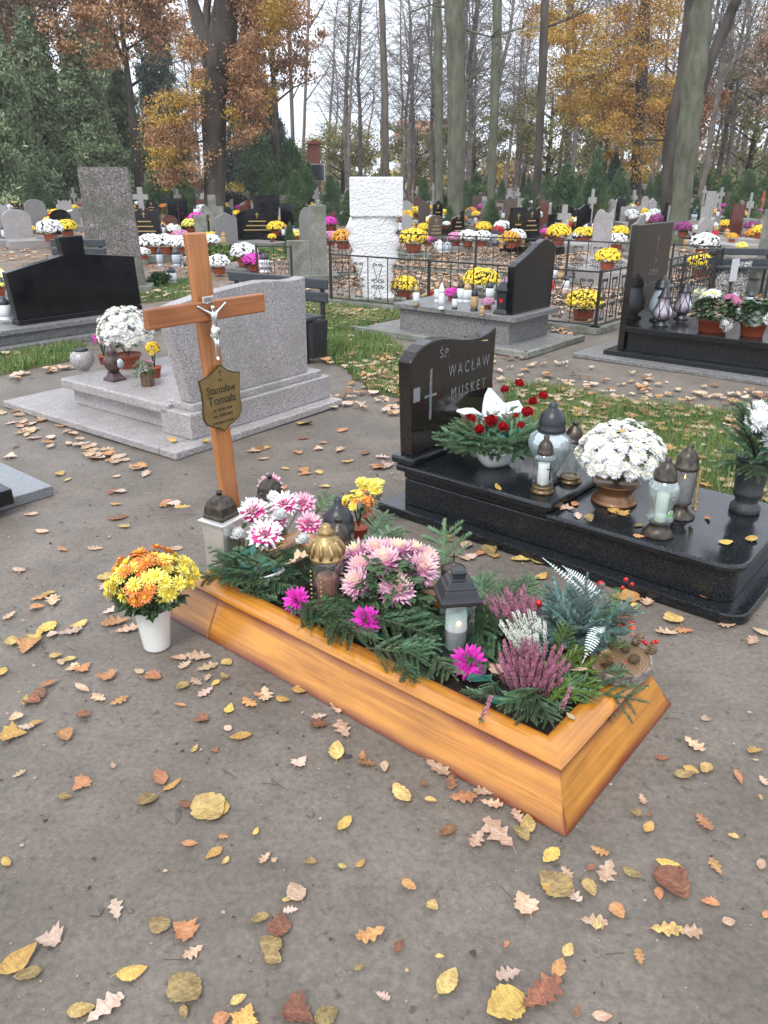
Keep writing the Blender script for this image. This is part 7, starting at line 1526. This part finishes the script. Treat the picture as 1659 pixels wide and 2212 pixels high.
# ================================================================== FALLEN LEAVES
def leaf_outline(kind, rs):
    n = 18; pts = []
    if kind == 'oak':
        n = 22; ph = rs.uniform(-.3, .3); kk = rs.choice((3.5, 4.0, 4.5))
        for i in range(n + 1):
            f = i / n; w = .36 * math.sin(math.pi * min(1, f * .9 + .06)) ** .8 * (.74 + .26 * math.cos(6.283 * kk * f + ph + 3.1)) * (.62 + .6 * f); pts.append((f, max(.012, w * rs.uniform(.9, 1.1))))
    elif kind == 'maple':
        prof = [(.0, .03), (.10, .28), (.05, .45), (.22, .40), (.30, .62), (.42, .46), (.46, .52), (.52, .34), (.60, .26), (.70, .34), (.72, .22), (.84, .16), (1, .0)]
        pts = [(a, b * .85 * rs.uniform(.9, 1.1)) for a, b in prof]
    else:
        for i in range(n + 1):
            f = i / n; w = {'oval': .28, 'broad': .40, 'narrow': .17}[kind] * math.sin(math.pi * min(1, f ** .85)) ** .8; pts.append((f, w * rs.uniform(.88, 1.1)))
    return pts
def leaf_mesh(kind, m, seed):
    rs = random.Random(seed); P = leaf_outline(kind, rs); curl = rs.uniform(-.3, .95); bend = rs.uniform(-.2, .6); tw = rs.uniform(-.3, .3); vs = []; asym = rs.uniform(.8, 1.15)
    def z(f, y): return .03 + curl * y * y * 1.6 + bend * (f - .5) ** 2 * .8 + tw * y * (f - .5) + rs.uniform(-.008, .02)
    for f, w in P: vs += [(f - .5, 0, z(f, 0) + .004), (f - .5 + (.10 * w if kind == 'oak' else 0), w * asym * .5, z(f, w * .5)), (f - .5 + (.16 * w if kind in ('oak',) else 0), w * asym, z(f, w)), (f - .5 + .1 * w * (kind == 'oak'), -w / asym * .5, z(f, w * .5)), (f - .5 + (.16 * w if kind in ('oak',) else 0), -w / asym, z(f, -w))]
    fs = []
    for i in range(len(P) - 1):
        a, b = i * 5, i * 5 + 5; fs += [(a, b, b + 1, a + 1), (a + 1, b + 1, b + 2, a + 2), (b, a, a + 3, b + 3), (b + 3, a + 3, a + 4, b + 4)]
    mz = min(v[2] for v in vs); vs = [(x, y, zz - mz + .012) for x, y, zz in vs]
    o = len(vs); vs += [(-.5, -.008, vs[0][2]), (-.5, .008, vs[0][2]), (-.68, .03, .01), (-.68, .018, .01)]; fs.append((o, o + 1, o + 2, o + 3))
    me = bpy.data.meshes.new('fallen_leaf'); me.from_pydata(vs, [], fs); me.materials.append(m); me.update(); return me
def fleaf(n, c1, c2): return mat(n, c1, c2, .5, scale=5, detail=8, rnd=.22, hue=.012, bump=.4, bscale=9, dist=.05, lo=.4, hi=.66)
LM = {'tan': fleaf('tan_oak_leaf', (.58, .41, .28), (.44, .28, .17)), 'pink': fleaf('pale_pinkish_leaf', (.60, .45, .36), (.50, .35, .26)), 'yellow': fleaf('yellow_fallen_leaf', (.60, .39, .10), (.46, .27, .07)), 'lemon': fleaf('pale_yellow_leaf', (.62, .46, .16), (.42, .28, .09)), 'orange': fleaf('orange_fallen_leaf', (.52, .26, .11), (.40, .18, .07)), 'brown': fleaf('brown_fallen_leaf', (.28, .12, .055), (.16, .07, .035)), 'olive': fleaf('olive_brown_leaf', (.33, .24, .09), (.19, .125, .05))}
_LF = {}
def lf(kind, col):
    k = (kind, col)
    if k not in _LF: _LF[k] = [leaf_mesh(kind, LM[col], len(kind) * 31 + i * 7 + len(_LF)) for i in range(4)]
    return random.choice(_LF[k])
KW = {'oak': 'lobed oak leaf', 'maple': 'pointed maple leaf', 'oval': 'oval leaf', 'broad': 'broad leaf', 'narrow': 'narrow leaf'}
CW = {'tan': 'tan', 'pink': 'pale pinkish', 'yellow': 'bright yellow', 'lemon': 'pale yellow', 'orange': 'orange', 'brown': 'dark brown', 'olive': 'olive brown'}
def where(p):
    x, y = p[0] - Op.x, p[1] - Op.y; lx = x * fP.c + y * fP.s; ly = -x * fP.s + y * fP.c
    if -.45 < lx <= .02 and .0 < ly < 1.4: return 'along the long side of the bed'
    if -.45 < lx <= .02 and 1.4 <= ly < 2.1: return 'beside the white flower bucket'
    if lx > PW and -.2 < ly < 1.9 and lx < 1.6: return 'between the bed and the black grave'
    if ly < 0 and lx > -.2 and ly > -.6: return 'before the short end of the bed'
    px = proj(p)
    if px[1] > 1850: return 'on the dirt near the lower left corner' if px[0] < 550 else 'on the dirt at the lower photo edge' if px[0] < 1150 else 'on the dirt near the lower right corner'
    if px[1] > 1300: return 'on the dirt at the left photo side' if px[0] < 420 else 'on the open dirt before the bed' if px[0] < 1200 else 'on the dirt at the right photo side'
    if px[1] > 880: return 'between the granite grave and the white bucket' if px[0] < 640 else 'on the dirt left of the black grave'
    return 'along the granite grave slab' if px[0] < 700 else 'on the path behind the lawn'
NL = [0]
def leaf(x, y, kind, col, Lpx, ang=None, z=.004, lab=None, tilt=.08):
    p = G(x, y, z); sc = F_PX / proj(p)[2]; L = Lpx / sc * 1.0
    ang = random.uniform(0, 6.28) if ang is None else R(ang)
    o = link('fallen_leaf', lf(kind, col), None, p, (random.uniform(-tilt, tilt), random.uniform(-tilt, tilt), ang), (L, L, L * .8)); NL[0] += 1
    return tag(o, f'{CW[col]} {KW[kind]} ' + (lab or where(p)), 'fallen leaf', 'fallen leaves lying on the ground')
NEAR = [(625, 1430, 'oak', 'yellow', 36), (572, 1500, 'oak', 'tan', 52), (612, 1510, 'oval', 'yellow', 36), (650, 1490, 'broad', 'yellow', 38), (728, 1530, 'oak', 'tan', 46), (690, 1548, 'oak', 'pink', 34), (692, 1563, 'maple', 'brown', 40), (742, 1576, 'oak', 'tan', 58), (495, 1532, 'oval', 'yellow', 36), (540, 1520, 'oak', 'orange', 46), (558, 1500, 'oak', 'orange', 24),
    (520, 1590, 'oval', 'yellow', 48), (492, 1574, 'broad', 'pink', 22), (728, 1622, 'oval', 'lemon', 58), (650, 1646, 'maple', 'pink', 38), (784, 1632, 'oak', 'orange', 30), (792, 1648, 'oak', 'brown', 40), (832, 1655, 'oval', 'tan', 34), (868, 1716, 'oval', 'lemon', 62), (930, 1728, 'oval', 'lemon', 28), (745, 1780, 'oval', 'yellow', 46), (345, 1680, 'oval', 'orange', 56), (372, 1697, 'narrow', 'yellow', 50), (320, 1728, 'broad', 'olive', 48), (450, 1748, 'broad', 'lemon', 92), (485, 1745, 'oval', 'yellow', 40), (400, 1736, 'oval', 'brown', 34), (175, 1697, 'maple', 'orange', 44), (142, 1720, 'oval', 'olive', 34), (140, 1588, 'broad', 'orange', 42),
    (30, 1585, 'maple', 'yellow', 56), (75, 1562, 'oval', 'yellow', 34), (56, 1570, 'oak', 'pink', 34), (945, 1660, 'oak', 'tan', 62), (975, 1688, 'oak', 'brown', 46), (917, 1693, 'oval', 'brown', 22), (1000, 1722, 'oak', 'orange', 60), (1062, 1736, 'oak', 'tan', 48), (1045, 1712, 'oak', 'tan', 44), (966, 1795, 'oval', 'brown', 46), (1030, 1812, 'oak', 'tan', 52), (1078, 1800, 'oak', 'tan', 88), (1138, 1780, 'oval', 'lemon', 56), (1125, 1800, 'oval', 'olive', 50), (1118, 1765, 'oak', 'tan', 40), (1190, 1847, 'oval', 'yellow', 56), (1310, 1882, 'oak', 'tan', 66), (1295, 1838, 'oak', 'orange', 40), (1276, 1874, 'oval', 'brown', 26), (1225, 1885, 'oak', 'tan', 36), (1200, 1910, 'broad', 'olive', 84), (1185, 1915, 'broad', 'yellow', 40), (1234, 1934, 'oak', 'pink', 50), (1275, 1916, 'oval', 'lemon', 52), (1365, 1884, 'oval', 'olive', 44), (1132, 1950, 'maple', 'tan', 62), (1445, 1870, 'oval', 'yellow', 56), (1450, 1908, 'broad', 'brown', 92), (1425, 1930, 'oval', 'orange', 34), (1546, 1872, 'oak', 'orange', 42), (1535, 1950, 'oval', 'orange', 38),
    (1335, 1966, 'broad', 'orange', 42), (1283, 1992, 'oak', 'tan', 56), (1440, 2007, 'oak', 'lemon', 66), (1488, 2012, 'oak', 'tan', 54), (1095, 2040, 'oval', 'orange', 20), (1226, 2052, 'oval', 'lemon', 40), (1380, 2068, 'oak', 'orange', 38), (1205, 2090, 'oval', 'orange', 52), (1098, 2104, 'oak', 'pink', 56), (1168, 2148, 'oak', 'brown', 108), (1092, 2168, 'broad', 'yellow', 96), (966, 2118, 'oval', 'lemon', 72), (950, 2066, 'oval', 'lemon', 20), (935, 1955, 'broad', 'lemon', 30), (884, 1910, 'oval', 'orange', 40), (1300, 2195, 'oval', 'tan', 44), (1162, 2160, 'oval', 'lemon', 28), (827, 2152, 'oak', 'pink', 34), (800, 2020, 'oak', 'orange', 66), (776, 2090, 'oval', 'olive', 26), (778, 1865, 'oval', 'yellow', 28), (670, 1862, 'oval', 'olive', 30),
    (640, 1926, 'broad', 'tan', 54), (562, 1985, 'oval', 'olive', 44), (605, 2000, 'broad', 'brown', 62), (585, 2040, 'broad', 'olive', 56), (628, 1966, 'oak', 'pink', 32), (590, 2070, 'broad', 'olive', 44), (345, 1998, 'broad', 'olive', 54), (395, 2008, 'maple', 'orange', 60), (417, 2056, 'oak', 'tan', 46), (250, 1966, 'oak', 'pink', 50), (103, 2032, 'maple', 'pink', 56), (40, 2075, 'oval', 'yellow', 90), (60, 2103, 'oval', 'olive', 60), (285, 2100, 'oval', 'yellow', 66), (400, 2138, 'broad', 'olive', 92), (398, 2186, 'oval', 'olive', 34), (515, 2160, 'oval', 'lemon', 38), (228, 2178, 'oak', 'pink', 84), (175, 2180, 'oval', 'lemon', 60), (645, 2190, 'maple', 'brown', 76), (705, 2195, 'broad', 'olive', 56), (530, 2195, 'maple', 'yellow', 60), (478, 2200, 'broad', 'orange', 40), (15, 1862, 'oval', 'yellow', 34), (410, 1822, 'oval', 'orange', 34), (462, 1842, 'oval', 'yellow', 44), (484, 1807, 'oak', 'orange', 24), (552, 1796, 'oval', 'yellow', 22),
    (1500, 1608, 'oak', 'tan', 50), (1522, 1551, 'maple', 'tan', 22), (1632, 1622, 'oak', 'yellow', 36), (1430, 1637, 'oak', 'brown', 30), (1478, 1672, 'oval', 'olive', 48), (1492, 1662, 'oval', 'yellow', 36), (1526, 1660, 'oval', 'lemon', 44), (1595, 1677, 'narrow', 'orange', 46), (1648, 1686, 'oak', 'tan', 30), (1388, 1727, 'oak', 'tan', 32), (1374, 1756, 'broad', 'olive', 26), (1400, 1788, 'oval', 'yellow', 38), (1403, 1760, 'oval', 'brown', 18), (1522, 1776, 'oak', 'orange', 52), (1584, 1806, 'oval', 'lemon', 24), (1645, 1868, 'oval', 'tan', 34), (1655, 1975, 'oval', 'orange', 26), (1645, 1365, 'oval', 'tan', 40), (1625, 1385, 'oak', 'tan', 40),
    (1350, 1290, 'maple', 'orange', 62), (1400, 1300, 'oak', 'tan', 46), (1372, 1310, 'oval', 'lemon', 30), (1455, 1336, 'broad', 'lemon', 52), (1440, 1368, 'oak', 'tan', 46), (1478, 1362, 'oak', 'orange', 38), (1400, 1270, 'oak', 'brown', 40), (1418, 1285, 'oak', 'tan', 34), (1570, 1350, 'oak', 'tan', 36), (1060, 1188, 'oval', 'olive', 60), (1038, 1196, 'oval', 'orange', 30), (1076, 1172, 'oak', 'tan', 44), (1072, 1200, 'oval', 'yellow', 26), (1060, 1140, 'oval', 'yellow', 26), (1125, 1208, 'oval', 'lemon', 46), (1165, 1212, 'broad', 'lemon', 40), (1168, 1245, 'oval', 'yellow', 40),
    (100, 1355, 'broad', 'yellow', 48), (75, 1380, 'oak', 'yellow', 60), (60, 1395, 'maple', 'orange', 60), (150, 1365, 'oak', 'pink', 52), (25, 1385, 'oval', 'lemon', 46), (170, 1349, 'oval', 'lemon', 40), (115, 1298, 'oak', 'tan', 54), (85, 1291, 'oak', 'orange', 40), (20, 1330, 'oak', 'tan', 34), (250, 1345, 'oak', 'orange', 60), (275, 1360, 'oak', 'tan', 50), (240, 1318, 'oak', 'pink', 40), (430, 1418, 'oak', 'tan', 56), (400, 1436, 'oak', 'pink', 34), (448, 1442, 'oak', 'tan', 46), (395, 1482, 'broad', 'olive', 34), (445, 1495, 'oak', 'pink', 40), (485, 1460, 'oak', 'olive', 30), (490, 1430, 'broad', 'lemon', 30), (465, 1475, 'oval', 'yellow', 26), (180, 1442, 'maple', 'orange', 40), (228, 1460, 'maple', 'orange', 44), (130, 1430, 'oval', 'tan', 26), (178, 1485, 'narrow', 'tan', 48), (85, 1497, 'oval', 'brown', 44), (55, 1512, 'narrow', 'lemon', 40), (215, 1507, 'oak', 'tan', 40), (300, 1450, 'oval', 'tan', 28), (120, 1415, 'broad', 'lemon', 28), (148, 1425, 'oval', 'lemon', 34), (390, 1522, 'narrow', 'orange', 28), (5, 1450, 'broad', 'yellow', 30)]
for x, y, k, c, L in NEAR: leaf(x, y, k, c, L)
# leaves on the graves and on the bed
for x, y, k, c, L, z, lb in ((1345, 933, 'narrow', 'yellow', 34, .60, 'lying on the white chrysanthemum ball'), (1047, 737, 'oval', 'lemon', 24, .85, 'caught on top of the black wave headstone'), (1075, 1053, 'oval', 'yellow', 28, .268, 'on the raised black slab'), (1220, 1095, 'oak', 'tan', 46, .226, 'beside the raised black slab edge'), (1240, 1088, 'oval', 'orange', 30, .226, 'beside the raised black slab edge'), (1275, 1118, 'oval', 'olive', 36, .226, 'in front of the brown footed bowl'), (1248, 1115, 'oak', 'pink', 30, .226, 'in front of the brown footed bowl'), (1325, 1102, 'oak', 'yellow', 34, .226, 'in front of the brown footed bowl'), (1342, 1108, 'maple', 'yellow', 30, .226, 'in front of the brown footed bowl'), (1380, 1135, 'oval', 'olive', 26, .226, 'left of the wavy glass lantern'), (1380, 1158, 'oak', 'orange', 24, .226, 'before the wavy glass lantern'), (1528, 1120, 'oak', 'orange', 26, .226, 'left of the stone vase on the black slab'), (1567, 1172, 'broad', 'yellow', 30, .226, 'on the black slab near its rounded corner'), (1625, 1163, 'oval', 'yellow', 44, .226, 'on the black slab near its rounded corner'), (1215, 1187, 'oval', 'brown', 24, .048, 'on the lower black ledge'), (1525, 1289, 'oval', 'orange', 30, .048, 'on the lower black ledge'), (1232, 1547, 'oval', 'tan', 26, .17, 'on the corner of the bed rim'), (640, 1215, 'maple', 'tan', 58, .27, 'standing among the flowers by the gold capped lantern'), (665, 1160, 'oval', 'orange', 30, .28, 'among the pink flowers'), (1245, 1445, 'oval', 'tan', 50, .23, 'curled on the fir left of the wood slice'), (1435, 1365, 'oak', 'orange', 5, .2, 'stuck at the wood slice'), (1075, 1445, 'maple', 'tan', 40, .20, 'between the magenta flower and the heather'), (1315, 1410, 'oak', 'yellow', 5, .2, 'on the fir beside the cone'), (1060, 1440, 'oval', 'brown', 34, .19, 'under the magenta flower'), (730, 1335, 'maple', 'brown', 40, .19, 'on the fir left of the magenta flower'),
                            (395, 1095, 'oak', 'yellow', 38, .06, 'on the granite ledge'), (360, 1084, 'oval', 'orange', 30, .06, 'on the granite ledge'), (660, 915, 'broad', 'yellow', 40, .0, 'beside the granite slab corner'), (205, 850, 'broad', 'yellow', 36, .06, 'on the granite ground slab'), (265, 860, 'oval', 'lemon', 30, .06, 'on the granite ground slab'), (275, 882, 'oval', 'yellow', 28, .06, 'on the granite ground slab'), (372, 951, 'oval', 'yellow', 28, .06, 'on the granite ground slab'), (443, 953, 'oval', 'yellow', 26, .06, 'on the granite ground slab')):
    if L > 10: leaf(x, y, k, c, L, z=z, lab=lb, tilt=.25)
# the rest of the countable ones
random.seed(99)
def rnd_leaves(poly, n, lo, hi, kinds, cols, z=.004):
    P = np.array(poly, float); q = rng.uniform(P.min(0), P.max(0), (n * 6, 2)); q = q[inpoly(q, poly)][:n]
    for x, y in q:
        sz = random.uniform(lo, hi) * (.35 + .65 * max(0, (y - 700)) / 1100); g = G(x, y); lx = (g.x - Op.x) * fP.c + (g.y - Op.y) * fP.s; ly = -(g.x - Op.x) * fP.s + (g.y - Op.y) * fP.c
        if -.03 < lx < PW + .03 and -.03 < ly < PL + .1: continue
        bx = (g.x - O3.x) * fB.c + (g.y - O3.y) * fB.s; by = -(g.x - O3.x) * fB.s + (g.y - O3.y) * fB.c
        if -.05 < bx < 1.1 and -.05 < by < 1.85: continue
        leaf(x, y, random.choice(kinds), random.choice(cols), sz, z=z)
KN = ['oak', 'oak', 'oval', 'oval', 'maple', 'broad']; CN = ['tan', 'tan', 'pink', 'orange', 'yellow', 'lemon', 'brown', 'tan', 'orange']
rnd_leaves([(0, 940), (330, 1000), (470, 1080), (480, 1190), (250, 1280), (0, 1330)], 30, 34, 60, KN, CN)
rnd_leaves([(0, 880), (60, 890), (330, 1005), (330, 1035), (0, 930)], 46, 50, 76, KN, ['tan', 'pink', 'orange', 'tan'])
rnd_leaves([(560, 930), (860, 880), (850, 1060), (640, 1080), (540, 1010)], 24, 40, 70, KN, CN)
rnd_leaves([(850, 1130), (1150, 1170), (1230, 1260), (1000, 1210)], 6, 34, 56, KN, CN)
rnd_leaves([(0, 1300), (300, 1290), (520, 1450), (480, 1560), (0, 1560)], 12, 26, 50, KN, CN)
rnd_leaves([(0, 1600), (1659, 1600), (1659, 2212), (0, 2212)], 14, 16, 32, KN, CN)
# uncountable litter
def litter():
    base = [leaf_mesh(k, LM['tan'], 200 + i) for i, k in enumerate(('oak', 'oval', 'maple', 'broad', 'oak'))]; mats_ = [LM['tan'], LM['pink'], LM['orange'], LM['tan'], LM['brown']]
    V = []; M = []
    def low(kind, seed):
        rs = random.Random(seed); P = leaf_outline(kind, rs)[::2]; up = [(f - .5, w, .04 + rs.uniform(0, .16)) for f, w in P]; dn = [(f - .5, -w, .04 + rs.uniform(0, .16)) for f, w in P]; q = []
        for i in range(len(P) - 1): q += [up[i], dn[i], dn[i + 1], up[i + 1]]
        return np.array(q)
    protos = [low(k, i) for i, k in enumerate(('oak', 'oval', 'maple', 'broad', 'oak', 'maple'))]
    def put(poly_px, n, size, world=False):
        poly = [tuple(G(x, y)[:2]) for x, y in poly_px] if not world else poly_px
        P = scatter(poly, n); k = len(P)
        noise = np.sin(P[:, 0] * 2.1 + np.sin(P[:, 1] * 1.3) * 2) + np.cos(P[:, 1] * 1.9 + P[:, 0]) + rng.normal(0, .8, k); P = P[noise > -.6]
        for x, y in P:
            pr = protos[rng.integers(0, len(protos))]; s = size * rng.uniform(.6, 1.25); a = rng.uniform(0, 6.283); c, s_ = math.cos(a), math.sin(a)
            q = pr * s; tx, ty = rng.normal(0, .22, 2); X = q[:, 0] * c - q[:, 1] * s_; Y = q[:, 0] * s_ + q[:, 1] * c; Z = q[:, 2] + np.abs(X * tx) + np.abs(Y * ty) + .008
            V.append(np.stack([X + x, Y + y, Z], 1)); M.extend([rng.integers(0, 5)] * (len(pr) // 4))
    put([(640, 640), (745, 650), (880, 668), (790, 706), (860, 740), (885, 770), (880, 862), (700, 790), (640, 720)], 520, .085)
    put([(640, 640), (880, 665), (780, 710), (720, 715), (650, 690)], 420, .085)
    put([(780, 705), (1110, 770), (1250, 720), (1230, 690), (1118, 755), (850, 700)], 260, .08)
    put([(690, 880), (870, 740), (890, 880), (860, 900)], 120, .08)
    put([(1085, 832), (1200, 835), (1480, 880), (1700, 905), (1700, 1100), (1440, 1035), (1290, 1000), (1180, 925)], 620, .08)
    put([(1060, 760), (1240, 790), (1659, 850), (1659, 900), (1200, 840), (1070, 830)], 160, .08)
    put([(0, 765), (175, 742), (170, 800), (0, 830)], 90, .085); put([(285, 612), (420, 602), (420, 645), (300, 655)], 60, .085)
    put([(720, 560), (1300, 600), (1283, 700), (900, 650), (730, 640)], 3000, .09)
    put([(760, 530), (1380, 540), (1560, 560), (1300, 590), (860, 560)], 2500, .10)
    put([(1300, 600), (1560, 560), (1659, 600), (1659, 700), (1430, 680), (1300, 720)], 900, .10)
    put([(-60, 22), (60, 22), (60, 15), (-60, 15)], 0, .1, True)
    put([(-9, 11.5), (12, 11.5), (18, 30), (-16, 30)], 9000, .12, True)
    V_ = np.concatenate(V); me = np_mesh('leaf_litter', V_, 4, mats_, M); tag(link('leaf_litter', me), 'fallen leaves covering the lawns and the ground between the rows', 'leaf litter', kind='stuff')
litter()
print('LEAVES', NL[0], [(k, sum(1 for o in COL.objects if o.parent is None and o.name.split('.')[0] == k)) for k in ('gravestone', 'flower_pot', 'grave_lantern', 'thuja_bush')])

# ================================================================== labels that single things out
def uniq():
    ordn = 'first second third fourth fifth sixth seventh eighth ninth tenth eleventh twelfth thirteenth fourteenth fifteenth sixteenth seventeenth eighteenth nineteenth twentieth'.split(); num = 'one two three four five six seven eight nine ten eleven twelve thirteen fourteen fifteen sixteen seventeen eighteen nineteen twenty'.split()
    d = {}
    for o in COL.objects:
        if o.parent is None and 'label' in o and 'kind' not in o: d.setdefault((o['label']), []).append(o)
    bpy.context.view_layer.update()
    for lb, L in d.items():
        if 1 < len(L) <= 20:
            L.sort(key=lambda o: proj(o.matrix_world.translation)[0])
            for i, o in enumerate(L):
                w = f'{lb}, {ordn[i]} of {num[len(L) - 1]} from left'
                if len(w.split()) > 16: w = f'{lb}, {ordn[i]} from left'
                if len(w.split()) <= 16: o['label'] = w
        elif len(L) > 20: print('SHARED', len(L), lb)
uniq()

# ================================================================== the damp air
def haze():
    m = bpy.data.materials.new('damp_air'); m.use_nodes = True; n = m.node_tree.nodes; n.clear(); o = n.new('ShaderNodeOutputMaterial'); v = n.new('ShaderNodeVolumePrincipled')
    v.inputs['Color'].default_value = (.86, .89, .93, 1); v.inputs['Density'].default_value = .0006; v.inputs['Anisotropy'].default_value = .2; m.node_tree.links.new(v.outputs[0], o.inputs['Volume'])
    tag(link('haze', MB().box((0, 250, 14), (830, 520, 32)).mesh('haze', m)), 'thin damp haze in the autumn air', kind='stuff')
haze()
scene.cycles.volume_bounces = 1
